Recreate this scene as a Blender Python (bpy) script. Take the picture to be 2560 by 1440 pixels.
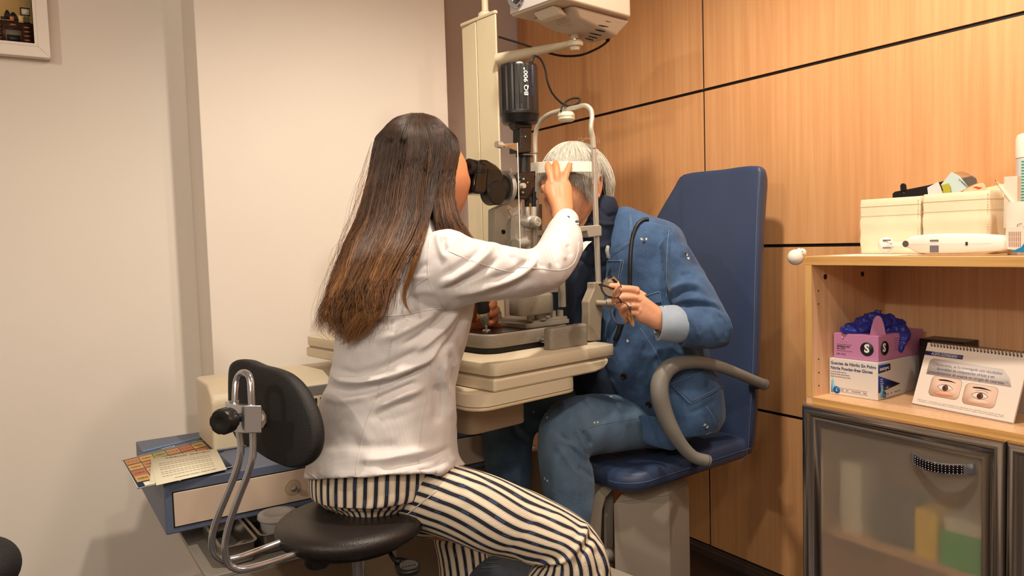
import bpy, bmesh, math, random
import numpy as np
from mathutils import Vector, Matrix, noise
for _o in list(bpy.data.objects): bpy.data.objects.remove(_o)
SC = bpy.context.scene
COL = SC.collection
random.seed(7); np.random.seed(7)
PI = math.pi

# ------------------------------------------------------------------ camera
F = 1900.0
CAM = Vector((0, 0, 1.15))
_h, _p, _t = math.radians(33.0), math.radians(3.52), math.radians(1.74)
_hf = Vector((math.sin(_h), math.cos(_h), 0)); _r0 = Vector((math.cos(_h), -math.sin(_h), 0))
FWD = (_hf*math.cos(_p) - Vector((0, 0, math.sin(_p)))).normalized()
_u0 = _r0.cross(FWD).normalized()
RGT = _r0*math.cos(_t) - _u0*math.sin(_t)
UPV = _r0*math.sin(_t) + _u0*math.cos(_t)
cd = bpy.data.cameras.new('camera'); cam = bpy.data.objects.new('camera', cd); COL.objects.link(cam)
cam.matrix_world = Matrix(((RGT.x, UPV.x, -FWD.x, CAM.x), (RGT.y, UPV.y, -FWD.y, CAM.y), (RGT.z, UPV.z, -FWD.z, CAM.z), (0, 0, 0, 1)))
cd.sensor_width = 36; cd.lens = 36*F/2560; cd.clip_start = .05; cd.clip_end = 50
SC.camera = cam
SC.view_settings.view_transform = 'Standard'; SC.view_settings.look = 'None'
SC.view_settings.exposure = 0.53; SC.view_settings.gamma = 1.0; SC.view_settings.use_curve_mapping = False

# ------------------------------------------------------------------ world and lights
w = bpy.data.worlds.new('world'); SC.world = w; w.use_nodes = True
w.node_tree.nodes['Background'].inputs[0].default_value = (1.0, .90, .78, 1)
w.node_tree.nodes['Background'].inputs[1].default_value = 0.12
def spot(loc, target, energy, ang=120, blend=.5, rad=.05, col=(1.0, .87, .72)):
    l = bpy.data.lights.new('ceiling_spot', 'SPOT'); l.energy = energy; l.spot_size = math.radians(ang); l.spot_blend = blend
    l.shadow_soft_size = rad; l.color = col
    o = bpy.data.objects.new('ceiling_spot', l); COL.objects.link(o); o.location = loc
    o.rotation_euler = (Vector(target)-Vector(loc)).to_track_quat('-Z', 'Y').to_euler(); return o
def area(loc, target, energy, size=.6, col=(1.0, .89, .76)):
    l = bpy.data.lights.new('fill_light', 'AREA'); l.energy = energy; l.size = size; l.color = col
    o = bpy.data.objects.new('fill_light', l); COL.objects.link(o); o.location = loc
    o.rotation_euler = (Vector(target)-Vector(loc)).to_track_quat('-Z', 'Y').to_euler(); return o
spot((0.95, 1.20, 2.50), (1.15, 1.30, 0), 72, 150, .55, .05)
spot((-2.0, 0.40, 2.48), (0.6, 1.4, .8), 54, 150, .6, .05)
spot((0.30, -0.70, 2.50), (.7, .6, 0), 32, 150, .6, .06)
spot((1.50, 0.30, 2.50), (1.75, .7, 0), 40, 145, .6, .05)
area((-1.0, -.7, 2.50), (-.3, 1.4, 0), 34, 1.6)  # unseen fill light, added to soften shadows and brighten the lower left wall

# ------------------------------------------------------------------ helpers
def P(px, py, d): px, py, d = float(px), float(py), float(d); return CAM + d*(FWD + RGT*((px-1280)/F) - UPV*((py-720)/F))
def ray(px, py): return FWD + RGT*((px-1280)/F) - UPV*((py-720)/F)
def PX(px, py, X): v = ray(px, py); return CAM + v*((X-CAM.x)/v.x)
def PY(px, py, Y): v = ray(px, py); return CAM + v*((Y-CAM.y)/v.y)
def PZ(px, py, Z): v = ray(px, py); return CAM + v*((Z-CAM.z)/v.z)
def proj(p):
    q = Vector(p)-CAM; d = q.dot(FWD); return (1280+F*q.dot(RGT)/d, 720-F*q.dot(UPV)/d, d)
def proj_np(co):
    q = co-np.array(CAM); d = q@np.array(FWD)
    return 1280+F*(q@np.array(RGT))/d, 720-F*(q@np.array(UPV))/d, d
def lin(c):
    if isinstance(c, str): c = tuple(int(c[i:i+2], 16) for i in (0, 2, 4))
    c = [x/255 if max(c) > 1 else x for x in c]
    return tuple((x/12.92 if x <= .04045 else ((x+.055)/1.055)**2.4) for x in c)+(1,)
MATS = {}
def mat(name, color, rough=.5, metal=0, bump=0, bscale=200, var=0, vscale=8, spec=.5, coat=0, trans=0, ior=1.45, alpha=1, stretch=None, sheen=0, sss=0, detail=3):
    """principled material with optional noise colour variation and bump (object coordinates)"""
    if name in MATS: return MATS[name]
    m = bpy.data.materials.new(name); m.use_nodes = True; nt = m.node_tree; b = nt.nodes['Principled BSDF']
    c = lin(color); b.inputs['Base Color'].default_value = c; b.inputs['Roughness'].default_value = rough; b.inputs['Metallic'].default_value = metal
    b.inputs['Specular IOR Level'].default_value = spec; b.inputs['Coat Weight'].default_value = coat
    b.inputs['Transmission Weight'].default_value = trans; b.inputs['IOR'].default_value = ior; b.inputs['Alpha'].default_value = alpha
    if sheen: b.inputs['Sheen Weight'].default_value = sheen
    if sss:
        b.inputs['Subsurface Weight'].default_value = sss; b.inputs['Subsurface Radius'].default_value = (.012, .005, .003); b.inputs['Subsurface Scale'].default_value = 1
    if var or bump:
        tc = nt.nodes.new('ShaderNodeTexCoord'); mp = nt.nodes.new('ShaderNodeMapping'); nt.links.new(tc.outputs['Object'], mp.inputs[0])
        if stretch: mp.inputs['Scale'].default_value = stretch
    if var:
        n = nt.nodes.new('ShaderNodeTexNoise'); n.inputs['Scale'].default_value = vscale; n.inputs['Detail'].default_value = detail; nt.links.new(mp.outputs[0], n.inputs[0])
        cr = nt.nodes.new('ShaderNodeValToRGB'); cr.color_ramp.elements[0].position = .3; cr.color_ramp.elements[1].position = .7
        cr.color_ramp.elements[0].color = tuple(x*(1-var) for x in c[:3])+(1,); cr.color_ramp.elements[1].color = tuple(min(1, x*(1+var)) for x in c[:3])+(1,)
        nt.links.new(n.outputs[0], cr.inputs[0]); nt.links.new(cr.outputs[0], b.inputs['Base Color'])
    if bump:
        n = nt.nodes.new('ShaderNodeTexNoise'); n.inputs['Scale'].default_value = bscale; n.inputs['Detail'].default_value = 2; nt.links.new(mp.outputs[0], n.inputs[0])
        bp = nt.nodes.new('ShaderNodeBump'); bp.inputs['Strength'].default_value = bump; bp.inputs['Distance'].default_value = .002
        nt.links.new(n.outputs[0], bp.inputs['Height']); nt.links.new(bp.outputs[0], b.inputs['Normal'])
    MATS[name] = m; return m
def wood(name, c1, c2, gdir='z', scale=1.0, rough=.35, fig=.5, coat=0, cont=.75):
    """veneer: fine pores stretched along the grain plus cathedral figure"""
    if name in MATS: return MATS[name]
    m = bpy.data.materials.new(name); m.use_nodes = True; nt = m.node_tree; N = nt.nodes; L = nt.links; b = N['Principled BSDF']
    tc = N.new('ShaderNodeTexCoord')
    st = {'z': (1, 1, .07), 'x': (.07, 1, 1), 'y': (1, .07, 1)}[gdir]
    def nz(s, det, k, d=0):
        mp = N.new('ShaderNodeMapping'); mp.inputs['Scale'].default_value = tuple(k if v < 1 else 1 for v in st); L.new(tc.outputs['Object'], mp.inputs[0])
        n = N.new('ShaderNodeTexNoise'); n.inputs['Scale'].default_value = s*scale; n.inputs['Detail'].default_value = det; n.inputs['Distortion'].default_value = d
        L.new(mp.outputs[0], n.inputs[0]); return n
    a = nz(5, 3, .12, .6); f = nz(70, 4, .03); g = nz(420, 2, .02)
    mul = N.new('ShaderNodeMath'); mul.operation = 'MULTIPLY'; mul.inputs[1].default_value = 22; L.new(a.outputs[0], mul.inputs[0])
    sn = N.new('ShaderNodeMath'); sn.operation = 'SINE'; L.new(mul.outputs[0], sn.inputs[0])
    mix = N.new('ShaderNodeMath'); mix.operation = 'MULTIPLY_ADD'; mix.inputs[1].default_value = .16*fig; L.new(sn.outputs[0], mix.inputs[0]); L.new(f.outputs[0], mix.inputs[2])
    ad = N.new('ShaderNodeMath'); ad.operation = 'MULTIPLY_ADD'; ad.inputs[1].default_value = .35; L.new(g.outputs[0], ad.inputs[0]); L.new(mix.outputs[0], ad.inputs[2])
    cr = N.new('ShaderNodeValToRGB'); e = cr.color_ramp.elements; e[0].position = .67-.25*cont*.6; e[1].position = .67+.25*cont*.6
    e[0].color = lin(c2); e[1].color = lin(c1); L.new(ad.outputs[0], cr.inputs[0]); L.new(cr.outputs[0], b.inputs['Base Color'])
    b.inputs['Roughness'].default_value = rough; b.inputs['Coat Weight'].default_value = coat
    bp = N.new('ShaderNodeBump'); bp.inputs['Strength'].default_value = .08; bp.inputs['Distance'].default_value = .001; L.new(g.outputs[0], bp.inputs['Height']); L.new(bp.outputs[0], b.inputs['Normal'])
    MATS[name] = m; return m

class MB:
    """collects shapes into one mesh"""
    def __init__(s): s.v = []; s.f = []; s.m = []; s.uv = None
    def add(s, vs, fs, mi=0):
        o = len(s.v); s.v += [tuple(x) for x in vs]; s.f += [tuple(i+o for i in f) for f in fs]; s.m += [mi]*len(fs); return s
    def box(s, c, size, M=None, mi=0):
        c = Vector(c); h = Vector(size)/2
        vs = [Vector((x*h.x, y*h.y, z*h.z))+c for x in (-1, 1) for y in (-1, 1) for z in (-1, 1)]
        if M is not None: vs = [M @ v for v in vs]
        return s.add(vs, [(0, 1, 3, 2), (4, 6, 7, 5), (0, 4, 5, 1), (2, 3, 7, 6), (0, 2, 6, 4), (1, 5, 7, 3)], mi)
    def bb(s, a, b, M=None, mi=0):
        a = Vector(a); b = Vector(b); return s.box((a+b)/2, [abs(x) for x in (b-a)], M, mi)
    def rings(s, R, cap=True, closed=False, mi=0):
        n = len(R[0]); o = []; fs = []
        for r in R: o += list(r)
        K = len(R)
        for k in range(K-1+(1 if closed else 0)):
            a = k*n; c = ((k+1) % K)*n
            for i in range(n): j = (i+1) % n; fs.append((a+i, a+j, c+j, c+i))
        if cap and not closed: fs.append(tuple(range(n))[::-1]); fs.append(tuple((K-1)*n+i for i in range(n)))
        return s.add(o, fs, mi)
    def cyl(s, p0, p1, r0, r1=None, n=24, mi=0, cap=True):
        r1 = r0 if r1 is None else r1; p0 = Vector(p0); p1 = Vector(p1); a = (p1-p0).normalized()
        x = a.orthogonal().normalized(); y = a.cross(x)
        return s.rings([[p+(x*math.cos(2*PI*i/n)+y*math.sin(2*PI*i/n))*r for i in range(n)] for p, r in ((p0, r0), (p1, r1))], cap, mi=mi)
    def lathe(s, prof, o, axis=(0, 0, 1), n=32, mi=0, cap=True):
        """prof: (radius, height along axis)"""
        o = Vector(o); a = Vector(axis).normalized(); x = a.orthogonal().normalized(); y = a.cross(x)
        return s.rings([[o+a*h+(x*math.cos(2*PI*i/n)+y*math.sin(2*PI*i/n))*max(r, 1e-5) for i in range(n)] for r, h in prof], cap, mi=mi)
    def tube(s, path, r, n=12, mi=0, smooth=8, closed=False, flat=None):
        path = [Vector(p) for p in path]
        if smooth and len(path) > 2:
            rr = r if hasattr(r, '__len__') else [r]*len(path)
            path, r = crs(path, rr, smooth)
        rs = r if hasattr(r, '__len__') else [r]*len(path)
        T = [(path[min(i+1, len(path)-1)]-path[max(i-1, 0)]).normalized() for i in range(len(path))]
        x = T[0].orthogonal().normalized(); R = []
        for p, t, q in zip(path, T, rs):
            x = (x-t*x.dot(t)).normalized(); y = t.cross(x)
            R.append([p+(x*math.cos(2*PI*i/n)+y*math.sin(2*PI*i/n))*q for i in range(n)])
        return s.rings(R, True, mi=mi)
    def sphere(s, c, r, n=24, sc=(1, 1, 1), M=None, mi=0):
        c = Vector(c); m = n//2; R = []
        for k in range(1, m):
            a = PI*k/m; R.append([Vector((math.sin(a)*math.cos(2*PI*i/n)*sc[0]*r, math.sin(a)*math.sin(2*PI*i/n)*sc[1]*r, -math.cos(a)*sc[2]*r)) for i in range(n)])
        vs = [v for q in R for v in q]; a0 = len(vs); vs += [Vector((0, 0, -r*sc[2])), Vector((0, 0, r*sc[2]))]
        if M is not None: vs = [M @ v for v in vs]
        vs = [v+c for v in vs]; fs = []
        for k in range(m-2):
            for i in range(n): j = (i+1) % n; fs.append((k*n+i, k*n+j, (k+1)*n+j, (k+1)*n+i))
        for i in range(n): j = (i+1) % n; fs.append((a0, j, i)); fs.append(((m-2)*n+i, (m-2)*n+j, a0+1))
        return s.add(vs, fs, mi)
    def prism(s, poly, ext, mi=0, hole=None):
        """poly: list of 3D points, ext: extrusion vector"""
        e = Vector(ext); n = len(poly); a = [Vector(p) for p in poly]; b = [p+e for p in a]
        return s.add(a+b, [tuple(range(n))[::-1], tuple(range(n, 2*n))]+[(i, (i+1) % n, n+(i+1) % n, n+i) for i in range(n)], mi)
    def grid(s, G, mi=0, thick=0, nrm=None):
        """G: rows of 3D points; optional solidify along normals"""
        h = len(G); w = len(G[0])
        if not thick: return s.add([p for r in G for p in r], [(r*w+c, r*w+c+1, (r+1)*w+c+1, (r+1)*w+c) for r in range(h-1) for c in range(w-1)], mi)
        G = [[Vector(p) for p in r] for r in G]; B = []
        for r in range(h):
            row = []
            for c in range(w):
                du = G[r][min(c+1, w-1)]-G[r][max(c-1, 0)]; dv = G[min(r+1, h-1)][c]-G[max(r-1, 0)][c]
                row.append(G[r][c]-du.cross(dv).normalized()*thick)
            B.append(row)
        o = len(s.v); s.add([p for r in G for p in r], [(r*w+c, r*w+c+1, (r+1)*w+c+1, (r+1)*w+c) for r in range(h-1) for c in range(w-1)], mi)
        o2 = len(s.v); s.add([p for r in B for p in r], [(r*w+c, (r+1)*w+c, (r+1)*w+c+1, r*w+c+1) for r in range(h-1) for c in range(w-1)], mi)
        ring = [c for c in range(w)]+[r*w+w-1 for r in range(1, h)]+[(h-1)*w+c for c in range(w-2, -1, -1)]+[r*w for r in range(h-2, 0, -1)]
        for i in range(len(ring)):
            j = (i+1) % len(ring); s.f.append((o+ring[i], o2+ring[i], o2+ring[j], o+ring[j])); s.m.append(mi)
        return s
    def build(s, name, mats, parent=None, bevel=0, seg=2, sharp=35, label=None, sub=0):
        me = bpy.data.meshes.new(name); me.from_pydata([tuple(v) for v in s.v], [], s.f); me.update()
        if not isinstance(mats, (list, tuple)): mats = [mats]
        for m in mats: me.materials.append(m)
        if len(mats) > 1: me.polygons.foreach_set('material_index', s.m)
        bm = bmesh.new(); bm.from_mesh(me); bmesh.ops.recalc_face_normals(bm, faces=bm.faces); bm.to_mesh(me); bm.free()
        me.polygons.foreach_set('use_smooth', [True]*len(me.polygons))
        if sharp and not bevel: me.set_sharp_from_angle(angle=math.radians(sharp))
        o = bpy.data.objects.new(name, me); COL.objects.link(o)
        if bevel:
            b = o.modifiers.new('bevel', 'BEVEL'); b.width = bevel; b.segments = seg; b.limit_method = 'ANGLE'; b.angle_limit = math.radians(30); b.harden_normals = True
        if sub:
            b = o.modifiers.new('sub', 'SUBSURF'); b.levels = sub; b.render_levels = sub
        if parent is not None: put(o, parent)
        if label: o['label'] = label
        return o
def crs(path, rr, k):
    """Catmull-Rom resample of points and radii"""
    n = len(path); op = []; orr = []
    for i in range(n-1):
        p0, p1, p2, p3 = path[max(i-1, 0)], path[i], path[i+1], path[min(i+2, n-1)]
        for j in range(k):
            t = j/k; op.append(.5*((2*p1)+(p2-p0)*t+(2*p0-5*p1+4*p2-p3)*t*t+(3*p1-p0-3*p2+p3)*t*t*t)); orr.append(rr[i]*(1-t)+rr[i+1]*t)
    op.append(path[-1]); orr.append(rr[-1]); return op, orr
def put(o, parent):
    o.parent = parent; o.matrix_parent_inverse = Matrix.Translation(-parent.location) if parent.type == 'EMPTY' else parent.matrix_parent_inverse.copy() if 0 else Matrix.Identity(4)
def thing(name, loc, label, cat, group=None):
    o = bpy.data.objects.new(name, None); COL.objects.link(o); o.location = Vector(loc); o.empty_display_size = .05
    o['label'] = label; o['category'] = cat
    if group: o['group'] = group
    return o
def tag(o, label, cat, group=None, kind=None):
    o['label'] = label; o['category'] = cat
    if group: o['group'] = group
    if kind: o['kind'] = kind
    return o
def struct(o): o['kind'] = 'structure'; return o
def frame(o, x, z=None):
    """matrix with origin o, x axis x, z up (or given)"""
    x = Vector(x).normalized(); z = Vector(z or (0, 0, 1)); y = z.cross(x).normalized(); z = x.cross(y)
    return Matrix(((x.x, y.x, z.x, o[0]), (x.y, y.y, z.y, o[1]), (x.z, y.z, z.z, o[2]), (0, 0, 0, 1)))
def text(s, size, M, m, parent, name='lettering', depth=.0002, align='LEFT', bold=0, xs=1, italic=0, maxw=0):
    """flat lettering; M maps text plane (x right, y up, z out)"""
    c = bpy.data.curves.new(name, 'FONT'); c.body = s; c.size = size; c.extrude = depth; c.align_x = align; c.offset = bold*size; c.shear = italic; c.resolution_u = 3
    t = bpy.data.objects.new(name, c); COL.objects.link(t); bpy.context.view_layer.update()
    me = bpy.data.meshes.new_from_object(t.evaluated_get(bpy.context.evaluated_depsgraph_get())); COL.objects.unlink(t); bpy.data.objects.remove(t)
    if len(me.vertices) and maxw:
        xsz = max(v.co.x for v in me.vertices)-min(v.co.x for v in me.vertices); xs = maxw/xsz
    me.transform(M @ Matrix.Diagonal((xs, 1, 1, 1))); me.materials.clear(); me.materials.append(m); me.name = name
    o = bpy.data.objects.new(name, me); COL.objects.link(o)
    if parent is not None: put(o, parent)
    return o
def join_text(objs, name, parent):
    return objs
# ------------------------------------------------------------------ room
ZF, ZC, XW = -.07, 2.55, 2.147
YP, YL, YB = 2.65, 2.86, 3.19          # front of the wall panel, left wall, far recess
XL, YN = -2.3, -2.3
M_wall = mat('white_paint', (226, 217, 206), .75, bump=.05, bscale=300, var=.012, vscale=3)
M_grey = mat('taupe_paint', (212, 200, 194), .75, bump=.05, bscale=300)
M_ceil = mat('ceiling_white', (228, 222, 214), .8)
M_floor = wood('dark_floor', (58, 46, 42), (34, 27, 26), 'y', .6, rough=.4)
M_beech = wood('beech_veneer', (222, 168, 116), (204, 146, 96), 'z', .9, rough=.36, fig=.45, cont=1.9)
M_groove = mat('groove_black', (14, 11, 12), .6)
M_base = mat('dark_baseboard', (74, 60, 54), .45)
x1 = PY(1118, 200, YP).x; x0 = PY(500, 300, YP).x
f = MB(); f.bb((XL-.1, YN-.1, ZF-.1), (XW+.1, YB+.1, ZF)); struct(f.build('floor', M_floor))
f = MB(); f.bb((XL-.1, YN-.1, ZC), (XW+.1, YB+.1, ZC+.1)); struct(f.build('ceiling', M_ceil))
f = MB(); f.bb((XL, YL, ZF), (x0, YL+.45, ZC)); struct(f.build('wall_left', M_wall))
f = MB(); f.bb((x0, YP, ZF), (x1, YL+.45, ZC)); struct(f.build('wall_center', M_wall, bevel=.004))
f = MB(); f.bb((x1, YB, ZF), (XW+.05, YB+.12, ZC)); struct(f.build('wall_back', M_grey))
f = MB(); f.bb((XL-.1, YN, ZF), (XL, YL+.3, ZC)); struct(f.build('wall_far_left', M_wall))
f = MB(); f.bb((XL-.1, YN-.1, ZF), (XW+.1, YN, ZC)); struct(f.build('wall_front', M_wall))
zu = PX(1757, 226, XW).z; zm = PX(2050, 613, XW).z; zl = PX(1942, 1034.5, XW).z; zb = PX(1840, 1393, XW).z
yv = PX(1757, 120, XW).y
f = MB(); g = .0052
f.bb((XW+.0065, YN, ZF), (XW+.12, YB+.05, ZC), mi=1)
zs = [zb, zl, zm, zu, ZC]
ys = [YN, yv-3.9, yv-2.6, yv-1.3, yv, YB]
ys = [y for y in ys if y >= YN]; ys = sorted(set(ys))
for a, b in zip(ys, ys[1:]):
    for c, d in zip(zs, zs[1:]): f.bb((XW, a+g*.85, c+g), (XW+.006, b-g*.85, d-g))
struct(f.build('wall_right', [M_beech, M_groove], bevel=.0006, seg=1))
f = MB(); f.bb((XW-.004, YN, ZF), (XW+.03, YB, zb-.002)); f.bb((XW-.018, YN, ZF), (XW, YB, ZF+.03)); struct(f.build('baseboard_right', M_base, bevel=.002))
f = MB(); f.bb((XL, YL-.012, ZF), (x0-.002, YL, ZF+.07)); struct(f.build('baseboard_left', mat('white_trim', (222, 214, 204), .4), bevel=.002))
f = MB(); f.bb((x0, YP-.012, ZF), (x1, YP, ZF+.07)); struct(f.build('baseboard_center', mat('white_trim', (222, 214, 204), .4), bevel=.002))

# ------------------------------------------------------------------ framed picture, upper left
def PYl(px, py, dy=.035): return PY(px, py, YL-dy)
br = PYl(127, 146); ir = PYl(100, 120); W = .52; Hh = .42
bw = br.x-PYl(97, 140).x
M_fr = mat('frame_white', (236, 226, 214), .4)
t = thing('framed_picture', (br.x-W/2, YL, br.z), 'white box frame with a photo of an old desk on the left wall', 'picture')
f = MB()
X0, X1, Z0, Z1 = br.x-W, br.x, br.z, br.z+Hh
ib = .041
for poly in ([(X0, Z0), (X1, Z0), (X1-ib, Z0+ib), (X0+ib, Z0+ib)], [(X1, Z0), (X1, Z1), (X1-ib, Z1-ib), (X1-ib, Z0+ib)],
             [(X1, Z1), (X0, Z1), (X0+ib, Z1-ib), (X1-ib, Z1-ib)], [(X0, Z1), (X0, Z0), (X0+ib, Z0+ib), (X0+ib, Z1-ib)]):
    f.prism([(x, YL-.038, z) for x, z in poly], (0, .038, 0))
    q = [Vector((x, 0, z)) for x, z in poly]
f.build('frame', M_fr, t, bevel=.0015)
f = MB(); k = .009
for poly in ([(X0+ib-k, Z0+ib-k), (X1-ib+k, Z0+ib-k), (X1-ib+.001, Z0+ib), (X0+ib, Z0+ib)], [(X1-ib+k, Z0+ib-k), (X1-ib+k, Z1-ib+k), (X1-ib, Z1-ib), (X1-ib, Z0+ib)]):
    f.prism([(x, YL-.0395, z) for x, z in poly], (0, .03, 0))
f.build('inner_lip', M_fr, t, bevel=.001)
# the print: wall, desk with drawers, chair, diplomas (own colours)
pr = MB(); Yp = YL-.012; IX0, IX1, IZ0, IZ1 = X0+ib, X1-ib, Z0+ib, Z1-ib
cols = [mat('print_cream', (214, 184, 122), .5), mat('print_brown', (66, 36, 26), .5), mat('print_dark', (34, 24, 20), .5), mat('print_gold', (190, 140, 60), .5), mat('print_paper', (196, 186, 168), .5), mat('print_grey', (112, 100, 84), .5), mat('print_orange', (198, 116, 70), .5), mat('print_black', (22, 24, 22), .5)]
pr.bb((IX0, Yp, IZ0), (IX1, Yp+.01, IZ1), mi=0)
def pix(a, b, mi, l):   # rectangle given by picture fractions measured from the print's lower right corner
    pr.bb((IX1-a[0], Yp-.0004*l, IZ0+a[1]), (IX1-b[0], Yp, IZ0+b[1]), mi=mi)
s = (PYl(96, 118).x-PYl(0, 108).x)/98
def R(x0_, y0_, x1_, y1_, mi, l=1): pix(((638-x0_)/6.547*s, (775-y0_)/6.547*s), ((638-x1_)/6.547*s, (775-y1_)/6.547*s), mi, l)
R(-400, 775, 638, 350, 1); R(-400, 360, 600, 335, 2, 2)
for r_ in range(4):
    for cx in (-150, 45, 530): 
        if cx == -150 and r_ == 0: continue
        R(cx-75, 405+r_*84, cx+75, 478+r_*84, 2, 2); R(cx-70, 409+r_*84, cx+70, 474+r_*84, 1, 3); R(cx-45, 432+r_*84, cx+42, 445+r_*84, 3, 4)
R(180, 400, 420, 455, 1, 2); R(250, 395, 345, 412, 3, 4)
R(165, 500, 420, 745, 5, 2); R(150, 470, 430, 510, 2, 3); R(180, 610, 410, 745, 7, 3); R(430, 45, 600, 205, 1, 2); R(455, 72, 590, 185, 4, 3)
R(-40, 0, 50, 105, 2, 2); R(-90, 150, 50, 320, 5, 2)
for i in range(9): a = 235+i*0; R(150+i*14, 300-int(170*math.sin(PI*(i+1)/10)), 166+i*14, 315, 7, 3)
for i in range(9): R(270+i*14, 310-int(150*math.sin(PI*(i+4)/13)), 286+i*14, 330, 7, 3)
R(250, 250, 320, 335, 6, 5); R(100, 270, 200, 320, 2, 4)
for i in range(7): R(480+i*16, 240-(i % 3)*14, 488+i*16, 350, 2, 3)
R(395, 215, 480, 350, 0, 3)
pr.build('photo_print', cols, t, sharp=0)
# ------------------------------------------------------------------ cabinet on the right
XC = 1.783; YE = 1.288; Y_N = -.55
M_mel = wood('maple_melamine', (226, 184, 142), (214, 168, 124), 'z', 1.4, rough=.4, fig=.25, cont=.9)
M_edge = wood('maple_edge', (214, 168, 104), (192, 142, 78), 'y', .8, rough=.4, fig=.8, cont=.9)
M_edgez = wood('maple_edge_v', (214, 168, 104), (192, 142, 78), 'z', .8, rough=.4, fig=.8, cont=.9)
M_chrome = mat('door_chrome', (206, 200, 194), .2, 1)
M_hole = mat('hole_dark', (30, 18, 12), .6)
ztop = PX(2015, 641, XC).z; zb1 = PX(2015, 662.5, XC).z
zs_ = PX(2022, 991, XC).z; th = .019
XB = XW-.012
cab = thing('cabinet', (XC+.18, .4, ZF), 'maple cabinet with an open shelf above chrome framed frosted glass doors', 'cabinet')
f = MB(); f.bb((XC, Y_N, zb1), (XB, YE+.004, ztop)); f.build('top_board', [M_mel], cab, bevel=.001)
f = MB(); f.bb((XC-.0008, Y_N, zb1+.0005), (XC+.0006, YE+.0045, ztop-.0005)); f.build('top_edging', M_edge, cab)
f = MB(); f.bb((XC, YE-th, ZF+.02), (XB, YE, zb1)); side = f.build('side_panel', M_mel, cab, bevel=.0006)
f = MB(); f.bb((XC-.0008, YE-th, zs_), (XC+.0006, YE, zb1)); f.build('side_edging', M_edgez, cab)
f = MB(); f.bb((XB-.008, Y_N, ZF+.02), (XB, YE-th, zb1)); f.build('back_panel', M_mel, cab)
f = MB(); f.bb((XC, Y_N, zs_-th), (XB-.008, YE-th, zs_)); f.build('shelf', M_mel, cab)
f = MB(); f.bb((XC-.0008, Y_N, zs_-th+.0005), (XC+.0006, YE-th, zs_-.0005)); f.build('shelf_edging', M_edge, cab)
f = MB(); f.bb((XC, Y_N, ZF+.02), (XB, YE-th, ZF+.09)); f.build('bottom_board', M_mel, cab)
zis = PX(2300, 1400, XC+.1).z
ZI = .34
f = MB(); f.bb((XC+.04, Y_N, ZI-.018), (XB-.008, YE-th, ZI)); f.build('inner_shelf', M_mel, cab)
Yd = PX(2515, 1100, XC-.02).y
f = MB(); f.bb((XC, Yd-.009, ZF+.02), (XB, Yd+.009, zs_-th)); f.build('divider', M_mel, cab)
f = MB(); f.bb((XC, Y_N-.0, ZF+.02), (XB, Y_N+.019, zb1)); f.build('side_panel', M_mel, cab)
for (px, py, r) in ((2063, 692, .0075), (2156, 685, .0075), (2046, 727, .0022), (2046, 760, .0022), (2046.5, 898, .0022), (2047, 931.5, .0022), (2047, 964, .0022)):
    p = PY(px, py, YE-th); m = MB(); m.cyl(p+Vector((0, .004, 0)), p-Vector((0, .0006, 0)), r, n=20); m.build('screw_cap' if r > .005 else 'peg_hole', M_hole, cab)
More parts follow.
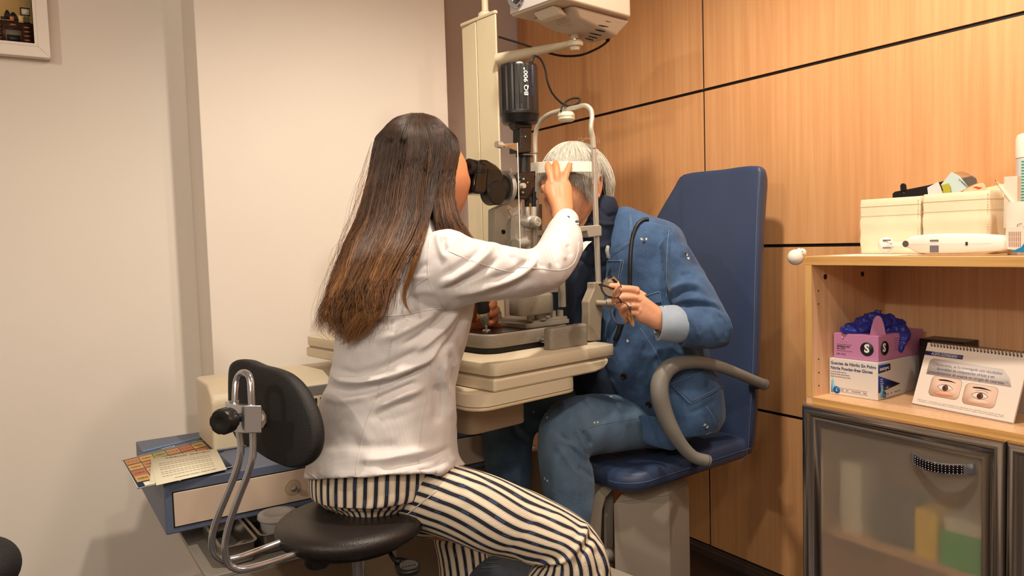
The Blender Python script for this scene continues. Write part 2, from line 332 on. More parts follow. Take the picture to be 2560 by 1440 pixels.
# chrome framed door: profile swept round the frame
M_glass = mat('frosted_glass', (236, 228, 214), .34, trans=.88, ior=1.2, spec=.4)
_nt = M_glass.node_tree
def door(ya, yb, handle=True):
    z1 = zs_-.0185; z0 = ZF+.04; XF = XC-.0015
    # profile: distance inwards, height out of the door plane
    prof = [(0, 0), (0, .014), (.003, .020), (.010, .0235), (.018, .0235), (.024, .020), (.029, .0145), (.033, .0125), (.050, .0125), (.052, .010), (.052, 0)]
    d = MB(); P4 = [(yb, z1), (yb, z0), (ya, z0), (ya, z1)]
    R_ = []
    for (i, o) in prof:
        R_.append([Vector((XF-o, yb-i, z1-i)), Vector((XF-o, yb-i, z0+i)), Vector((XF-o, ya+i, z0+i)), Vector((XF-o, ya+i, z1-i))])
    vs = [v for r in R_ for v in r]; fs = []
    for k in range(len(prof)):
        k2 = (k+1) % len(prof)
        for c in range(4): c2 = (c+1) % 4; fs.append((k*4+c, k2*4+c, k2*4+c2, k*4+c2))
    d.add(vs, fs)
    fr = d.build('door', M_chrome, cab, sharp=32)
    g = MB(); g.bb((XF-.008, ya+.05, z0+.05), (XF-.003, yb-.05, z1-.05)); g.build('glass_pane', M_glass, fr)
    if handle:
        a = PX(2279, 1141, XF-.012); b = PX(2440, 1172, XF-.012)
        hb = MB(); n = 16; wv = .0125
        top = []; 
        for i in range(n+1):
            u = i/n; p = a.lerp(b, u); o = .028*math.sin(PI*u)**.75+.004; sag = -.006*math.sin(PI*u)
            top.append([Vector((p.x-o, p.y, p.z+wv+sag)), Vector((p.x-o-.002, p.y, p.z+sag)), Vector((p.x-o, p.y, p.z-wv+sag)), Vector((p.x-o+.004, p.y, p.z-wv+sag)), Vector((p.x-o+.004, p.y, p.z+wv+sag))])
        hb.rings(top)
        h = hb.build('handle', mat("chrome", (196, 200, 208), .14, .9), fr, sharp=50)
        st = MB()
        for i in range(15):
            for j in range(4):
                u = .14+i*.72/14; p = a.lerp(b, u); o = .028*math.sin(PI*u)**.75+.006; sag = -.006*math.sin(PI*u)
                st.sphere((p.x-o, p.y, p.z+sag-.0082+j*.0055), .0013, n=8)
        st.build('rhinestones', mat('rhinestone', (240, 236, 230), .15, .6), h)
        # the band of dark backing behind the stones
        st = MB(); G = []
        for i in range(13):
            u = .12+i*.76/12; p = a.lerp(b, u); o = .028*math.sin(PI*u)**.75+.0052; sag = -.006*math.sin(PI*u)
            G.append([Vector((p.x-o, p.y, p.z+sag-.010)), Vector((p.x-o-.0016, p.y, p.z+sag)), Vector((p.x-o, p.y, p.z+sag+.010))])
        st.grid(G); st.build('stone_band', mat('stone_band', (40, 36, 44), .3, .8), h)
    return fr
door(Yd+.001, YE-.0, True); door(Y_N, Yd-.001, False)

# things behind the frosted door, on the inner shelf and bottom board
def boxthing(name, M, size, m, label, cat, bev=.002, z0=True, **k):
    f = MB(); f.box((0, 0, size[2]/2 if z0 else 0), size, M); o = f.build(name, m, bevel=bev); tag(o, label, cat, **k); return o
def RZ(p, a=0): return Matrix.Translation(Vector(p)) @ Matrix.Rotation(math.radians(a), 4, 'Z')
ZI2 = ZI
boxthing('carton', RZ((1.868, .885, ZI2), 0), (.08, .13, .085), mat('green_box', (10, 176, 50), .5), 'green box behind the frosted door at its right', 'box')
boxthing('carton', RZ((1.865, .985, ZI2), -4), (.07, .055, .12), mat('yellow_box', (255, 212, 16), .5), 'yellow box behind the frosted door beside the green box', 'box')
boxthing('carton', RZ((1.88, 1.075, ZI2), 0), (.08, .10, .13), mat('grey_box', (92, 86, 84), .5), 'dark grey box behind the frosted door in its middle', 'box')
boxthing('paper_pack', RZ((1.875, 1.19, ZI2), 0), (.08, .06, .19), mat('paper_white', (232, 226, 214), .6), 'upright white pack behind the frosted door at its left', 'paper pack')
boxthing('carton', RZ((1.87, .885, ZI2+.0855), 3), (.07, .12, .035), mat('paper_white', (232, 226, 214), .6), 'flat white box on the green box behind the frosted door', 'box')
# ------------------------------------------------------------------ table frame: a = along the optical axis towards the patient, b = away to the left
_a = math.radians(81); A = Vector((math.sin(_a), math.cos(_a), 0)); B = Vector((-A.y, A.x, 0)); Z = Vector((0, 0, 1))
K = P(1235, 912, 1.80); ZT = K.z
MT = Matrix(((A.x, B.x, 0, K.x), (A.y, B.y, 0, K.y), (0, 0, 1, K.z), (0, 0, 0, 1)))
def T(a_, b_, z_): return K + A*a_ + B*b_ + Z*z_
def PB(px, py, b_):  # pixel on the vertical plane b = b_
    v = ray(px, py); return CAM + v*(((K-CAM).dot(B)+b_)/v.dot(B))
def TL_(p): q = Vector(p)-K; return (q.dot(A), q.dot(B), q.z)
M_cream = mat('cream_plastic', (208, 194, 168), .42, bump=.03, bscale=500)
M_cream2 = mat('cream_column', (216, 202, 170), .4)
M_blue = mat('slate_blue_paint', (92, 102, 126), .45)
M_chr = mat('chrome', (196, 200, 208), .14, .9)
M_steel = mat('steel', (180, 176, 170), .25, 1)
M_black = mat('black_plastic', (22, 21, 22), .38)
M_rub = mat('black_rubber', (20, 20, 21), .6)
M_dk = mat('dark_slot', (14, 13, 12), .7)

def rrect(x0_, x1_, y0_, y1_, r, n=6):
    pts = []
    for cx, cy, s0 in ((x1_-r, y1_-r, 0), (x0_+r, y1_-r, 90), (x0_+r, y0_+r, 180), (x1_-r, y0_+r, 270)):
        for i in range(n+1): t = math.radians(s0+90*i/n); pts.append((cx+r*math.cos(t), cy+r*math.sin(t)))
    return pts
def slab(mb, pts, z0, z1, M=MT, ch=0, mi=0, ch0=0):
    """rounded slab from plan outline, with chamfered top/bottom edge"""
    c = Vector((sum(p[0] for p in pts)/len(pts), sum(p[1] for p in pts)/len(pts)))
    def ring(z, k):
        o = []
        n = len(pts)
        for i, p in enumerate(pts):
            q0 = Vector(pts[i-1]); q1 = Vector(pts[(i+1) % n]); t = (q1-q0).normalized(); nn = Vector((t.y, -t.x))
            q = Vector(p)-nn*k; o.append(M @ Vector((q.x, q.y, z)))
        return o
    R = []
    if ch0: R += [ring(z0, ch0), ring(z0+ch0*.3, ch0*.3)]
    R += [ring(z0+ch0, 0), ring(z1-ch, 0)]
    if ch: R += [ring(z1-ch*.3, ch*.3), ring(z1, ch)]
    mb.rings(R, True, mi=mi)

# ---- examination unit: column, desk with drawer, tray shelf, pole, projector arm
zt = PZ  # alias
DYF, DYB = 2.07, 2.60
DX0 = PY(412, 1275, DYF).x; DZ0 = PY(417, 1339, DYF).z; DZ1 = PY(413, 1210, DYF).z
unit = thing('examination_unit', (1.36, 2.3, ZF), 'cream and blue instrument unit with column, desk and drawer behind the white coat', 'instrument unit')
cx0 = P(1158, 500, 2.70); cx1 = P(1252, 500, 2.54)
def colz(px, py, d): return P(px, py, d).z
ztc = P(1200, 52, 2.58).z
dirc = (cx1-cx0); dirc.z = 0; dirc.normalize(); nrm = Vector((dirc.y, -dirc.x, 0))
wdt = (cx1-cx0).length
f = MB(); O = Vector((cx0.x, cx0.y, 0)); 
split = P(1183, 500, 2.6); ws = (Vector((split.x, split.y, 0))-O).dot(dirc)
MC = Matrix(((dirc.x, -nrm.x, 0, O.x), (dirc.y, -nrm.y, 0, O.y), (0, 0, 1, 0), (0, 0, 0, 1)))
pts = [(ws+.0045, 0), (wdt, 0), (wdt, .006), (wdt-.07, .05), (ws+.003, .05)]
f.prism([MC @ Vector((x, y, ZF+.05)) for x, y in pts], Z*(ztc-ZF-.05)); f.build('column', M_cream2, unit, bevel=.004)
f = MB(); pts = [(ws, 0), (ws, .05), (.02, .05), (0, .040), (.006, .020), (.018, .006)]
f.prism([MC @ Vector((x, y, ZF+.05)) for x, y in pts], Z*(ztc-ZF-.05)); f.build('column_cover', M_cream2, unit, bevel=.003)
f = MB(); pts = [(-.003, .042), (.02, .055), (wdt-.07, .055), (wdt+.002, .010), (wdt+.002, -.003), (.02, -.003), (.004, .02)]
f.prism([MC @ Vector((x, y, ztc)) for x, y in pts], Z*.012); f.build('column_cap', M_cream2, unit, bevel=.004)
pb = MC @ Vector((ws+.012, .035, ztc)); f = MB(); f.cyl(pb, Vector((pb.x, pb.y, ZC)), .0115); f.build('pole', M_cream2, unit)
f = MB(); f.lathe([(.0, 0), (.026, 0), (.024, .016), (.014, .024), (.0115, .026)], pb+Z*.012); f.build('pole_collar', M_cream2, unit)
# desk, open blue casing with a drawer
f = MB(); f.bb((DX0, DYF, DZ0), (1.30, DYB, DZ1)); f.build('desk', M_blue, unit, bevel=.004, seg=3)
fx0 = PY(436, 1290, DYF); 
zt1 = PY(437, 1232, DYF).z; zb_ = PY(441, 1316, DYF).z
f = MB(); f.bb((fx0.x-.003, DYF-.0005, zb_-.003), (1.28, DYF+.03, zt1+.003)); f.build('drawer_gap', M_dk, unit)
f = MB(); f.bb((fx0.x, DYF-.004, zb_), (1.275, DYF+.02, zt1))
dr = f.build('drawer', mat('drawer_front', (212, 190, 170), .4), unit, bevel=.0015)
kp = PY(731, 1218, DYF-.004)
f = MB(); f.lathe([(.0005, .001), (.020, .001), (.021, .002), (.0225, .0005), (.0225, -.002)], kp, (0, -1, 0)); f.build('lock_plate', mat('lock_beige', (190, 168, 140), .35), dr)
f = MB(); f.lathe([(0, .001), (.004, .001), (.004, .012), (.0075, .014), (.0085, .020), (.005, .025), (.0001, .026)], kp, (0, -1, 0), n=20); f.build('knob', M_chr, dr)
# instrument pod standing on the desk top, with grey inlay
p0 = PY(527, 992, 2.30); px0 = p0.x
zpt = p0.z
f = MB()
prof = [(2.30, DZ1), (2.30, zpt-.02), (2.315, zpt+.005), (2.36, zpt+.028), (2.52, zpt+.03), (2.52, DZ1)]
f.prism([Vector((px0, y, z)) for y, z in prof], Vector((.62, 0, 0))); f.build('pod', M_cream, unit, bevel=.01, seg=3)
pi0 = PY(716, 1000, 2.30); 
ya, yb_ = 2.318, 2.35
za = zpt+.006; 
f = MB(); q = PY(690, 1000, 2.2999)
f.bb((q.x, 2.2985, zpt-.038), (px0+.6, 2.31, zpt-.008)); pan = f.build('control_panel', mat('panel_grey', (120, 116, 112), .4), unit, bevel=.002)
f = MB()
for i, (px, py) in enumerate(((790, 1003), (803, 1000))):
    c = PY(px, py, 2.297); f.box(c, (.006, .004, .018))
f.build('slot', M_dk, pan)
# body under the desk: pedestal of the unit
f = MB(); f.bb((.92, 2.12, ZF), (1.50, 2.62, DZ0)); f.build('pedestal', mat('unit_beige', (176, 156, 132), .5), unit, bevel=.006)
f = MB(); f.bb((.60, 2.30, ZF), (1.30, 2.62, ZF+.12)); f.build('plinth', mat('unit_beige', (176, 156, 132), .5), unit, bevel=.006)
# low tray shelf under the desk
s0 = PZ(462, 1338, .40); 
zs2 = .385
q0 = PZ(463, 1336, zs2); q1 = PZ(565, 1432, zs2); q2 = PZ(860, 1345, zs2)
f = MB(); pts = [(q0.x, q0.y), (q1.x-.01, q1.y), (q1.x+.02, q1.y-.005), (1.0, q1.y-.005), (1.0, 2.4), (q0.x+.02, 2.4), (q0.x, 2.385)]
pts = [(q0.x-.01, 2.38), (q0.x-.01, q1.y+.02), (q0.x+.01, q1.y), (1.0, q1.y), (1.0, 2.4), (q0.x+.01, 2.4)]
f.prism([Vector((x, y, zs2-.012)) for x, y in pts], Z*.012)
f.build('tray_shelf', mat('grey_shelf', (138, 132, 124), .4), unit, bevel=.003)
# table top support arm and the tray under the table
# ---- instrument table (swings on the unit)
tab = thing('instrument_table', T(.22, .5, -.1), 'cream two layer instrument table carrying the slit lamp', 'table')
pts = rrect(0, .447, 0, .955, .022)
f = MB(); slab(f, pts, -.030, 0, ch=.003, ch0=.002); f.build('tabletop', M_cream, tab, sharp=40)
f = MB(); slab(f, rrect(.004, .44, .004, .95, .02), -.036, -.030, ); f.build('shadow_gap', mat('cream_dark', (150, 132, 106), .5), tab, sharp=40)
pr_ = [(0, -.036), (0, -.068), (.36, -.068), (.395, -.062), (.413, -.050), (.415, -.036)]
f = MB(); f.prism([T(x, .0, z) for x, z in pr_], B*.955); f.build('table_body', M_cream, tab, bevel=.012, seg=4)
f = MB(); slab(f, rrect(-.055, .30, .0, .60, .05), -.098, -.068); f.build('under_housing', M_cream, tab, sharp=40)
f = MB(); slab(f, rrect(-.058, .297, -.003, .60, .05), -.107, -.100, ch=.002, ch0=.002); f.build('housing_rim', mat('cream_trim', (196, 178, 146), .4), tab, sharp=40)
f = MB(); f.prism([T(x, y, -.1) for x, y in rrect(.0, .20, .1, .40, .03)], Z*-.09); f.build('lift_housing', mat('unit_beige', (176, 156, 132), .5), tab, bevel=.004)
arm0 = T(.10, .3, -.14); arm1 = MC @ Vector((wdt*.5, .06, arm0.z))
f = MB(); f.tube([arm0, arm1], [.035, .035], smooth=0); f.build('support_arm', M_cream, tab)

# ---- chart projector on the arm of the unit
ZPB = T(0, 0, 0).z
pc = P(1276, 42, 2.25); zp = pc.z
def Q(a_, b_, z_): return pc + A*a_ + B*b_ + Z*z_
prj = thing('projector', pc+A*.15-B*.1, 'pale grey chart projector with round lens held on an arm at the top', 'projector')
M_pg = mat('projector_grey', (196, 180, 160), .42, bump=.03, bscale=500); M_sil = mat('projector_silver', (206, 200, 194), .3, .3)
f = MB(); f.prism([Q(.0, 0, 0), Q(.0, -.21, 0), Q(.30, -.21, 0), Q(.335, -.17, 0), Q(.335, -.03, 0), Q(.31, 0, 0)], Z*.10)
f.build('housing', M_pg, prj, bevel=.008, seg=3)
f = MB(); f.prism([Q(-.003, -.002, .006), Q(-.003, -.208, .006), Q(-.003, -.208, .10), Q(-.003, -.002, .10)], A*.004); f.build('front_plate', M_sil, prj, bevel=.002)
lc = PB(1286, 9, (pc-K).dot(B)-.034)
lc = Q(-.003, -.036, .052)
f = MB(); f.lathe([(.0, -.004), (.024, -.004), (.026, .006), (.034, .009), (.037, .003), (.037, -.002)], lc, -A); f.build('lens_ring', M_chr, prj, sharp=50)
f = MB(); f.lathe([(.0001, .006), (.012, .005), (.022, .001), (.0245, 0)], lc, -A); f.build('lens', mat('lens_dark', (20, 14, 26), .04, coat=1), prj)
f = MB(); f.prism([Q(.02, -.07, .0), Q(.02, -.16, .0), Q(.05, -.16, -.022), Q(.05, -.07, -.022)], A*.03)
f.build('front_flap', mat('flap', (212, 198, 176), .4), prj, bevel=.006)
# lower hull
R_ = [[Q(.06, -.02, 0), Q(.06, -.195, 0), Q(.325, -.195, 0), Q(.325, -.02, 0)], [Q(.11, -.05, -.030), Q(.11, -.17, -.028), Q(.285, -.165, -.052), Q(.285, -.06, -.052)]]
f = MB(); f.rings(R_); hull_ = f.build('lower_hull', M_pg, prj, bevel=.012, seg=3)
PROJ_VENTS = True

ej = P(1437, 98, 2.32)
f = MB(); f.lathe([(.034, .045), (.036, .028), (.030, .020), (.012, .020), (.012, 0)], ej, (0, 0, 1)); f.build('mount_boss', M_pg, prj, sharp=40)
f = MB(); f.cyl(ej+Z*-.005, ej+Z*.03, .010); f.build('pivot', M_steel, prj)
f = MB(); st = MC @ Vector((wdt*.6, .03, ej.z-.055))
a0 = P(1246, 148, 2.5); a1 = ej-Z*.012
pth = [a0.lerp(a1, u/10) for u in range(11)]
x = (a1-a0).normalized(); s_ = Vector((0, 0, 1)).cross(x).normalized()
R_ = []
for i, p in enumerate(pth):
    u = i/10; hw = .021*(1-u)+.017*u; hh = .019*(1-u)+.010*u
    R_.append([p+s_*hw*math.cos(t*2*PI/20)+Z*hh*math.sin(t*2*PI/20) for t in range(20)])
f.rings(R_); f.build('projector_arm', M_cream, unit)
f = MB(); f.lathe([(.0, -.022), (.013, -.022), (.015, -.016), (.016, -.012), (.024, -.010), (.026, 0), (.022, .006), (0, .006)], a1); f.build('arm_hub', M_cream, unit, sharp=40)
# power cable of the projector
cpts = [(1247, 92, 2.56), (1300, 108, 2.52), (1345, 124, 2.46), (1400, 139, 2.42), (1450, 138, 2.40), (1492, 122, 2.40), (1517, 105, 2.41), (1523, 92, 2.42)]
f = MB(); f.tube([P(*c) for c in cpts], .0036, smooth=8); f.tube([P(1519, 101, 2.41), P(1524, 88, 2.42)], [.0065, .0055], smooth=0); f.build('power_cable', M_rub, prj)

# ------------------------------------------------------------------ things on the desk
def flat(name, pxs, z, th_, m, label, cat, group=None):
    f = MB(); pts = [PZ(x, y, z) for x, y in pxs]; f.prism(pts, Z*th_); o = f.build(name, m, sharp=0); tag(o, label, cat, group); return o, pts
M_navy = mat('brochure_navy', (46, 62, 112), .3); M_card = mat('card_cream', (238, 232, 206), .5); M_dkc = mat('card_dark', (44, 58, 84), .25)
M_ink = mat('ink', (40, 40, 46), .6); M_inkg = mat('ink_grey', (140, 132, 122), .6)
z = DZ1+.0005
def homog(pts4):
    """bilinear map (u,v) in 0..1 over four 3D corners: p00, p10, p11, p01"""
    def g(u, v): return pts4[0]*(1-u)*(1-v)+pts4[1]*u*(1-v)+pts4[2]*u*v+pts4[3]*(1-u)*v
    return g
def quad(mb, g, u0_, v0_, u1_, v1_, up, mi=0, th_=.0003):
    mb.prism([g(u0_, v0_)+up, g(u1_, v0_)+up, g(u1_, v1_)+up, g(u0_, v1_)+up], Z*th_, mi=mi)
# navy brochure, right to left upside down
o, p = flat('brochure', [(348, 1132), (505, 1093), (560, 1128), (400, 1180)], z, .003, M_navy, 'navy blue brochure under the picture card on the desk', 'brochure')
g = homog(p)
fb = MB(); quad(fb, g, .05, .0, .95, .05, Z*.0031); 
for cx, cy, r in ((.80, .22, .008), (.58, .25, .008)): fb.cyl(g(cx, cy)+Z*.003, g(cx, cy)+Z*.0034, r)
fb.build('cover_dots', mat('dot_blue', (70, 150, 214), .4), o)
def flat_text(s, g, u, v, size, up, m, parent, name='lettering', rev=True, w=None):
    o_ = g(u, v)+up; ex = (g(u-.2, v)-g(u, v)).normalized() if rev else (g(u+.2, v)-g(u, v)).normalized()
    ey = Z.cross(ex); M = Matrix(((ex.x, ey.x, 0, o_.x), (ex.y, ey.y, 0, o_.y), (0, 0, 1, o_.z), (0, 0, 0, 1)))
    return text(s, size, M, m, parent, name, maxw=w or 0)
flat_text('Alcon', g, .50, .12, .018, Z*.0035, mat('print_white', (232, 232, 232), .5), o)
# picture card with iris photographs, laminated
o, p = flat('picture_card', [(303, 1152), (512, 1100), (583, 1168), (344, 1223)], z+.0035, .0012, M_dkc, 'dark laminated card with rows of orange eye photos on the desk', 'card')
g = homog(p)
fo = MB(); cc = [mat('iris_orange', (186, 118, 56), .35), mat('iris_yellow', (196, 150, 66), .35), mat('iris_green', (140, 142, 58), .35), mat('iris_red', (170, 88, 48), .35), mat('iris_dark', (40, 26, 22), .3), mat('clear_edge', (188, 186, 176), .3)]
import itertools
k = 0
for r_, v in enumerate((.04, .25, .46, .60)):
    for c_ in range(6):
        if r_ >= 2 and c_ > 1: continue
        u = .03+c_*.155; 
        if r_ == 3: v = .64
        quad(fo, g, u, v, u+.145, v+.18, Z*.0013, mi=[0, 1, 3, 0, 2, 1][(k*5+r_) % 6], th_=.0002)
        pc_ = g(u+.072, v+.09)+Z*.0015; ex = (g(1, 0)-g(0, 0)).normalized(); ey = Z.cross(ex)
        for rr, mi in ((.0135, 4), (.0095, [1, 0, 3, 1, 0, 2][(k+r_) % 6]), (.003, 4)):
            fo.prism([pc_+ex*rr*math.cos(t*PI/8)+ey*rr*.6*math.sin(t*PI/8) for t in range(16)], Z*.0002*(1+(.0105-rr)*300), mi=mi)
        k += 1
quad(fo, g, 0, .985, 1, 1, Z*.0013, 5); quad(fo, g, 0, 0, 1, .012, Z*.0013, 5); quad(fo, g, 0, 0, .012, 1, Z*.0013, 5)
fo.build('eye_photos', cc, o)
f_ = MB(); quad(f_, g, .08, .86, .30, .97, Z*.0014); f_.build('white_label', M_card, o)
# two cream reading cards
o, p = flat('reading_card', [(378, 1150), (440, 1140), (452, 1202), (374, 1206)], z+.0055, .0012, M_card, 'cream reading card mostly hidden under the other, on the desk', 'card')
o, p = flat('reading_card', [(376, 1148), (540, 1122), (567, 1174), (391, 1214)], z+.007, .0012, M_card, 'cream near vision reading card on top of the desk papers', 'card')
g = homog(p)
flat_text('OPTOTIPO VISION PROXIMA', g, .86, .88, .0085, Z*.0014, M_ink, o, w=.105)
flat_text('NEURO OMEGA', g, .90, .07, .011, Z*.0014, M_ink, o, w=.12)
f_ = MB()
for i, v in enumerate((.26, .33, .43, .50, .60, .67, .76)):
    for j in range(14): quad(f_, g, .10+j*.055, v, .10+j*.055+.045, v+.016, Z*.0013, th_=.00015)
f_.build('text_lines', M_inkg, o)
# steel tray with tweezers, and a lidded tub
def opentray(name, c0, c1, z0, h, m, label, cat, r=.015):
    f = MB(); x0_, x1_, y0_, y1_ = c0[0], c1[0], c0[1], c1[1]
    I = Matrix.Identity(4); R = []
    def rg(k, z): return [Vector((x, y, z)) for x, y in rrect(x0_-k, x1_+k, y0_-k, y1_+k, r+k)]
    R = [rg(-.006, z0), rg(0, z0+.006), rg(.0, z0+h), rg(.006, z0+h), rg(.006, z0+h+.0012), rg(-.001, z0+h+.0012), rg(-.0015, z0+.007), rg(-.007, z0+.0015)]
    f.rings(R); o = f.build(name, m, sharp=50); tag(o, label, cat); return o
ta = PZ(500, 1352, zs2); 
tc_ = PZ(634, 1376, zs2+.045)
f0 = PZ(480, 1345, zs2+.001)
t0_ = PZ(556, 1372, zs2+.05); t1_ = PZ(638, 1350, zs2+.05)
opentray('steel_tray', (t0_.x, t0_.y), (t1_.x, t0_.y+.25), zs2+.001, .05, mat('tray_steel', (150, 144, 136), .28, .9), 'deep steel tray on the low shelf under the desk drawer', 'tray')
tw_ = Vector((t0_.x-.385, t0_.y-2.05, 0))
f = MB(); f.tube([v+tw_ for v in [Vector((.40, 2.10, zs2+.012)), Vector((.45, 2.15, zs2+.018)), Vector((.50, 2.17, zs2+.012))]], [.003, .004, .002]); f.tube([v+tw_ for v in [Vector((.405, 2.095, zs2+.012)), Vector((.45, 2.135, zs2+.022)), Vector((.50, 2.165, zs2+.012))]], [.003, .004, .002]); tag(f.build('tweezers', M_steel), 'small steel tweezers lying in the deep steel tray', 'tweezers')
opentray('steel_tray', (t1_.x+.02, t0_.y+.02), (t1_.x+.18, t0_.y+.26), zs2+.001, .05, mat('tray_steel', (150, 144, 136), .28, .9), 'steel tray holding the clear tub under the desk', 'tray')
tbx, tby = t1_.x+.085, t0_.y+.11
tb = thing('plastic_tub', (tbx, tby, zs2), 'clear white lidded plastic tub in a steel tray beside the stool', 'tub')
M_clr = mat('milky_plastic', (214, 210, 206), .25, trans=.5, ior=1.2)
f = MB(); f.lathe([(.034, .004), (.040, .006), (.046, .06), (.044, .06), (.038, .01)], (tbx, tby, zs2)); f.build('tub_body', M_clr, tb)
f = MB(); f.lathe([(0, .068), (.030, .068), (.036, .072), (.050, .070), (.052, .062), (.050, .058), (.02, .058)], (tbx, tby, zs2)); f.build('lid', M_clr, tb)
# ------------------------------------------------------------------ slit lamp
M_ham = mat('hammered_grey', (142, 134, 120), .38, .1, bump=.3, bscale=900, var=.12, vscale=260)
M_hamL = mat('light_grey_metal', (170, 164, 152), .38, .15, bump=.08, bscale=400)
M_satin = mat('satin_chrome', (214, 210, 200), .3, .75)
M_tubes = mat('silver_tube', (204, 198, 182), .35, .5)
M_gloss = mat('gloss_black', (14, 13, 14), .12, coat=.4)
M_lampb = mat('lamp_black', (30, 27, 26), .33)
M_white = mat('white_plastic', (236, 230, 214), .4)
M_ptw = mat('mark_white', (225, 222, 215), .5)
sl = thing('slit_lamp', T(.2, .2, 0), 'black and grey slit lamp microscope on the cream table between the two people', 'slit lamp')
CB = .185
# sliding base with joystick plate
zb0 = .016
f = MB(); bp = [(.085, .30), (.085, .175), (.095, .150), (.118, .131), (.15, .123), (.30, .120), (.395, .120), (.40, .13), (.40, .33), (.385, .35), (.13, .35), (.10, .335)][::-1]
def smooth_poly(p, k=4, closed=True):
    n = len(p); o = []
    for i in range(n):
        p0, p1, p2, p3 = [Vector(p[(i+j-1) % n]) for j in range(4)]
        for j in range(k):
            t = j/k; o.append(tuple(.5*((2*p1)+(p2-p0)*t+(2*p0-5*p1+4*p2-p3)*t*t+(3*p1-p0-3*p2+p3)*t*t*t)))
    return o
bp = rrect(.085, .40, .118, .35, .045, 10)
f = MB(); slab(f, bp, zb0, zb0+.036, ch=.005, ch0=.002); f.build('sliding_base', M_ham, sl, sharp=45)
f = MB(); slab(f, rrect(.09, .395, .125, .345, .04), .002, zb0+.001); f.build('runner', M_rub, sl)
f = MB(); slab(f, rrect(.092, .375, .124, .344, .04, 10), zb0+.036, zb0+.0375); f.build('base_plate', mat('plate_black', (26, 22, 22), .2), sl)
ZB = zb0+.0375
# rail covers, one on each side
for y0 in (.052, .50):
    f = MB(); slab(f, rrect(.245, .393, y0, y0+.034, .012), 0.001, .058, ch=.007); f.build('rail_cover', M_ham, sl, sharp=50)
f = MB(); 
for x in (.27, .37): f.cyl(T(x, .06, .02), T(x, .52, .02), .007)
f.build('guide_rail', M_steel, sl)
# joystick
jp = PB(1217, 826, .20); jb = Vector((jp.x, jp.y, ZT+ZB)); jt = PB(1203, 752, .20)
ax = (jt-jb).normalized(); L = (jt-jb).length
f = MB(); f.lathe([(.004, -.002), (.004, .010), (.008, .013), (.0095, .016), (.016, L*.62)], jb, ax); j = f.build('joystick', M_satin, sl, sharp=40)
f = MB(); f.lathe([(.0165, L*.60), (.0185, L*.64), (.0185, L*1.25), (.014, L*1.32), (.0, L*1.33)], jb, ax); f.build('joystick_grip', M_rub, j, sharp=40)
f = MB(); f.lathe([(.012, -.001), (.010, .003), (.004, .005)], jb, (0, 0, 1)); f.build('joystick_foot', M_chr, j)
# carriage: plate, four rollers, cover
f = MB(); slab(f, rrect(.235, .405, .135, .30, .006), ZB+.0005, ZB+.012, ch=.002); slab(f, rrect(.262, .40, .137, .29, .006), ZB+.012, ZB+.020, ch=.002); f.build('carriage_plate', M_hamL, sl, sharp=40)
for x, y in ((.262, .15), (.300, .15), (.352, .15), (.382, .15), (.262, .28), (.382, .28)):
    f = MB(); r = .019 if x == .300 else .0085
    f.cyl(T(x, y, ZB+.018), T(x, y, ZB+.038), r, n=20); f.build('spacer', M_hamL, sl, sharp=40)
cov = PB(1265, 765, .125); ca = TL_(PB(1302, 765, .125))[0]; cb2 = TL_(PB(1391, 765, .118))[0]
f = MB(); slab(f, rrect(.150+.0, .285, .12, .27, .02), 0, 0) if 0 else None
slab(f, rrect(ca, cb2, .118, .185, .022, 8), ZB+.036, ZB+.092, ch=.007, ch0=.003); f.build('carriage_cover', M_ham, sl, sharp=45)
# swivel column between cover and arms
cc = TL_(PB(1388, 700, .185)); 
f = MB(); x = cc[0]-.03
f.cyl(T(x, CB, ZB+.09), T(x, CB, .26), .020); f.lathe([(.034, 0), (.034, .02), (.028, .026), (.02, .028)], T(x, CB, ZB+.09)); f.build('swivel_post', M_hamL, sl, sharp=40)
e0 = TL_(PB(1404, 700, .15)); f = MB(); f.bb(T(0, 0, 0), T(0, 0, 0)) if 0 else None
f.cyl(T(e0[0], .15, .10), T(e0[0], .15, .185), .011); f.build('side_post', M_hamL, sl)
# microscope arm (angled casting) and carrier block
def PB2(x, y, b_): return PB(x, y, b_)
yb2 = .165
pl_ = [PB(x, y, yb2) for x, y in ((1240, 520), (1268, 506), (1290, 496), (1305, 500), (1302, 516), (1288, 528), (1275, 540), (1268, 560), (1268, 622), (1240, 622))]
f = MB(); f.prism(pl_, B*.022); f.build('microscope_arm', M_hamL, sl, bevel=.002)
pl_ = [PB(x, y, yb2-.002) for x, y in ((1236, 524), (1243, 520), (1243, 622), (1236, 622))]
f = MB(); f.prism(pl_, B*.026); f.build('arm_flange', M_hamL, sl, bevel=.001)
sc_ = PB(1258, 580, yb2)
f = MB(); f.lathe([(.0001, .001), (.0035, .001), (.0036, .0025), (.0058, .003), (.0064, 0)], sc_, -B); f.build('screw', M_dk, sl)
f = MB(); f.prism([PB(x, y, .17) for x, y in ((1278, 545), (1302, 535), (1314, 545), (1314, 640), (1276, 640))], B*.02); f.build('arm_shield', M_hamL, sl, bevel=.003)
f = MB(); f.tube([PB(1272, 525, .15), PB(1281, 543, .15)], [.0045, .0045], smooth=0); f.build('pin', M_satin, sl)
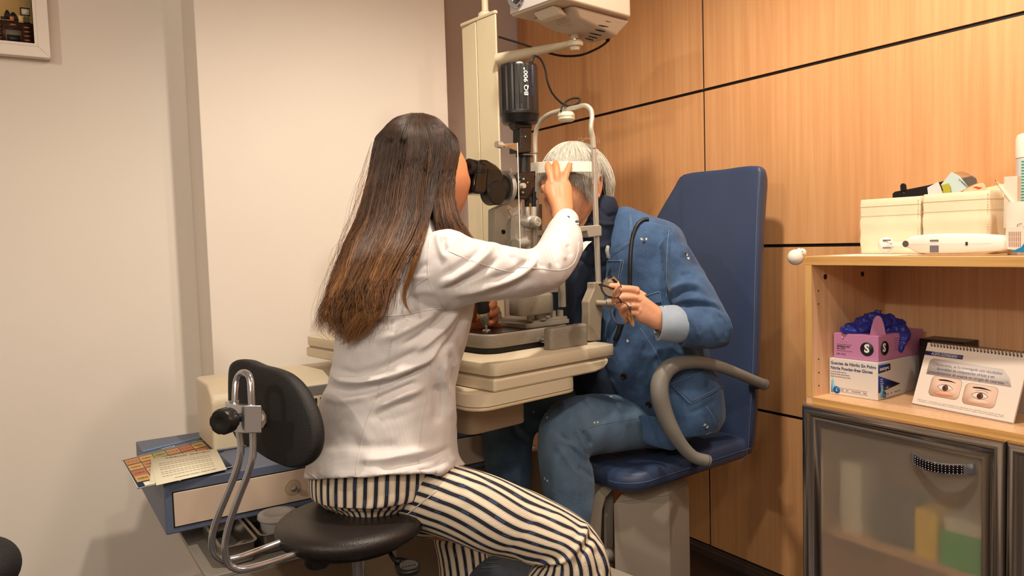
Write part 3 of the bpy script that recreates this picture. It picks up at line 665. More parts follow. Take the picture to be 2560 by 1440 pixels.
# microscope body
def cylb(f, x, y0, y1, b_, r0, r1=None, **k): f.cyl(PB(x, y0, b_), PB(x, y1, b_), r0, r1, **k)
ys = .135
yy = [PB(x+4, y, ys) for x, y in ((1203, 398), (1215, 399), (1238, 412), (1250, 424), (1258, 440), (1262, 458), (1259, 476), (1250, 488), (1225, 487), (1200, 485), (1183, 484), (1180, 472), (1181, 452), (1186, 430), (1190, 405)) ]
f = MB(); f.prism(yy, B*.055); mb_ = f.build('microscope_body', M_gloss, sl, bevel=.008, seg=3)
f = MB(); f.prism([PB(x, y, ys-.004) for x, y in ((1221, 422), (1252, 428), (1258, 446), (1252, 468), (1218, 478))], B*.01); f.build('body_panel', mat('panel_satin', (34, 31, 30), .28), mb_, bevel=.003)
for k, bb_ in enumerate((.15, .215)):
    e1 = PB(1200, 424-k*0, bb_); e1 = T(TL_(PB(1204, 424, .15))[0], bb_, TL_(PB(1204, 424, .15))[2]); e0_ = T(TL_(PB(1168, 417, .15))[0], bb_, TL_(PB(1168, 417, .15))[2])
    ax_ = (e0_-e1).normalized(); Ls = (e0_-e1).length
    f = MB(); f.lathe([(.018, 0), (.0195, .004), (.0195, Ls*.35), (.021, Ls*.38), (.021, Ls*.62), (.0195, Ls*.65), (.0215, Ls*.75), (.0215, Ls*.96), (.018, Ls*1.0), (.0165, Ls*.97), (.012, Ls*.95), (0, Ls*.95)], e1, ax_, n=36)
    ep = f.build('eyepiece', M_black, mb_, sharp=35)
    f = MB(); xo = ax_.orthogonal().normalized(); yo = ax_.cross(xo)
    for i in range(30):
        t = i*2*PI/30; d_ = xo*math.cos(t)+yo*math.sin(t); p = e1+ax_*Ls*.5+d_*.0211
        M = Matrix(((ax_.x, d_.cross(ax_).x, d_.x, p.x), (ax_.y, d_.cross(ax_).y, d_.y, p.y), (ax_.z, d_.cross(ax_).z, d_.z, p.z), (0, 0, 0, 1)))
        f.box((0, 0, 0), (.009 if i % 5 else .014, .0005, .0006), M)
    f.build('scale_marks', mat('mark_grey', (150, 146, 140), .5), ep)['kind'] = 'stuff'
# round converging tube housing underneath with silver ring
c1 = PB(1236, 468, .150)
f = MB(); f.lathe([(.0, .004), (.028, .004), (.0315, .0), (.0315, -.03), (.0, -.03)], PB(1242, 482, .13), -B, n=40); f.build('prism_housing', M_black, mb_, sharp=40)
# magnification ring: axis along A
rc = PB(1262, 470, .165)
f = MB(); f.lathe([(.043, -.008), (.0455, -.006), (.0455, .003), (.043, .005), (.030, .005), (.03, -.008)], rc, A, n=60); f.build('knurled_ring', mat('knurled_silver', (178, 174, 168), .3, .8, bump=.6, bscale=900), mb_, sharp=30)
f = MB(); f.lathe([(.036, 0), (.038, .004), (.036, .03), (.030, .045)], rc-A*.045, A, n=40); f.build('ring_housing', M_black, mb_, sharp=40)
# changer drum block + magnification knob
f = MB(); f.prism([PB(x, y, .155) for x, y in ((1290, 436), (1300, 430), (1336, 432), (1338, 440), (1338, 462), (1330, 492), (1318, 500), (1296, 497), (1288, 484))], B*.035); cb = f.build('changer_body', M_gloss, sl, bevel=.004)
kc = PB(1300, 465, .142)
f = MB(); f.lathe([(.0, .014), (.024, .014), (.0268, .011), (.027, 0)], kc, -B, n=40); kd = f.build('magnification_knob', M_black, cb, sharp=40)
kf = kc-B*.014; ex_ = A; 
Mk = lambda p, rot=0: Matrix(((A.x, 0, -B.x, p.x), (A.y, 0, -B.y, p.y), (0, 1, 0, p.z), (0, 0, 0, 1))) @ Matrix.Rotation(rot, 4, 'Z')
for tx, an in (('10', 90), ('16', 150), ('25', 205), ('40', 260), ('6', 30)):
    r_ = .0185; t = math.radians(an); p = kf-B*.0004+A*(r_*math.cos(t))+Z*(r_*math.sin(t)); text(tx, .0075, Mk(p, t-PI/2) @ Matrix.Translation((0, -.003, 0)), M_ptw, kd, align='CENTER')
f = MB(); f.lathe([(0, .013), (.0062, .013), (.0075, .011), (.0075, 0)], PB(1303, 465, .126), -B, n=24); f.build('knob_cap', M_satin, cb, sharp=40)
# illumination tower
lampx = 1298
tp = PB(1297, 163, CB); bt = PB(1299, 283, CB); up = Vector((0, 0, 1)); Lh = tp.z-bt.z
tc2 = Vector((bt.x, bt.y, 0))
rl = .0535
f = MB(); n = 72; R_ = []
prof_ = [(.0, 1.0), (.80, 1.0), (.93, .985), (.98, .955), (1.0, .92), (1.0, .0)]
for r_, h_ in prof_:
    ring = []
    for i in range(n):
        t = 2*PI*i/n; rr = rl*r_
        if .97 < r_: rr -= .0022*(1 if i % 4 == 0 else 0)
        ring.append(Vector((tc2.x+math.cos(t)*rr, tc2.y+math.sin(t)*rr, bt.z+Lh*h_)))
    R_.append(ring)
f.rings(R_); lh = f.build('lamp_head', M_lampb, sl, sharp=25)
f = MB(); f.lathe([(.054, .002), (.0555, 0), (.0555, -.006), (.0525, -.010), (.0505, -.024), (.047, -.029), (.028, -.034)], bt, n=48); f.build('lamp_collar', M_black, sl, sharp=35)
# vent slots
sd = []
tocam = Vector((CAM.x-tc2.x, CAM.y-tc2.y, 0)).normalized(); rt = Vector((-tocam.y, tocam.x, 0))
if rt.dot(RGT) < 0: rt = -rt
def onlamp(px_off, z, rad=rl): # px_off from axis in metres to the right
    s_ = px_off/rad; c_ = math.sqrt(max(0, 1-s_*s_)); return Vector((tc2.x, tc2.y, 0))+rt*px_off+tocam*rad*c_+Z*z, (rt*s_+tocam*c_)
f = MB()
for off in (-.044, -.037, -.026, -.006, .006):
    p, nn = onlamp(off, 0); x_ = nn.cross(Z).normalized()
    M = Matrix(((x_.x, nn.x, 0, p.x), (x_.y, nn.y, 0, p.y), (0, 0, 1, bt.z+Lh*.24), (0, 0, 0, 1)))
    f.box((0, 0, 0), (.0018, .0012, Lh*.20), M)
f.build('vent_slots', M_dk, lh)['kind'] = 'stuff'
def lamp_text(s, off, z0, size, m, bold=0, w=0):
    p, nn = onlamp(off, z0, rl+.0004); x_ = Z; y_ = nn.cross(Z); y_ = -x_.cross(nn)*-1
    y_ = nn.cross(x_)   # up of letters
    return text(s, size, Matrix(((x_.x, y_.x, nn.x, p.x), (x_.y, y_.y, nn.y, p.y), (x_.z, y_.z, nn.z, p.z), (0, 0, 0, 1))), m, lh, bold=bold, depth=.0004, maxw=w)
zt0 = bt.z+Lh*.29
lamp_text('BQ 900\u00b0', .024, zt0, .016, M_ptw, .02, w=Lh*.56)
lamp_text('LED powered', .036, zt0, .012, mat('print_blue', (34, 42, 96), .5), .005, w=Lh*.54)
# neck under the lamp
f = MB(); f.prism([PB(x, y, CB-.018) for x, y in ((1284, 298), (1331, 296), (1331, 322), (1298, 324), (1292, 318))], B*.03); f.build('lamp_neck', M_black, sl, bevel=.003)
f = MB(); f.prism([PB(x, y, CB-.022) for x, y in ((1301, 318), (1330, 318), (1329, 380), (1292, 383), (1292, 368), (1301, 366))], B*.032); nb = f.build('filter_housing', M_lampb, sl, bevel=.003)
f = MB(); f.cyl(PB(1313, 341, CB-.022), PB(1313, 341, CB-.0226), .0022, n=16); f.build('round_mark', M_ptw, nb)
f = MB(); f.cyl(PB(1304, 341, CB-.022), PB(1304, 341, CB-.0226), .0018, n=16); f.build('green_mark', mat('mark_green', (40, 110, 80), .4), nb)
f = MB(); cylb(f, 1311, 378, 434, CB, .0175); f.build('slit_tube', M_lampb, sl)
f = MB(); cylb(f, 1311, 386, 392, CB, .0245, n=40); sd_ = f.build('scale_disc', M_black, sl, sharp=40)
f = MB(); dc = PB(1311, 389, CB)
for i in range(40):
    t = i*2*PI/40; f.sphere(dc+Vector((math.cos(t), math.sin(t), 0))*.0246, .0009, n=6)
f.build('scale_marks', M_ptw, sd_)['kind'] = 'stuff'
f = MB(); f.prism([PB(x, y, CB-.02) for x, y in ((1312, 430), (1339, 427), (1340, 444), (1312, 446))], B*.03); f.build('tower_head', M_black, sl, bevel=.002)
for px, bb_ in ((1317, .170), (1334, .165)):
    f = MB(); f.tube([PB(px, 444, bb_), PB(px, 478, bb_), PB(px, 480, bb_), PB(px, 517, bb_)], [.0048, .0048, .0072, .0066], n=16, smooth=0); f.build('guide_rod', M_black, sl, sharp=30)
    f = MB(); f.tube([PB(px, 517, bb_), PB(px, 520, bb_), PB(px, 542, bb_)], [.0062, .0075, .0078], n=16, smooth=0); f.build('rod_sleeve', M_hamL, sl, sharp=30)
f = MB(); f.cyl(PB(1303, 525, .18), PB(1303, 548, .18), .006); f.build('rod_sleeve', M_hamL, sl)
f = MB(); f.prism([PB(x, y, .17) for x, y in ((1330, 480), (1345, 498), (1330, 508))], B*.03); f.build('mirror_wedge', M_gloss, sl)
f = MB(); f.prism([PB(x, y, .19) for x, y in ((1316, 458), (1328, 456), (1328, 478), (1322, 484), (1316, 474))], B*.004); f.build('mirror', mat('mirror', (235, 235, 230), .05, 1), sl)
# pivot barrel and knobs
f = MB(); pv0 = PB(1283, 561, .21); pv1 = PB(1343, 553, .125)
f.tube([PB(1286, 552, .19), PB(1343, 555, .150)], [.0165, .0165], smooth=0, n=28); f.build('pivot_barrel', M_hamL, sl, sharp=35)
f = MB(); f.lathe([(.0, .0035), (.004, .0035), (.0042, .005), (.011, .005), (.0135, .003), (.0137, -.016), (.011, -.02)], PB(1343, 555, .130), -B, n=32); kn = f.build('clamp_knob', M_hamL, sl, sharp=35)
f = MB(); f.cyl(PB(1343, 555, .127), PB(1343, 555, .1235), .0035, n=6); f.build('screw', M_satin, kn)
f = MB(); cylb(f, 1315, 565, 660, .18, .014); cylb(f, 1315, 574, 579, .18, .0165); f.build('vertical_post', M_hamL, sl, sharp=40)
f = MB(); cylb(f, 1336, 570, 660, .17, .0085); f.build('vertical_rod', M_hamL, sl)
f = MB(); f.lathe([(.0, .004), (.004, .004), (.012, .003), (.0135, 0), (.0135, -.012), (.009, -.014), (.009, -.04)], PB(1288, 611, .14), (-B-A*.5).normalized(), n=28); f.build('clamp_knob', M_hamL, sl, sharp=35)
f = MB(); f.tube([PB(1290, 611, .15), PB(1315, 606, .18)], [.012, .016], smooth=0, n=24); f.build('pivot_barrel', M_hamL, sl)
f = MB(); f.prism([PB(x, y, .17) for x, y in ((1262, 640), (1345, 640), (1400, 690), (1402, 700), (1262, 700))], B*.035); f.build('lower_bracket', M_hamL, sl, bevel=.004)
f = MB(); cylb(f, 1277, 420, 446, .14, .0022, n=10); f.build('pin', M_satin, sl)
# breath shield and its bracket
M_acr = mat('acrylic', (250, 252, 250), .03, trans=1, ior=1.03, spec=.25)
gb = .125
sh = [PB(1166, 352, gb), PB(1294, 357, gb), PB(1300, 620, gb), PB(1176, 610, gb)]
sh = [PB(1186, 384, gb), PB(1294, 358, gb), PB(1301, 622, gb), PB(1196, 622, gb)]
f = MB(); f.prism(sh, B*.0025); bs = f.build('breath_shield', M_acr, sl)
f = MB(); f.tube([PB(1293.5, 357, gb-.0005), PB(1300.5, 622, gb-.0005)], [.0012, .0012], n=8, smooth=0); f.build('shield_edge', mat('acrylic_edge', (240, 236, 224), .35), bs)
f = MB(); f.prism([PB(x, y, gb) for x, y in ((1262, 362), (1292, 357), (1293, 377), (1270, 368), (1262, 368))], B*.004); f.build('shield_bracket', M_steel, sl)
f = MB(); kx = PB(1241, 361, gb+.005); ky = PB(1264, 364, gb+.005); f.tube([kx, kx.lerp(ky, .55), kx.lerp(ky, .57), ky, PB(1282, 362, CB-.02)], [.0088, .0092, .005, .005, .005], n=24, smooth=0); f.build('shield_knob', M_satin, sl, sharp=35)
# ---- head rest: two posts joined by an arched tube
hb0, hb1 = .088, .325
def TP(px, py, bb_): return PB(px, py, bb_)
top = [(1484, 372, hb0), (1482, 345, hb0), (1478, 325, hb0), (1478, 310, hb0), (1480, 292, hb0+.002), (1477, 274, hb0+.01), (1463, 264, hb0+.03), (1443, 268, hb0+.07), (1420, 273, hb0+.11), (1395, 278, hb0+.15), (1372, 286, hb0+.18), (1352, 302, hb0+.21), (1341, 325, hb0+.23), (1338, 350, hb1), (1339, 385, hb1)]
f = MB(); f.tube([TP(*p) for p in top], [.0075]*2+[.0068]*(len(top)-2), n=20, smooth=6); f.build('head_rest_tube', M_tubes, sl, sharp=0)
f = MB(); cylb(f, 1339, 384, 512, hb1, .0058); cylb(f, 1342, 468, 512, hb1, .0068); f.build('head_rest_post', M_satin, sl)
f = MB(); cylb(f, 1346, 511, 580, hb1, .0115); f.build('post_sleeve', M_hamL, sl)
nb_ = hb0
f = MB(); f.tube([TP(1484, 366, nb_), TP(1488, 470, nb_)], [.0068, .0068], smooth=0, n=20); f.tube([TP(1486.5, 450, nb_), TP(1496, 706, nb_)], [.0082, .0084], smooth=0, n=20); f.build('head_rest_post', M_satin, sl)
f = MB(); f.tube([TP(1479, 348, nb_-.006), TP(1482, 460, nb_-.006)], [.0018, .0018], smooth=0, n=8); f.build('side_rod', M_satin, sl)
# far end continues to the table behind the arm
f = MB(); f.tube([TP(1346, 575, hb1), T(TL_(TP(1346, 575, hb1))[0], hb1, 0)], [.010, .011], smooth=0); f.build('head_rest_post', M_satin, sl)
# lower casting of the near post
cs = [(1486, 706), (1507, 705), (1508, 722), (1513, 745), (1512, 760), (1505, 800), (1503, 853), (1471, 853), (1473, 780), (1472, 755), (1486, 722)]
f = MB(); f.prism([PB(x, y, nb_-.014) for x, y in cs], B*.03); f.build('post_casting', mat('casting', (150, 138, 118), .42), sl, bevel=.004)
f = MB(); f.tube([PB(1490, 757, nb_-.012), PB(1514, 758, nb_-.03)], [.0085, .0085], smooth=0); f.tube([PB(1514, 758, nb_-.03), PB(1520, 757, nb_-.032), PB(1536, 758, nb_-.04)], [.0085, .0125, .0125], smooth=0); f.build('height_knob', mat('casting', (150, 138, 118), .42), sl, sharp=35)
# chin rest
cr0 = TL_(PB(1488, 577, nb_)); ZC_ = cr0[2]
x_ = cr0[0]
f = MB(); f.prism([PB(x, y, nb_-.014) for x, y in ((1440, 567), (1500, 562), (1505, 566), (1505, 590), (1472, 594), (1468, 578), (1440, 582))], B*.03)
f.build('chin_rest_clamp', M_hamL, sl, bevel=.003)
f = MB(); f.prism([T(x_-.012, nb_+.01, ZC_-.008), T(x_-.012, hb1, ZC_-.008), T(x_-.012, hb1, ZC_+.008), T(x_-.012, nb_+.01, ZC_+.008)], A*.028); f.build('chin_rest_bar', M_hamL, sl, bevel=.002)
f = MB(); R_ = []
for k, (hh, s_) in enumerate(((0, 1), (.012, 1.05))):
    R_.append([T(x_-.028+.034*s_*math.cos(t*PI/12), .205+.05*s_*math.sin(t*PI/12), ZC_+.006+hh) for t in range(24)])
f.rings(R_); cr_ = f.build('chin_cup', M_hamL, sl, sharp=40)
f = MB()
for k in range(3): slab(f, [(x_-.05+.001*k, .165), (x_+.002, .160+.001*k), (x_+.004, .245), (x_-.052, .248)], ZC_+.0185+k*.0006, ZC_+.019+k*.0006)
f.build('chin_papers', mat('paper_tissue', (240, 238, 230), .7), cr_)['kind'] = 'stuff'
# white forehead band, arched across the posts
G = []; n = 28
for r_ in range(2):
    row = []
    for i in range(n+1):
        u = i/n; bb_ = nb_+(hb1-nb_)*u
        p0_ = PB(1486, 404 if r_ == 0 else 430, nb_); p1_ = PB(1331, 412 if r_ == 0 else 440, hb1)
        p = p0_.lerp(p1_, u)-A*.088*math.sin(PI*u)**.6
        row.append(p)
    G.append(row)
f = MB(); f.grid(G, thick=.004); f.build('forehead_band', M_white, sl, bevel=.001)
# fixation lamp on the arch
fl = PB(1416, 292, hb0+.11)
f = MB(); f.lathe([(0, .013), (.020, .013), (.0245, .009), (.0255, .003), (.0255, 0)], fl, n=40); f.lathe([(.0245, 0), (.0248, -.008), (.020, -.013), (0, -.014)], fl, n=40); f.build('fixation_lamp', mat('fix_cream', (206, 200, 180), .35), sl, sharp=40)
# lamp cable with a loop on the arch
cb_ = [(1326, 158, .20), (1332, 141, .20), (1345, 142, .205), (1356, 155, .205), (1364, 178, .205), (1369, 205, .205), (1381, 233, .205), (1402, 256, .20), (1420, 265, .195), (1438, 262, .19), (1449, 253, .19), (1447, 246, .195), (1432, 246, .20), (1415, 254, .20), (1406, 266, .198), (1402, 278, .195)]
f = MB(); f.tube([PB(*c) for c in cb_], .0030, n=10, smooth=8); f.tube([PB(1325, 161, .2), PB(1335, 141, .2)], [.0055, .0035], smooth=0); f.build('lamp_cable', M_rub, sl, sharp=0)
# ------------------------------------------------------------------ operator stool
stz = 0
sc0 = P(875, 1291, 1.665); 
stool = thing('stool', (sc0.x, sc0.y, ZF), 'black round stool with a curved backrest on two bent chrome bars', 'stool')
M_lea = mat('black_vinyl', (34, 28, 27), .38, bump=.35, bscale=420)
f = MB(); prof = [(0, .004), (.09, .003), (.130, .001), (.150, -.004), (.1585, -.012), (.1605, -.022), (.157, -.034), (.146, -.042), (.12, -.047), (0, -.047)]
f.lathe(prof, sc0+Z*0.004, n=72); f.build('seat', M_lea, stool, sharp=0)
f = MB(); f.cyl(sc0-Z*.044, sc0-Z*.052, .125, n=48); f.build('seat_plate', M_black, stool)
pc0 = sc0+P(895, 1400, 1.665)-P(878, 1400, 1.665)
f = MB(); f.cyl((pc0.x, pc0.y, ZF+.03), (pc0.x, pc0.y, sc0.z-.05), .0145); f.build('gas_lift', M_chr, stool)
for k in range(5):
    t = k*2*PI/5+.3; d_ = Vector((math.cos(t), math.sin(t), 0)); c0 = Vector((pc0.x, pc0.y, ZF+.09))
    f = MB(); f.tube([c0, c0+d_*.24-Z*.03], [.022, .014], smooth=0); lg = f.build('leg', M_chr, stool)
    f = MB(); e = c0+d_*.24-Z*.062; s_ = d_.cross(Z); f.cyl(e-s_*.012, e+s_*.012, .027); f.build('caster', M_black, lg, sharp=35)
def pth(pts, dfun): return [P(x, y, dfun(i)) for i, (x, y) in enumerate(pts)]
lp = [(588, 1010, 1.47), (589, 975, 1.475), (592, 950, 1.48), (600, 936, 1.478), (609, 932, 1.472), (619, 936, 1.465), (626, 950, 1.458), (628, 980, 1.452), (631, 1040, 1.447), (633, 1110, 1.443), (630, 1150, 1.44), (618, 1190, 1.44), (600, 1235, 1.44), (578, 1295, 1.44), (565, 1345, 1.44), (563, 1380, 1.44), (571, 1408, 1.444), (588, 1421, 1.45), (615, 1423, 1.46), (680, 1405, 1.50), (735, 1386, 1.535), (790, 1368, 1.57)]
lq = [(590, 1000, 1.472), (593, 1035, 1.47), (598, 1080, 1.468), (602, 1115, 1.466), (600, 1145, 1.466), (590, 1180, 1.466), (570, 1230, 1.466), (549, 1280, 1.466), (535, 1320, 1.466), (530, 1350, 1.467), (533, 1375, 1.47), (545, 1393, 1.477), (565, 1400, 1.487), (600, 1393, 1.505), (650, 1375, 1.54), (720, 1350, 1.58), (790, 1330, 1.61)]
f = MB(); f.tube([P(*c) for c in lp], .0068, n=16, smooth=5); f.build('back_bar', M_chr, stool, sharp=0)
f = MB(); f.tube([P(*c) for c in lq], .0068, n=16, smooth=5); f.build('back_bar', M_chr, stool, sharp=0)
# backrest pad: outline on a curved upright surface
out = [(566, 960), (568, 922), (576, 906), (590, 900), (612, 903), (640, 915), (668, 922), (700, 934), (724, 952), (746, 980), (764, 1015), (777, 1050), (784, 1085), (783, 1120), (772, 1148), (752, 1167), (728, 1172), (700, 1164), (665, 1148), (635, 1128), (605, 1112), (585, 1095), (572, 1060), (567, 1010)]
def dpad(x, y): u = (x-675)/110; return 1.535-.062*u+.010*u*u-.012*(y-1035)/140
def padring(sc_, off):
    cx_, cy_ = 676, 1035; o = []
    for x, y in smooth_poly(out, 3):
        X_ = cx_+(x-cx_)*sc_; Y_ = cy_+(y-cy_)*sc_; o.append(P(X_, Y_, dpad(X_, Y_))+A*off)
    return o
f = MB(); f.rings([padring(.0+.02, 0), padring(.5, 0), padring(.93, 0), padring(.985, .002), padring(1.0, .008), padring(1.0, .016), padring(.985, .024), padring(.93, .030), padring(.5, .032), padring(.02, .030)])
f.build('backrest', mat('backrest_black', (24, 23, 23), .55, bump=.5, bscale=500), stool, sharp=0)
# clamp, knob
cl = [(585, 999), (596, 1008), (640, 1011), (640, 1081), (600, 1077), (589, 1050)]
f = MB(); G = []
for k in range(2):
    G.append([P(x, [1000, 1008, 1011, 1012][i] if k == 0 else [1060, 1076, 1080, 1080][i], d_) for i, (x, d_) in enumerate(((585, 1.48), (597, 1.462), (628, 1.436), (640, 1.445)))])
f.grid(G, thick=.018); f.build('clamp', M_chr, stool, bevel=.002)
kk = P(572, 1049, 1.425); kt = P(600, 1040, 1.46); ax_ = (kk-kt).normalized()
f = MB(); n = 48; R_ = []
for r_, h_ in ((.008, -.03), (.008, -.004), (.018, -.002), (.0235, .0), (.0245, .004), (.0245, .022), (.022, .027), (.014, .0285), (.009, .027), (.0, .026)):
    x_ = ax_.orthogonal().normalized(); y_ = ax_.cross(x_); R_.append([kk+ax_*h_+(x_*math.cos(2*PI*i/n)+y_*math.sin(2*PI*i/n))*max(1e-5, r_*(1 - (.05 if (i % 8 < 2 and .02 < r_) else 0))) for i in range(n)])
f.rings(R_); f.build('clamp_knob', M_black, stool, sharp=40)
f = MB(); p0 = P(640, 1043, 1.46); p1 = P(656, 1045, 1.50)
f.lathe([(0, .0), (.008, .0), (.0088, .002), (.0088, .010), (.006, .011), (.006, .03)], P(650, 1045, 1.455), (P(652, 1045, 1.6)-P(650, 1045, 1.455)).normalized(), n=24); f.build('bolt', M_satin, stool, sharp=35)
f = MB(); pl = [P(x, y, dpad(x, y)-.004) for x, y in ((640, 1022), (655, 1025), (664, 1038), (664, 1058), (657, 1070), (640, 1066))]; f.prism(pl, A*.003); f.build('bracket_plate', M_steel, stool)
# under-seat bracket and hand wheel
f = MB(); f.prism([P(x, y, 1.56) for x, y in ((728, 1358), (800, 1362), (800, 1378), (740, 1372))], FWD*.06); f.build('seat_bracket', M_black, stool, bevel=.002)
wb = P(793, 1377, 1.575); f = MB(); n = 60
R_ = []
for r_, z_ in ((.005, .012), (.02, .006), (.0265, .002), (.0275, -.004), (.0265, -.026), (.022, -.032), (.0, -.033)):
    R_.append([wb+Vector((math.cos(2*PI*i/n), math.sin(2*PI*i/n), 0))*max(1e-5, r_*(1-(.03 if i % 2 and r_ > .02 else 0)))+Z*z_ for i in range(n)])
f.rings(R_[::-1]); f.build('hand_wheel', M_black, stool, sharp=35)
# height lever with embossed paddle
f = MB(); f.tube([P(966, 1358, 1.62), P(972, 1376, 1.60), P(985, 1398, 1.585), P(1000, 1404, 1.58)], [.005, .0045, .005, .006], smooth=4); 
lv = f.build('height_lever', M_black, stool)
ring = [(986, 1394), (1000, 1392), (1020, 1396), (1040, 1400), (1051, 1408), (1052, 1416), (1043, 1425), (1022, 1431), (1004, 1431), (992, 1424), (986, 1408)]
lz = P(1018, 1412, 1.575).z
f = MB(); f.prism([PZ(x, y, lz) for x, y in smooth_poly(ring, 3)], Z*-.009); f.build('lever_paddle', M_black, lv, bevel=.003)
f = MB(); rg = [(1003, 1404), (1020, 1401), (1038, 1404), (1046, 1411), (1040, 1420), (1020, 1425), (1004, 1423), (999, 1414)]
f.prism([PZ(x, y, lz+.0005) for x, y in smooth_poly(rg, 3)], Z*.0015); f.build('paddle_inset', mat('inset_grey', (62, 58, 54), .4), lv)
o_ = PZ(1006, 1421, lz+.0024); ex = (PZ(1040, 1414, lz)-PZ(1006, 1421, lz)).normalized(); ey = Z.cross(ex)
text('TENTE', .012, Matrix(((ex.x, ey.x, 0, o_.x), (ex.y, ey.y, 0, o_.y), (0, 0, 1, o_.z), (0, 0, 0, 1))), M_black, lv, maxw=.028) if 0 else None
f = MB()
for i in range(5): p = o_+ex*(.003+i*.006); f.box(p+ey*.005, (.0018, .008, .0008), RZ((0, 0, 0)))
f.build('paddle_ribs', M_black, lv)

# ------------------------------------------------------------------ examination chair
WV = None
tr = P(1900, 414, 2.37); tl = P(1690, 441, 2.66)
wv = tl-tr; wv.z = 0; wv.normalize(); fc = Vector((wv.y, -wv.x, 0))          # fc = facing direction of the chair
if fc.dot(RGT) > 0: fc = -fc
M_navyL = mat('navy_leather', (56, 70, 100), .36, bump=.18, bscale=700, var=.05, vscale=5)
M_seam = mat('navy_seam', (84, 98, 130), .6)
ch = thing('examination_chair', (tr.x, tr.y-.1, ZF), 'high backed dark blue leather chair the patient sits on', 'chair')
# back: plane slightly tilted
nb3 = (fc*math.cos(.10)+Z*math.sin(.10)).normalized()
def CH(px, py, off=0): v = ray(px, py); return CAM+v*(((tr-CAM).dot(nb3)+off)/v.dot(nb3))
rows = [(410, 1712, 1893), (418, 1697, 1903), (440, 1688, 1902), (480, 1664, 1899), (550, 1627, 1896), (650, 1590, 1893), (800, 1560, 1889), (950, 1545, 1885), (1050, 1545, 1879), (1120, 1545, 1874), (1160, 1560, 1862)]
R_ = []
for (y, xl, xr) in rows:
    ylx = y+ (27 if y < 1000 else 0)*(1 if y < 600 else .5)
    l = CH(xl, ylx if y < 480 else y); r = CH(xr, y); z_ = r.z; l.z = z_ + (l.z-z_)*0
    dv = (l-r); W_ = dv.length; dv.normalize(); th_ = .085 if y > 430 else .05
    ring = []
    for k in range(41):
        u = k/40; bul = 1-abs(2*u-1)**6
        ring.append(r+dv*W_*u+nb3*(.012*(math.cos((u-.5)*2*PI)*-1)*.5*bul+.0))
    for k in range(41):
        u = 1-k/40; e = (1-abs(2*u-1)**5)
        ring.append(r+dv*W_*u-nb3*(.02+(th_-.02)*max(0, e)**.5))
    R_.append(ring)
f = MB(); f.rings(R_); o = f.build('backrest', M_navyL, ch, sharp=0)
b_ = o.modifiers.new('sub', 'SUBSURF'); b_.levels = b_.render_levels = 1
f = MB(); f.tube([CH(xr-4, y, .004) for (y, xl, xr) in rows[3:]], .0012, n=8, smooth=4); f.build('piping', M_seam, ch)
# seat cushion
zs_top = P(1870, 1100, 2.35).z
sr = CH(1874, 1112); 
def SE(px, py): return PZ(px, py, zs_top)
sb = Vector((sr.x, sr.y, 0)); 
Mx = Matrix(((fc.x, wv.x, 0, sb.x), (fc.y, wv.y, 0, sb.y), (0, 0, 1, 0), (0, 0, 0, 1)))   # x forward, y to far side
sf = PZ(1486, 1160, zs_top-.05)-sb; sl_ = abs(Vector((sf.x, sf.y, 0)).dot(fc)); 
LS = .50
print('seat len', sl_, 'z', zs_top, 'w', wv, 'fc', fc)
R_ = []; n = 40; ring_pts = rrect(-.06, LS, 0, .47, .09, 8)
for k_, z_ in ((.90, -.066), (.96, -.060), (.995, -.046), (1.0, -.030), (.985, -.012), (.95, -.001), (.85, .004), (.5, .002), (.05, 0)):
    cx_, cy_ = (LS-.06)/2, .235
    R_.append([Mx @ Vector((cx_+(x-cx_)*k_, cy_+(y-cy_)*k_, zs_top+z_-(.02*max(0, (x-.1)/.4)**2) - (.0 if z_ > -.05 else .0))) for x, y in ring_pts])
f = MB(); f.rings(R_); o = f.build('seat', M_navyL, ch, sharp=0); b_ = o.modifiers.new('sub', 'SUBSURF'); b_.levels = b_.render_levels = 1
f = MB(); f.tube([Mx @ Vector((x*1.003, (y-.235)*1.004+.235, zs_top-.030-(.02*max(0, (x-.1)/.4)**2))) for x, y in ring_pts[:]][18:]+[], .0011, n=8, smooth=3); f.build('piping', M_seam, ch)
# arm rests: bent flat oval tube
M_arm = mat('arm_grey', (122, 118, 112), .42)
ap = [(1767, 1152, 2.10), (1735, 1142, 2.09), (1706, 1115, 2.08), (1680, 1075, 2.07), (1660, 1030, 2.065), (1649, 985, 2.06), (1652, 948, 2.065), (1672, 920, 2.075), (1705, 907, 2.095), (1750, 906, 2.125), (1800, 917, 2.16), (1845, 934, 2.195), (1880, 949, 2.23), (1910, 961, 2.26)]
rr = [.0175, .0165, .018, .021, .0235, .025, .025, .0235, .020, .018, .0165, .0155, .0155, .0155]
f = MB(); f.tube([P(*c) for c in ap], rr, n=24, smooth=6); ar = f.build('armrest', M_arm, ch, sharp=0)
for q0, q1 in ((ap[0], ap[1]), (ap[-1], ap[-2])):
    c0 = P(*q0); d_ = (c0-P(*q1)).normalized(); f = MB(); f.lathe([(.0165, -.003), (.0175, .002), (.016, .006), (.010, .0065), (.010, .0055), (0, .0055)], c0, d_, n=28); f.build('end_cap', M_arm, ar, sharp=40)
f = MB(); f.tube([P(1905, 962, 2.26), P(1880, 966, 2.36)], .011, smooth=0); f.tube([P(1755, 1150, 2.09), P(1735, 1160, 2.25)], .011, smooth=0); f.build('arm_bracket', M_black, ch)
sh_ = wv*.56
f = MB(); f.tube([P(*c)+sh_ for c in ap], rr, n=24, smooth=6); f.build('armrest', M_arm, ch, sharp=0)
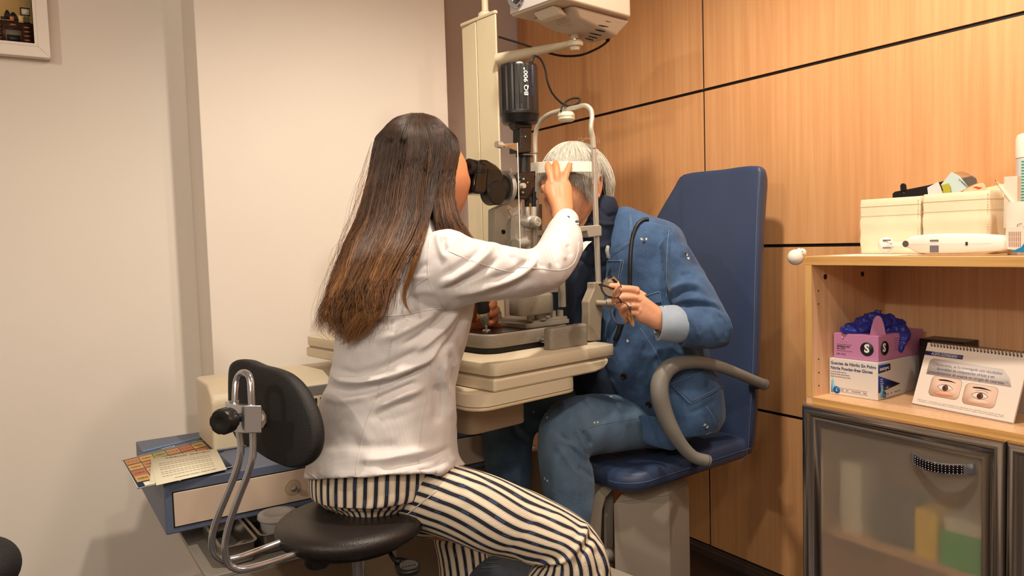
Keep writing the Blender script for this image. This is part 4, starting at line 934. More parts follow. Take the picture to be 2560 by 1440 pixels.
# pedestal: faceted column with curved bracket
M_ped = mat('pedestal_grey', (170, 158, 144), .45, bump=.05, bscale=400)
ce = P(1674, 1300, 2.25); cl_ = P(1534, 1300, 2.20); cr2 = P(1724, 1300, 2.37)
def hz(p, z): return Vector((p.x, p.y, z))
zt2 = P(1674, 1238, 2.25).z
bk = cl_+(cr2-ce)*2.2; 
base = [cl_, ce, cr2, cr2+(cl_-ce)*.9+(cr2-ce)*.4, bk]
f = MB(); f.prism([hz(p, ZF) for p in base], Z*(zt2-ZF)); f.rings([[hz(p, zt2) for p in base], [hz(p.lerp(sum(base, Vector())/5, .35), zt2+.035) for p in base]]); f.build('pedestal', M_ped, ch, bevel=.006)
f = MB(); zpl = ZF+.045; f.prism([hz(p+fc*(.12 if i in (0,) else .0), ZF) for i, p in enumerate(base)], Z*.045)
f.build('base_plate', mat('base_dark', (60, 52, 48), .5), ch, bevel=.005)
arc = [(1475, 1300), (1478, 1262), (1488, 1236), (1504, 1217), (1535, 1203), (1585, 1196), (1600, 1204), (1560, 1213), (1532, 1225), (1514, 1245), (1506, 1275), (1503, 1330), (1500, 1440), (1475, 1440)]
f = MB(); f.prism([P(x, y, 2.23) for x, y in arc], FWD*.10); f.build('seat_bracket', mat('bracket_light', (186, 174, 158), .4), ch, bevel=.003)
f = MB(); f.prism([P(x, y, 2.30) for x, y in ((1510, 1210), (1534, 1208), (1534, 1440), (1510, 1440))], FWD*.12); f.build('lift_rail', M_ped, ch, bevel=.003)
f = MB(); f.bb(Mx @ Vector((.1, .12, 0)), Mx @ Vector((.1, .12, 0))) if 0 else None
f.prism([hz(Mx @ Vector((x, y, 0)), zs_top-.100) for x, y in ((.05, .10), (.36, .10), (.36, .37), (.05, .37))], Z*.035); f.build('seat_frame', M_black, ch, bevel=.003)

# office chair corner at lower left
ofc = thing('office_chair', P(-60, 1440, 1.3), 'edge of a black chair at the lower left corner of the room', 'chair')
oc = P(-45, 1420, 1.30); f = MB(); f.sphere(oc, 1, n=40, sc=(.058, .075, .05)); f.build('seat', mat('mesh_black', (26, 26, 28), .7, bump=.6, bscale=600), ofc, sharp=0)
f = MB(); f.cyl((oc.x, oc.y, ZF+.03), oc-Z*.03, .014); f.build('gas_lift', M_black, ofc)
for k in range(5):
    t = k*2*PI/5; d_ = Vector((math.cos(t), math.sin(t), 0)); c0 = Vector((oc.x, oc.y, ZF+.07)); f = MB(); f.tube([c0, c0+d_*.2-Z*.03], [.02, .012], smooth=0); lg = f.build('leg', M_black, ofc)
    f = MB(); e = c0+d_*.2-Z*.046; s_ = d_.cross(Z); f.cyl(e-s_*.01, e+s_*.01, .024); f.build('caster', M_black, lg)
# ------------------------------------------------------------------ tools for bodies and cloth
def PA(px, py, a_):
    v = ray(px, py); return CAM + v*(((K-CAM).dot(A)+a_)/v.dot(A))
def interp_rows(rows, n):
    """Catmull-Rom through equal-length tuples"""
    R = [np.array(r, float) for r in rows]; out = []
    for i in range(len(R)-1):
        p0, p1, p2, p3 = R[max(i-1, 0)], R[i], R[i+1], R[min(i+2, len(R)-1)]
        for j in range(n):
            t = j/n; out.append(.5*((2*p1)+(p2-p0)*t+(2*p0-5*p1+4*p2-p3)*t*t+(3*p1-p0-3*p2+p3)*t**3))
    out.append(R[-1]); return out
def sil_rings(rows, n=48, sub=6, sq=1.0):
    """rows: (xl, yl, xr, yr, depth, half thickness[, dl-dr]) in picture position and metres"""
    rows = [tuple(r)+(0,)*(7-len(r)) for r in rows]
    it = [[float(v) for v in r] for r in interp_rows(rows, sub)]; C = []; H = []
    for r in it:
        l = P(r[0], r[1], r[4]+r[6]/2); q = P(r[2], r[3], r[4]-r[6]/2); C.append((l+q)/2); H.append((q-l)/2)
    out = []
    for i, r in enumerate(it):
        t = (C[min(i+1, len(C)-1)]-C[max(i-1, 0)])
        nn = H[i].cross(t)
        if nn.dot(FWD) > 0: nn = -nn
        nn.normalize()
        if nn.dot(-FWD) < .5: nn = (nn*.3-FWD*.7).normalized()
        ring = []
        for k in range(n):
            a = 2*PI*k/n; c, s = math.cos(a), math.sin(a)
            c = math.copysign(abs(c)**sq, c); s = math.copysign(abs(s)**sq, s)
            ring.append(C[i]+H[i]*c+nn*r[5]*s)
        out.append(ring)
    return out
def remeshed(name, mb, voxel, smooth, mats, parent=None, fn=None):
    o = mb.build(name+'_raw', mats, None, sharp=0)
    m = o.modifiers.new('r', 'REMESH'); m.mode = 'VOXEL'; m.voxel_size = voxel; m.use_smooth_shade = True
    if smooth:
        m = o.modifiers.new('s', 'SMOOTH'); m.factor = .5; m.iterations = smooth
    bpy.context.view_layer.update()
    me = bpy.data.meshes.new_from_object(o.evaluated_get(bpy.context.evaluated_depsgraph_get()))
    old = o.data; bpy.data.objects.remove(o); bpy.data.meshes.remove(old)
    me.name = name; me.materials.clear()
    for mt in (mats if isinstance(mats, (list, tuple)) else [mats]): me.materials.append(mt)
    if fn: fn(me)
    me.polygons.foreach_set('use_smooth', [True]*len(me.polygons)); me.update()
    o = bpy.data.objects.new(name, me); COL.objects.link(o)
    if parent is not None: put(o, parent)
    return o
def getco(me):
    a = np.empty(len(me.vertices)*3, np.float32); me.vertices.foreach_get('co', a); return a.reshape(-1, 3).astype(float)
def getno(me):
    a = np.empty(len(me.vertices)*3, np.float32); me.vertices.foreach_get('normal', a); return a.reshape(-1, 3).astype(float)
def setco(me, co): me.vertices.foreach_set('co', co.astype(np.float32).ravel()); me.update()
def seg_dist(x, y, pts):
    best = np.full(x.shape, 1e9); 
    L = sum(math.dist(pts[i], pts[i+1]) for i in range(len(pts)-1)); acc = 0; par = np.zeros(x.shape)
    for (x0, y0), (x1, y1) in zip(pts, pts[1:]):
        l = math.dist((x0, y0), (x1, y1)); t = np.clip(((x-x0)*(x1-x0)+(y-y0)*(y1-y0))/(l*l), 0, 1)
        d = np.hypot(x-x0-t*(x1-x0), y-y0-t*(y1-y0)); u = (acc+t*l)/L; m = d < best; best = np.where(m, d, best); par = np.where(m, u, par); acc += l
    return best, par
def folds(me, fl, face=True, dwin=None):
    """push the surface out (+) or in (-) along ridge lines: (points, width_px, metres)"""
    co = getco(me); no = getno(me); x, y, d = proj_np(co)
    vis = np.clip((no@(-np.array(FWD))+.15)*1.6, 0, 1)
    if dwin: vis = vis*((d > dwin[0]) & (d < dwin[1]))
    disp = np.zeros(len(co))
    for pts, wd, amp in fl:
        # widen and smooth the line
        pts = [tuple(p) for p in crs([Vector((p[0], p[1])) for p in pts], [0]*len(pts), 4)[0]] if len(pts) > 2 else pts
        dd, u = seg_dist(x, y, pts); fade = np.clip(np.minimum(u, 1-u)*5+.15, 0, 1)
        disp += amp*np.exp(-(dd/wd)**2)*fade
    setco(me, co+no*(disp*vis)[:, None])
def rnoise(me, amp, scale, seed=0):
    co = getco(me); no = getno(me); d = np.array([noise.noise(Vector(c)*scale+Vector((seed, 0, 0))) for c in co]); setco(me, co+no*(d*amp)[:, None])
from mathutils.bvhtree import BVHTree
_bv = {}
def surf(o, px, py, off=0):
    """point on object o seen at the given picture position"""
    if o.name not in _bv:
        me = o.data; co = getco(me); _bv[o.name] = BVHTree.FromPolygons([tuple(c) for c in co], [tuple(p.vertices) for p in me.polygons])
    h = _bv[o.name].ray_cast(CAM, ray(px, py).normalized())
    if h[0] is None: return None, None
    n = h[1]
    if n.dot(ray(px, py)) > 0: n = -n
    return h[0]+n*off, n
def stitch(o, pts, r, m, name='seam', off=.0002, dense=8, n=6, parent=None, dash=None):
    pts = [tuple(p) for p in crs([Vector((p[0], p[1])) for p in pts], [0]*len(pts), 6)[0]]
    out = []
    for (x0, y0), (x1, y1) in zip(pts, pts[1:]):
        k = max(1, int(math.dist((x0, y0), (x1, y1))/dense))
        for j in range(k): out.append((x0+(x1-x0)*j/k, y0+(y1-y0)*j/k))
    out.append(pts[-1]); W = []
    for q in out:
        h, nn = surf(o, q[0], q[1], off)
        if h is None: continue
        if W and (h-W[-1]).length > .05: continue
        W.append(h)
    f = MB()
    if dash:
        for i in range(0, len(W)-1, 2): f.tube([W[i], W[i+1]], r, n=n, smooth=0)
    elif len(W) > 1: f.tube(W, r, n=n, smooth=0)
    if not f.v: return None
    return f.build(name, m, o if parent is None else parent, sharp=0)
def patch(o, poly, m, name, th_=.0015, parent=None, off=.0005, grid=8):
    """piece of cloth lying on the surface inside a picture-space quad (4 corners)"""
    G = []; 
    for i in range(grid+1):
        row = []
        for j in range(grid+1):
            u, v = j/grid, i/grid
            x = (poly[0][0]*(1-u)+poly[1][0]*u)*(1-v)+(poly[3][0]*(1-u)+poly[2][0]*u)*v
            y = (poly[0][1]*(1-u)+poly[1][1]*u)*(1-v)+(poly[3][1]*(1-u)+poly[2][1]*u)*v
            h, nn = surf(o, x, y, off+th_)
            if h is None: return None
            row.append(h)
        G.append(row)
    f = MB(); 
    # orientation so thickness goes inwards
    du = G[0][1]-G[0][0]; dv = G[1][0]-G[0][0]
    if du.cross(dv).dot(FWD) > 0: G = [r[::-1] for r in G]
    f.grid(G, thick=th_); return f.build(name, m, o if parent is None else parent, sharp=40)
def cloth_mat(name, color, weave=900, rough=.8, strong=.25, var=.04, stripes=0):
    m = mat(name, color, rough, bump=strong, bscale=weave, var=var, vscale=30, sheen=.15)
    return m
def head(mb, M, s=1.0, nose=1.0, n=96, ears=True, ex=0):
    """closed head with face, in a frame x forward, y left, z up"""
    R = []; m = 64; vs = []
    def pt(dx, dy, dz):
        e = lambda v: math.exp(-v*v)
        t = max(0, -dz)
        x = dx*(.096 if dx > 0 else .100); y = dy*.077; z = dz*(.118 if dz > 0 else .116)
        y *= 1-.34*t**1.4
        if dx < 0: x *= 1-.50*t
        else: x *= 1+.06*t*(1-t)
        if dx > 0:
            ay = abs(dy)
            x += nose*(.021*e(dy/.13)*e((dz+.20)/.13)+.010*e(dy/.09)*e((dz-.02)/.17))
            x -= .011*e((ay-.36)/.17)*e((dz-.06)/.11)
            x += .004*e((dz-.22)/.09)*e(dy/.6)
            x += .0075*e(dy/.24)*e((dz+.47)/.05)+.0065*e(dy/.22)*e((dz+.60)/.05)-.003*e(dy/.2)*e((dz+.535)/.02)
            x += .008*e(dy/.2)*e((dz+.86)/.12)-.003*e(dy/.3)*e((dz+.70)/.05)
            x += .004*e((ay-.5)/.2)*e((dz+.18)/.14)
            x -= .004*e((ay-.26)/.08)*e((dz+.36)/.14)
        return M @ Vector((x*s, y*s, z*s))
    R = []
    for k in range(1, m):
        a = PI*k/m; R.append([pt(math.sin(a)*math.cos(2*PI*i/n), math.sin(a)*math.sin(2*PI*i/n), -math.cos(a)) for i in range(n)])
    mb.rings(R)
    for sy in ((-1, 1) if ears else ()):   # ears
        c = []; 
        for i in range(13):
            t = math.radians(60+i*250/12); c.append(M @ Vector((ex-.012*s+(.015*math.cos(t)-.004*math.sin(t))*s, sy*(.080+.006*math.sin(t+1))*s, (.004+.030*math.sin(t))*s)))
        mb.tube(c, [.0035*s]*12+[.005*s], n=10, smooth=3)
        mb.sphere(M @ Vector((ex-.010*s, sy*.076*s, 0)), .021*s, n=16, sc=(.5, .25, 1.15), M=M.to_3x3().to_4x4())
        mb.sphere(M @ Vector((ex-.004*s, sy*.079*s, -.024*s)), .0075*s, n=12)
def finger(mb, pts, r, n=14):
    mb.tube(pts, r, n=n, smooth=4); mb.sphere(pts[-1], r[-1]*1.0, n=12)

# ventilation slots and speaker holes on the projector's underside
f = MB()
for x0_, x1_, y0_, y1_ in ((1502, 1527, 50, 55), (1496, 1520, 62, 67), (1489, 1512, 74, 79), (1475, 1503, 82, 88), (1471, 1493, 90, 95), (1463, 1483, 95, 100)):
    p0_, n_ = surf(hull_, x0_, y0_, .0004); p1_, n_ = surf(hull_, x1_, y1_, .0004)
    if p0_ is not None and p1_ is not None: f.tube([p0_, p0_.lerp(p1_, .5), p1_], [.0018, .0026, .0018], n=8, smooth=0)
for i in range(6):
    for j in range(4):
        p0_, n_ = surf(hull_, 1392+i*6+j*2, 44+j*6+i, 0)
        if p0_ is not None: f.sphere(p0_, .0012, n=6)
if f.v: f.build('vent_slots', M_dk, prj)['kind'] = 'stuff'
# ------------------------------------------------------------------ the examiner
M_skin = mat('skin_warm', (206, 138, 96), .48, sss=.12, bump=.12, bscale=700, var=.05, vscale=40)
M_coat = mat('coat_white', (212, 207, 206), .62, bump=.10, bscale=900, sheen=.1)
M_thread = mat('thread_white', (216, 209, 205), .7)
def _stripes(m):
    # faint woven stripe of the coat, a pattern of the cloth itself
    nt = m.node_tree; N = nt.nodes; L = nt.links; b = N['Principled BSDF']
    tc = N.new('ShaderNodeTexCoord'); wv_ = N.new('ShaderNodeTexWave'); wv_.bands_direction = 'X'; wv_.inputs['Scale'].default_value = 60; wv_.inputs['Distortion'].default_value = .6; wv_.inputs['Detail'].default_value = 1
    mp = N.new('ShaderNodeMapping'); mp.inputs['Rotation'].default_value = (0, 0, math.radians(-40)); L.new(tc.outputs['Object'], mp.inputs[0]); L.new(mp.outputs[0], wv_.inputs[0])
    cr = N.new('ShaderNodeValToRGB'); cr.color_ramp.elements[0].color = lin((211, 206, 205)); cr.color_ramp.elements[1].color = lin((215, 210, 209)); L.new(wv_.outputs[0], cr.inputs[0]); L.new(cr.outputs[0], b.inputs['Base Color'])
_stripes(M_coat)
doc = thing('person', T(-.25, .1, ZF-ZT), 'person with long brown hair in a white coat and striped trousers sitting on the stool', 'person')
HM = Matrix(((A.x, B.x, 0, 0), (A.y, B.y, 0, 0), (0, 0, 1, 0), (0, 0, 0, 1)))
hc = T(-.020, .185, .450)
HMd = Matrix.Translation(hc) @ HM @ Matrix.Rotation(math.radians(-9), 4, 'Y')
# --- coat outline rows (left x, y, right x, y, depth, half thickness)
CO = [(1022, 560, 1085, 556, 1.82, .045), (985, 580, 1110, 566, 1.815, .065), (925, 606, 1135, 596, 1.805, .09), (885, 650, 1150, 640, 1.80, .115), (862, 705, 1165, 695, 1.785, .135), (850, 765, 1182, 758, 1.775, .148),
      (842, 830, 1172, 828, 1.77, .15), (836, 900, 1156, 898, 1.77, .15), (824, 952, 1142, 950, 1.77, .15), (803, 1000, 1139, 998, 1.77, .152), (791, 1050, 1143, 1045, 1.77, .156), (784, 1100, 1142, 1095, 1.77, .165), (775, 1150, 1148, 1138, 1.765, .175), (768, 1192, 1166, 1163, 1.76, .185)]
SLV = [(1062, 600, 1040, 770, 1.70, .075), (1098, 575, 1080, 782, 1.685, .085), (1135, 573, 1125, 776, 1.68, .080), (1180, 596, 1195, 757, 1.69, .074), (1225, 607, 1262, 751, 1.71, .070), (1270, 622, 1325, 742, 1.74, .066),
       (1308, 629, 1385, 722, 1.775, .062), (1336, 617, 1425, 692, 1.81, .058), (1353, 592, 1448, 648, 1.86, .054), (1367, 567, 1453, 606, 1.92, .048), (1380, 549, 1447, 574, 1.975, .042), (1390, 541, 1440, 558, 2.0, .036)]
f = MB(); f.rings(sil_rings(CO, 64, 5)); f.rings(sil_rings(SLV, 48, 5))
f.tube([T(-.17, .29, .20), T(-.10, .33, .08), T(-.02, .31, .045), T(.06, .28, .06)], [.06, .055, .05, .045], n=24)     # far sleeve
# collar standing round the neck
CF = [([(1100, 583), (1096, 600), (1104, 632), (1118, 650)], 8, .007), ([(1112, 588), (1108, 606), (1118, 628)], 5, -.011), ([(1140, 582), (1160, 600)], 8, .005),
      ([(1238, 606), (1212, 640), (1170, 675), (1115, 706), (1095, 712)], 9, .011), ([(1215, 612), (1185, 640), (1140, 672), (1105, 690)], 9, -.008), ([(1250, 640), (1205, 680), (1150, 705), (1110, 722)], 9, -.009),
      ([(1348, 636), (1320, 672), (1272, 700), (1200, 722), (1130, 738)], 9, .010), ([(1318, 650), (1285, 680), (1225, 700)], 8, -.007), ([(1340, 690), (1290, 715), (1220, 735)], 10, -.006),
      ([(1250, 608), (1262, 630), (1290, 650)], 7, -.006), ([(1282, 618), (1300, 640), (1318, 655)], 8, .005), ([(1318, 624), (1330, 640), (1326, 660)], 4, -.009), ([(1345, 612), (1362, 640), (1376, 668)], 6, .008), ([(1336, 625), (1350, 655), (1362, 672)], 6, -.007),
      ([(1392, 600), (1404, 630), (1416, 652)], 6, .004), ([(1378, 610), (1390, 645), (1398, 668)], 6, -.007), ([(1418, 610), (1430, 640)], 6, -.004), ([(1400, 560), (1382, 600), (1362, 625)], 3, -.002),
      ([(826, 930), (850, 950), (900, 955), (960, 944), (1020, 922), (1068, 898), (1092, 872), (1104, 845)], 9, .013), ([(838, 918), (880, 935), (940, 925), (1010, 895), (1060, 868)], 10, -.009), ([(812, 960), (870, 978), (935, 968), (1000, 945), (1060, 915)], 9, -.011),
      ([(806, 992), (860, 1002), (920, 988)], 10, .006), ([(940, 1022), (1000, 992), (1060, 968)], 9, .008), ([(930, 1002), (985, 978), (1040, 955)], 7, -.007), ([(925, 1045), (985, 1015), (1040, 1000)], 10, -.005),
      ([(1112, 890), (1108, 940), (1118, 990), (1132, 1050)], 10, .010), ([(1090, 960), (1098, 1010), (1095, 1060)], 12, -.008), ([(1128, 880), (1130, 930), (1138, 980)], 7, -.008),
      ([(950, 1172), (1000, 1160), (1050, 1152), (1098, 1134), (1125, 1118)], 9, -.013), ([(1030, 1196), (1080, 1182), (1120, 1160), (1150, 1140)], 9, .012), ([(900, 1150), (960, 1148), (1030, 1134), (1080, 1122)], 10, .009), ([(1042, 1176), (1080, 1168), (1110, 1150)], 5, -.010),
      ([(870, 1110), (930, 1118), (1000, 1112)], 14, -.004), ([(1150, 765), (1120, 808), (1078, 850), (1040, 880)], 8, .009), ([(1122, 770), (1085, 810), (1040, 846), (1000, 862)], 8, -.008), ([(1100, 768), (1050, 805), (1000, 832), (950, 850)], 9, .008), ([(1166, 772), (1150, 815), (1120, 860), (1090, 890)], 7, -.008),
      ([(1172, 790), (1162, 830), (1150, 880)], 7, .006), ([(1060, 775), (1000, 800), (950, 812)], 9, -.006), ([(1072, 655), (1050, 670), (1030, 690)], 8, -.003), ([(1000, 700), (1040, 695), (1075, 690)], 5, .003),
      ([(1010, 740), (1060, 725), (1090, 735)], 10, .004), ([(790, 1185), (850, 1212), (940, 1230), (1020, 1222), (1090, 1195), (1150, 1158)], 2.2, -.0022)]
def coat_fn(me):
    folds(me, CF); rnoise(me, .0035, 14, 3); rnoise(me, .0012, 45, 9)
coat = remeshed('coat', f, .0036, 4, M_coat, doc, coat_fn)
ms = M_thread
for pts in ([(1073, 600), (1070, 640), (1071, 690), (1085, 730), (1110, 770), (1122, 782)], [(1120, 628), (1180, 652), (1240, 672), (1285, 680)], [(1296, 668), (1350, 672), (1400, 676), (1428, 664), (1442, 640), (1448, 605)],
            [(1072, 692), (1040, 716), (1015, 752), (1003, 785)], [(905, 786), (960, 790), (1005, 787), (1070, 776), (1120, 768)], [(976, 870), (972, 910), (969, 935)], [(948, 945), (943, 990), (920, 1040), (905, 1100), (893, 1160), (880, 1240)],
            [(1078, 905), (1070, 960), (1056, 1040), (1048, 1110), (1048, 1160), (1056, 1215)], [(1135, 910), (1124, 960), (1128, 1010), (1128, 1070)], [(770, 1180), (830, 1216), (930, 1236), (1010, 1230), (1080, 1204), (1130, 1176), (1160, 1152)], [(986, 790), (978, 830), (976, 870)]):
    stitch(coat, pts, .0007, ms, 'seam', off=.0006)
# cuff: turned-back flap pointing right
cp = [P(x, y, d) for x, y, d in ((1446, 610, 1.90), (1464, 603, 1.905), (1481, 603, 1.91), (1470, 612, 1.90), (1458, 628, 1.895), (1447, 646, 1.89))]
f = MB(); f.prism(cp, FWD*.004); f.build('cuff_flap', M_coat, coat, bevel=.001)
# printed lining at the cuff
f = MB(); f.rings([[P(1412+x*s_, 551+y*s_, 1.99+.02*math.sin(t*PI/12)) for t in range(24) for x, y in [(26*math.cos(t*PI/12), 9*math.sin(t*PI/12)+5*math.cos(t*PI/12))]] for s_ in (.9, 1.05, 1.0)])
M_print = mat('cuff_print', (226, 222, 210), .6)
_n = M_print.node_tree; v_ = _n.nodes.new('ShaderNodeTexVoronoi'); v_.inputs['Scale'].default_value = 75; v_.feature = 'F1'; tcx = _n.nodes.new('ShaderNodeTexCoord'); _n.links.new(tcx.outputs['Object'], v_.inputs[0]); cr = _n.nodes.new('ShaderNodeValToRGB'); cr.color_ramp.interpolation = 'CONSTANT'
cr.color_ramp.elements[0].color = lin((34, 42, 58)); cr.color_ramp.elements[1].color = lin((226, 222, 210)); cr.color_ramp.elements[1].position = .38; _n.links.new(v_.outputs['Distance'], cr.inputs[0]); _n.links.new(cr.outputs[0], _n.nodes['Principled BSDF'].inputs['Base Color'])
f = MB(); W_ = [P(x, y, d) for x, y, d in ((1408, 540, 1.945), (1420, 539, 1.94), (1434, 545, 1.935), (1447, 552, 1.93), (1447, 560, 1.922), (1438, 567, 1.915), (1425, 562, 1.915), (1410, 553, 1.925))]
f.prism(W_, FWD*.006); f.build('cuff_lining', M_print, coat, bevel=.001)

# --- body
f = MB(); head(f, HMd, ears=False)
f.tube([T(-.055, .185, .40), T(-.075, .185, .32), T(-.10, .185, .25)], [.052, .050, .056], n=24)                       # neck
f.tube([T(-.11, .185, .27), T(-.14, .185, .18), T(-.18, .185, .02), T(-.20, .185, -.12), T(-.22, .185, -.24)], [.06, .10, .10, .10, .105], n=32)   # trunk
def D2(px, py, d): return P(px, py, d)
f.tube([T(-.12, .185, .20), D2(1120, 650, 1.70), D2(1230, 675, 1.73), D2(1345, 672, 1.79), D2(1400, 640, 1.86), D2(1410, 590, 1.95), D2(1408, 548, 2.02)], [.05, .05, .042, .04, .036, .031, .027], n=20)
f.tube([T(-.12, .185, .20), T(-.16, .28, .20), T(-.10, .33, .08), T(-.02, .31, .05), T(.07, .285, .055), T(.11, .262, .058)], [.05, .045, .04, .036, .028, .024], n=20)
# legs inside the trousers
f.tube([T(-.22, .185, -.22), D2(1020, 1240, 1.775), D2(1250, 1285, 1.72), D2(1430, 1350, 1.68)], [.085, .06, .05, .045], n=20)
f.tube([D2(1430, 1350, 1.68), D2(1440, 1500, 1.69), D2(1440, 1880, 1.72)], [.045, .045, .032], n=20)
f.tube([T(-.22, .185, -.22), D2(1000, 1240, 1.88), D2(1150, 1300, 1.97)], [.09, .08, .058], n=20)
f.tube([D2(1150, 1300, 1.97), D2(1160, 1450, 1.98), D2(1170, 1660, 1.98)], [.055, .048, .03], n=20)
# right hand on the head rest band: palm, four fingers, thumb
hp = [(1381, 548, 1434, 549, 2.035, .021), (1379, 525, 1433, 527, 2.05, .019), (1371, 502, 1432, 504, 2.065, .018), (1362, 482, 1431, 484, 2.08, .018), (1361, 464, 1429, 466, 2.09, .017), (1368, 448, 1422, 452, 2.10, .014)]
f.rings(sil_rings(hp, 28, 4, .85))
q = lambda *a: [P(*p) for p in a]
finger(f, q((1379, 462, 2.085), (1377, 444, 2.095), (1371, 424, 2.112), (1370, 411, 2.135)), [.0105, .0105, .0098, .0086])
finger(f, q((1393, 458, 2.085), (1392, 440, 2.090), (1391, 420, 2.105), (1389, 407, 2.135)), [.0105, .0108, .0100, .0088])
finger(f, q((1404, 458, 2.095), (1404, 444, 2.108), (1403, 436, 2.135), (1400, 442, 2.155)), [.0100, .0098, .0092, .0085])
finger(f, q((1410, 460, 2.088), (1413, 444, 2.094), (1419, 426, 2.110), (1425, 410, 2.130)), [.0100, .0098, .0088, .0076])
finger(f, q((1388, 505, 2.065), (1370, 482, 2.085), (1361, 470, 2.110), (1358, 476, 2.130)), [.013, .0115, .0105, .0088])
# left hand round the joystick
LZ = ZT
f.sphere(PB(1196, 806, .262), .030, n=24, sc=(1.0, .6, 1.1)); f.sphere(PB(1186, 790, .27), .030, n=24, sc=(.9, .7, 1.2))
for (y, x1_, x2_, r_) in ((760, 1234, 1226, .0100), (779, 1240, 1224, .0102), (800, 1238, 1225, .0095)):
    finger(f, [PB(1196, y+6, .272), PB(1218, y-6, .262), PB(x1_-2, y-8, .240), PB(x1_, y+1, .214), PB(x2_, y+7, .196)], [r_*1.15, r_*1.1, r_*1.05, r_, r_*.9])
finger(f, [PB(1200, 818, .262), PB(1222, 812, .252), PB(1238, 813, .240), PB(1251, 817, .228)], [.0098, .0094, .0088, .0078])
finger(f, [PB(1184, 800, .262), PB(1180, 778, .240), PB(1186, 755, .216), PB(1194, 738, .204)], [.013, .0125, .0115, .010])
HF = [([(1379, 470), (1384, 500), (1392, 530)], 5, .0006), ([(1393, 468), (1396, 500)], 5, .0006), ([(1410, 466), (1408, 500)], 5, .0006), ([(1386, 462), (1390, 490)], 5, -.0007), ([(1401, 462), (1402, 492)], 5, -.0007), ([(1366, 427), (1378, 428)], 2.2, -.0012), ([(1384, 423), (1398, 423)], 2.2, -.0012), ([(1412, 430), (1426, 433)], 2.2, -.0012),
      ([(1382, 545), (1432, 540)], 6, -.0015), ([(1380, 455), (1380, 459)], 6, .0015), ([(1420, 452), (1414, 456)], 6, .0012)]
body = remeshed('body', f, .0026, 3, M_skin, doc, lambda me: folds(me, HF, dwin=(1.98, 2.2)))
# finger nails
M_nail = mat('nail', (222, 160, 130), .25, sss=.1)
for (x, y, rx, ry) in ((1426, 407, 4.5, 5.5),):
    h, nn = surf(body, x, y, .0003)
    if h is None: continue
    xx = Vector((0, 0, 1)).cross(nn).normalized(); yy = nn.cross(xx); fm = MB(); fm.prism([h-nn*.0012+(xx*rx*math.cos(t*PI/8)+yy*ry*math.sin(t*PI/8))*.00095 for t in range(16)], nn*.0014); fm.build('fingernail', M_nail, body, bevel=.0004)
# eye towards the eyepiece
M_eye = mat('eye_white', (230, 222, 210), .15); 
for sy in (-1, 1):
    c = HMd @ Vector((.070, sy*.031, .010)); f = MB(); f.sphere(c, .0125, n=24); e_ = f.build('eye', M_eye, body)
    f = MB(); dd = HMd.to_3x3() @ Vector((1, 0, 0)); f.lathe([(0, .0128), (.0045, .0122), (.006, .0112)], c, dd, n=20); f.build('iris', mat('iris_brown', (60, 34, 20), .15), e_)

# --- trousers: cream cotton with navy stripes running along the leg
def striped(name):
    m = bpy.data.materials.new(name); m.use_nodes = True; nt = m.node_tree; N = nt.nodes; L = nt.links; b = N['Principled BSDF']; b.inputs['Roughness'].default_value = .8
    uv = N.new('ShaderNodeUVMap'); uv.uv_map = 'uv'; sp = N.new('ShaderNodeSeparateXYZ'); L.new(uv.outputs[0], sp.inputs[0])
    def mth(op, a, b_=None, c=None):
        n = N.new('ShaderNodeMath'); n.operation = op
        for i, v in enumerate((a, b_, c)):
            if v is None: continue
            if isinstance(v, (int, float)): n.inputs[i].default_value = v
            else: L.new(v, n.inputs[i])
        return n.outputs[0]
    fr_ = mth('FRACT', sp.outputs[0]); dd = mth('ABSOLUTE', mth('SUBTRACT', fr_, .5))
    dark = mth('LESS_THAN', dd, .185); th1 = mth('LESS_THAN', mth('ABSOLUTE', mth('SUBTRACT', dd, .255)), .014)
    cov = mth('MAXIMUM', dark, mth('MULTIPLY', th1, .85))
    vf = mth('FRACT', mth('ADD', mth('MULTIPLY', sp.outputs[1], 15.0), mth('MULTIPLY', mth('FLOOR', sp.outputs[0]), .37)))
    dot = mth('MULTIPLY', mth('LESS_THAN', mth('ABSOLUTE', mth('SUBTRACT', vf, .5)), .11), mth('LESS_THAN', dd, .10))
    m1 = N.new('ShaderNodeMix'); m1.data_type = 'RGBA'; m1.inputs['A'].default_value = lin((228, 212, 188)); m1.inputs['B'].default_value = lin((24, 28, 44)); L.new(cov, m1.inputs['Factor'])
    m2 = N.new('ShaderNodeMix'); m2.data_type = 'RGBA'; L.new(m1.outputs['Result'], m2.inputs['A']); m2.inputs['B'].default_value = lin((56, 72, 112)); L.new(mth('MULTIPLY', dot, .7), m2.inputs['Factor'])
    L.new(m2.outputs['Result'], b.inputs['Base Color'])
    nz = N.new('ShaderNodeTexNoise'); nz.inputs['Scale'].default_value = 1; mp = N.new('ShaderNodeMapping'); mp.inputs['Scale'].default_value = (3, 420, 1); L.new(uv.outputs[0], mp.inputs[0]); L.new(mp.outputs[0], nz.inputs[0])
    bp = N.new('ShaderNodeBump'); bp.inputs['Strength'].default_value = .5; bp.inputs['Distance'].default_value = .0012; L.new(nz.outputs[0], bp.inputs['Height']); L.new(bp.outputs[0], b.inputs['Normal'])
    return m
M_str = striped('navy_stripe_cotton')
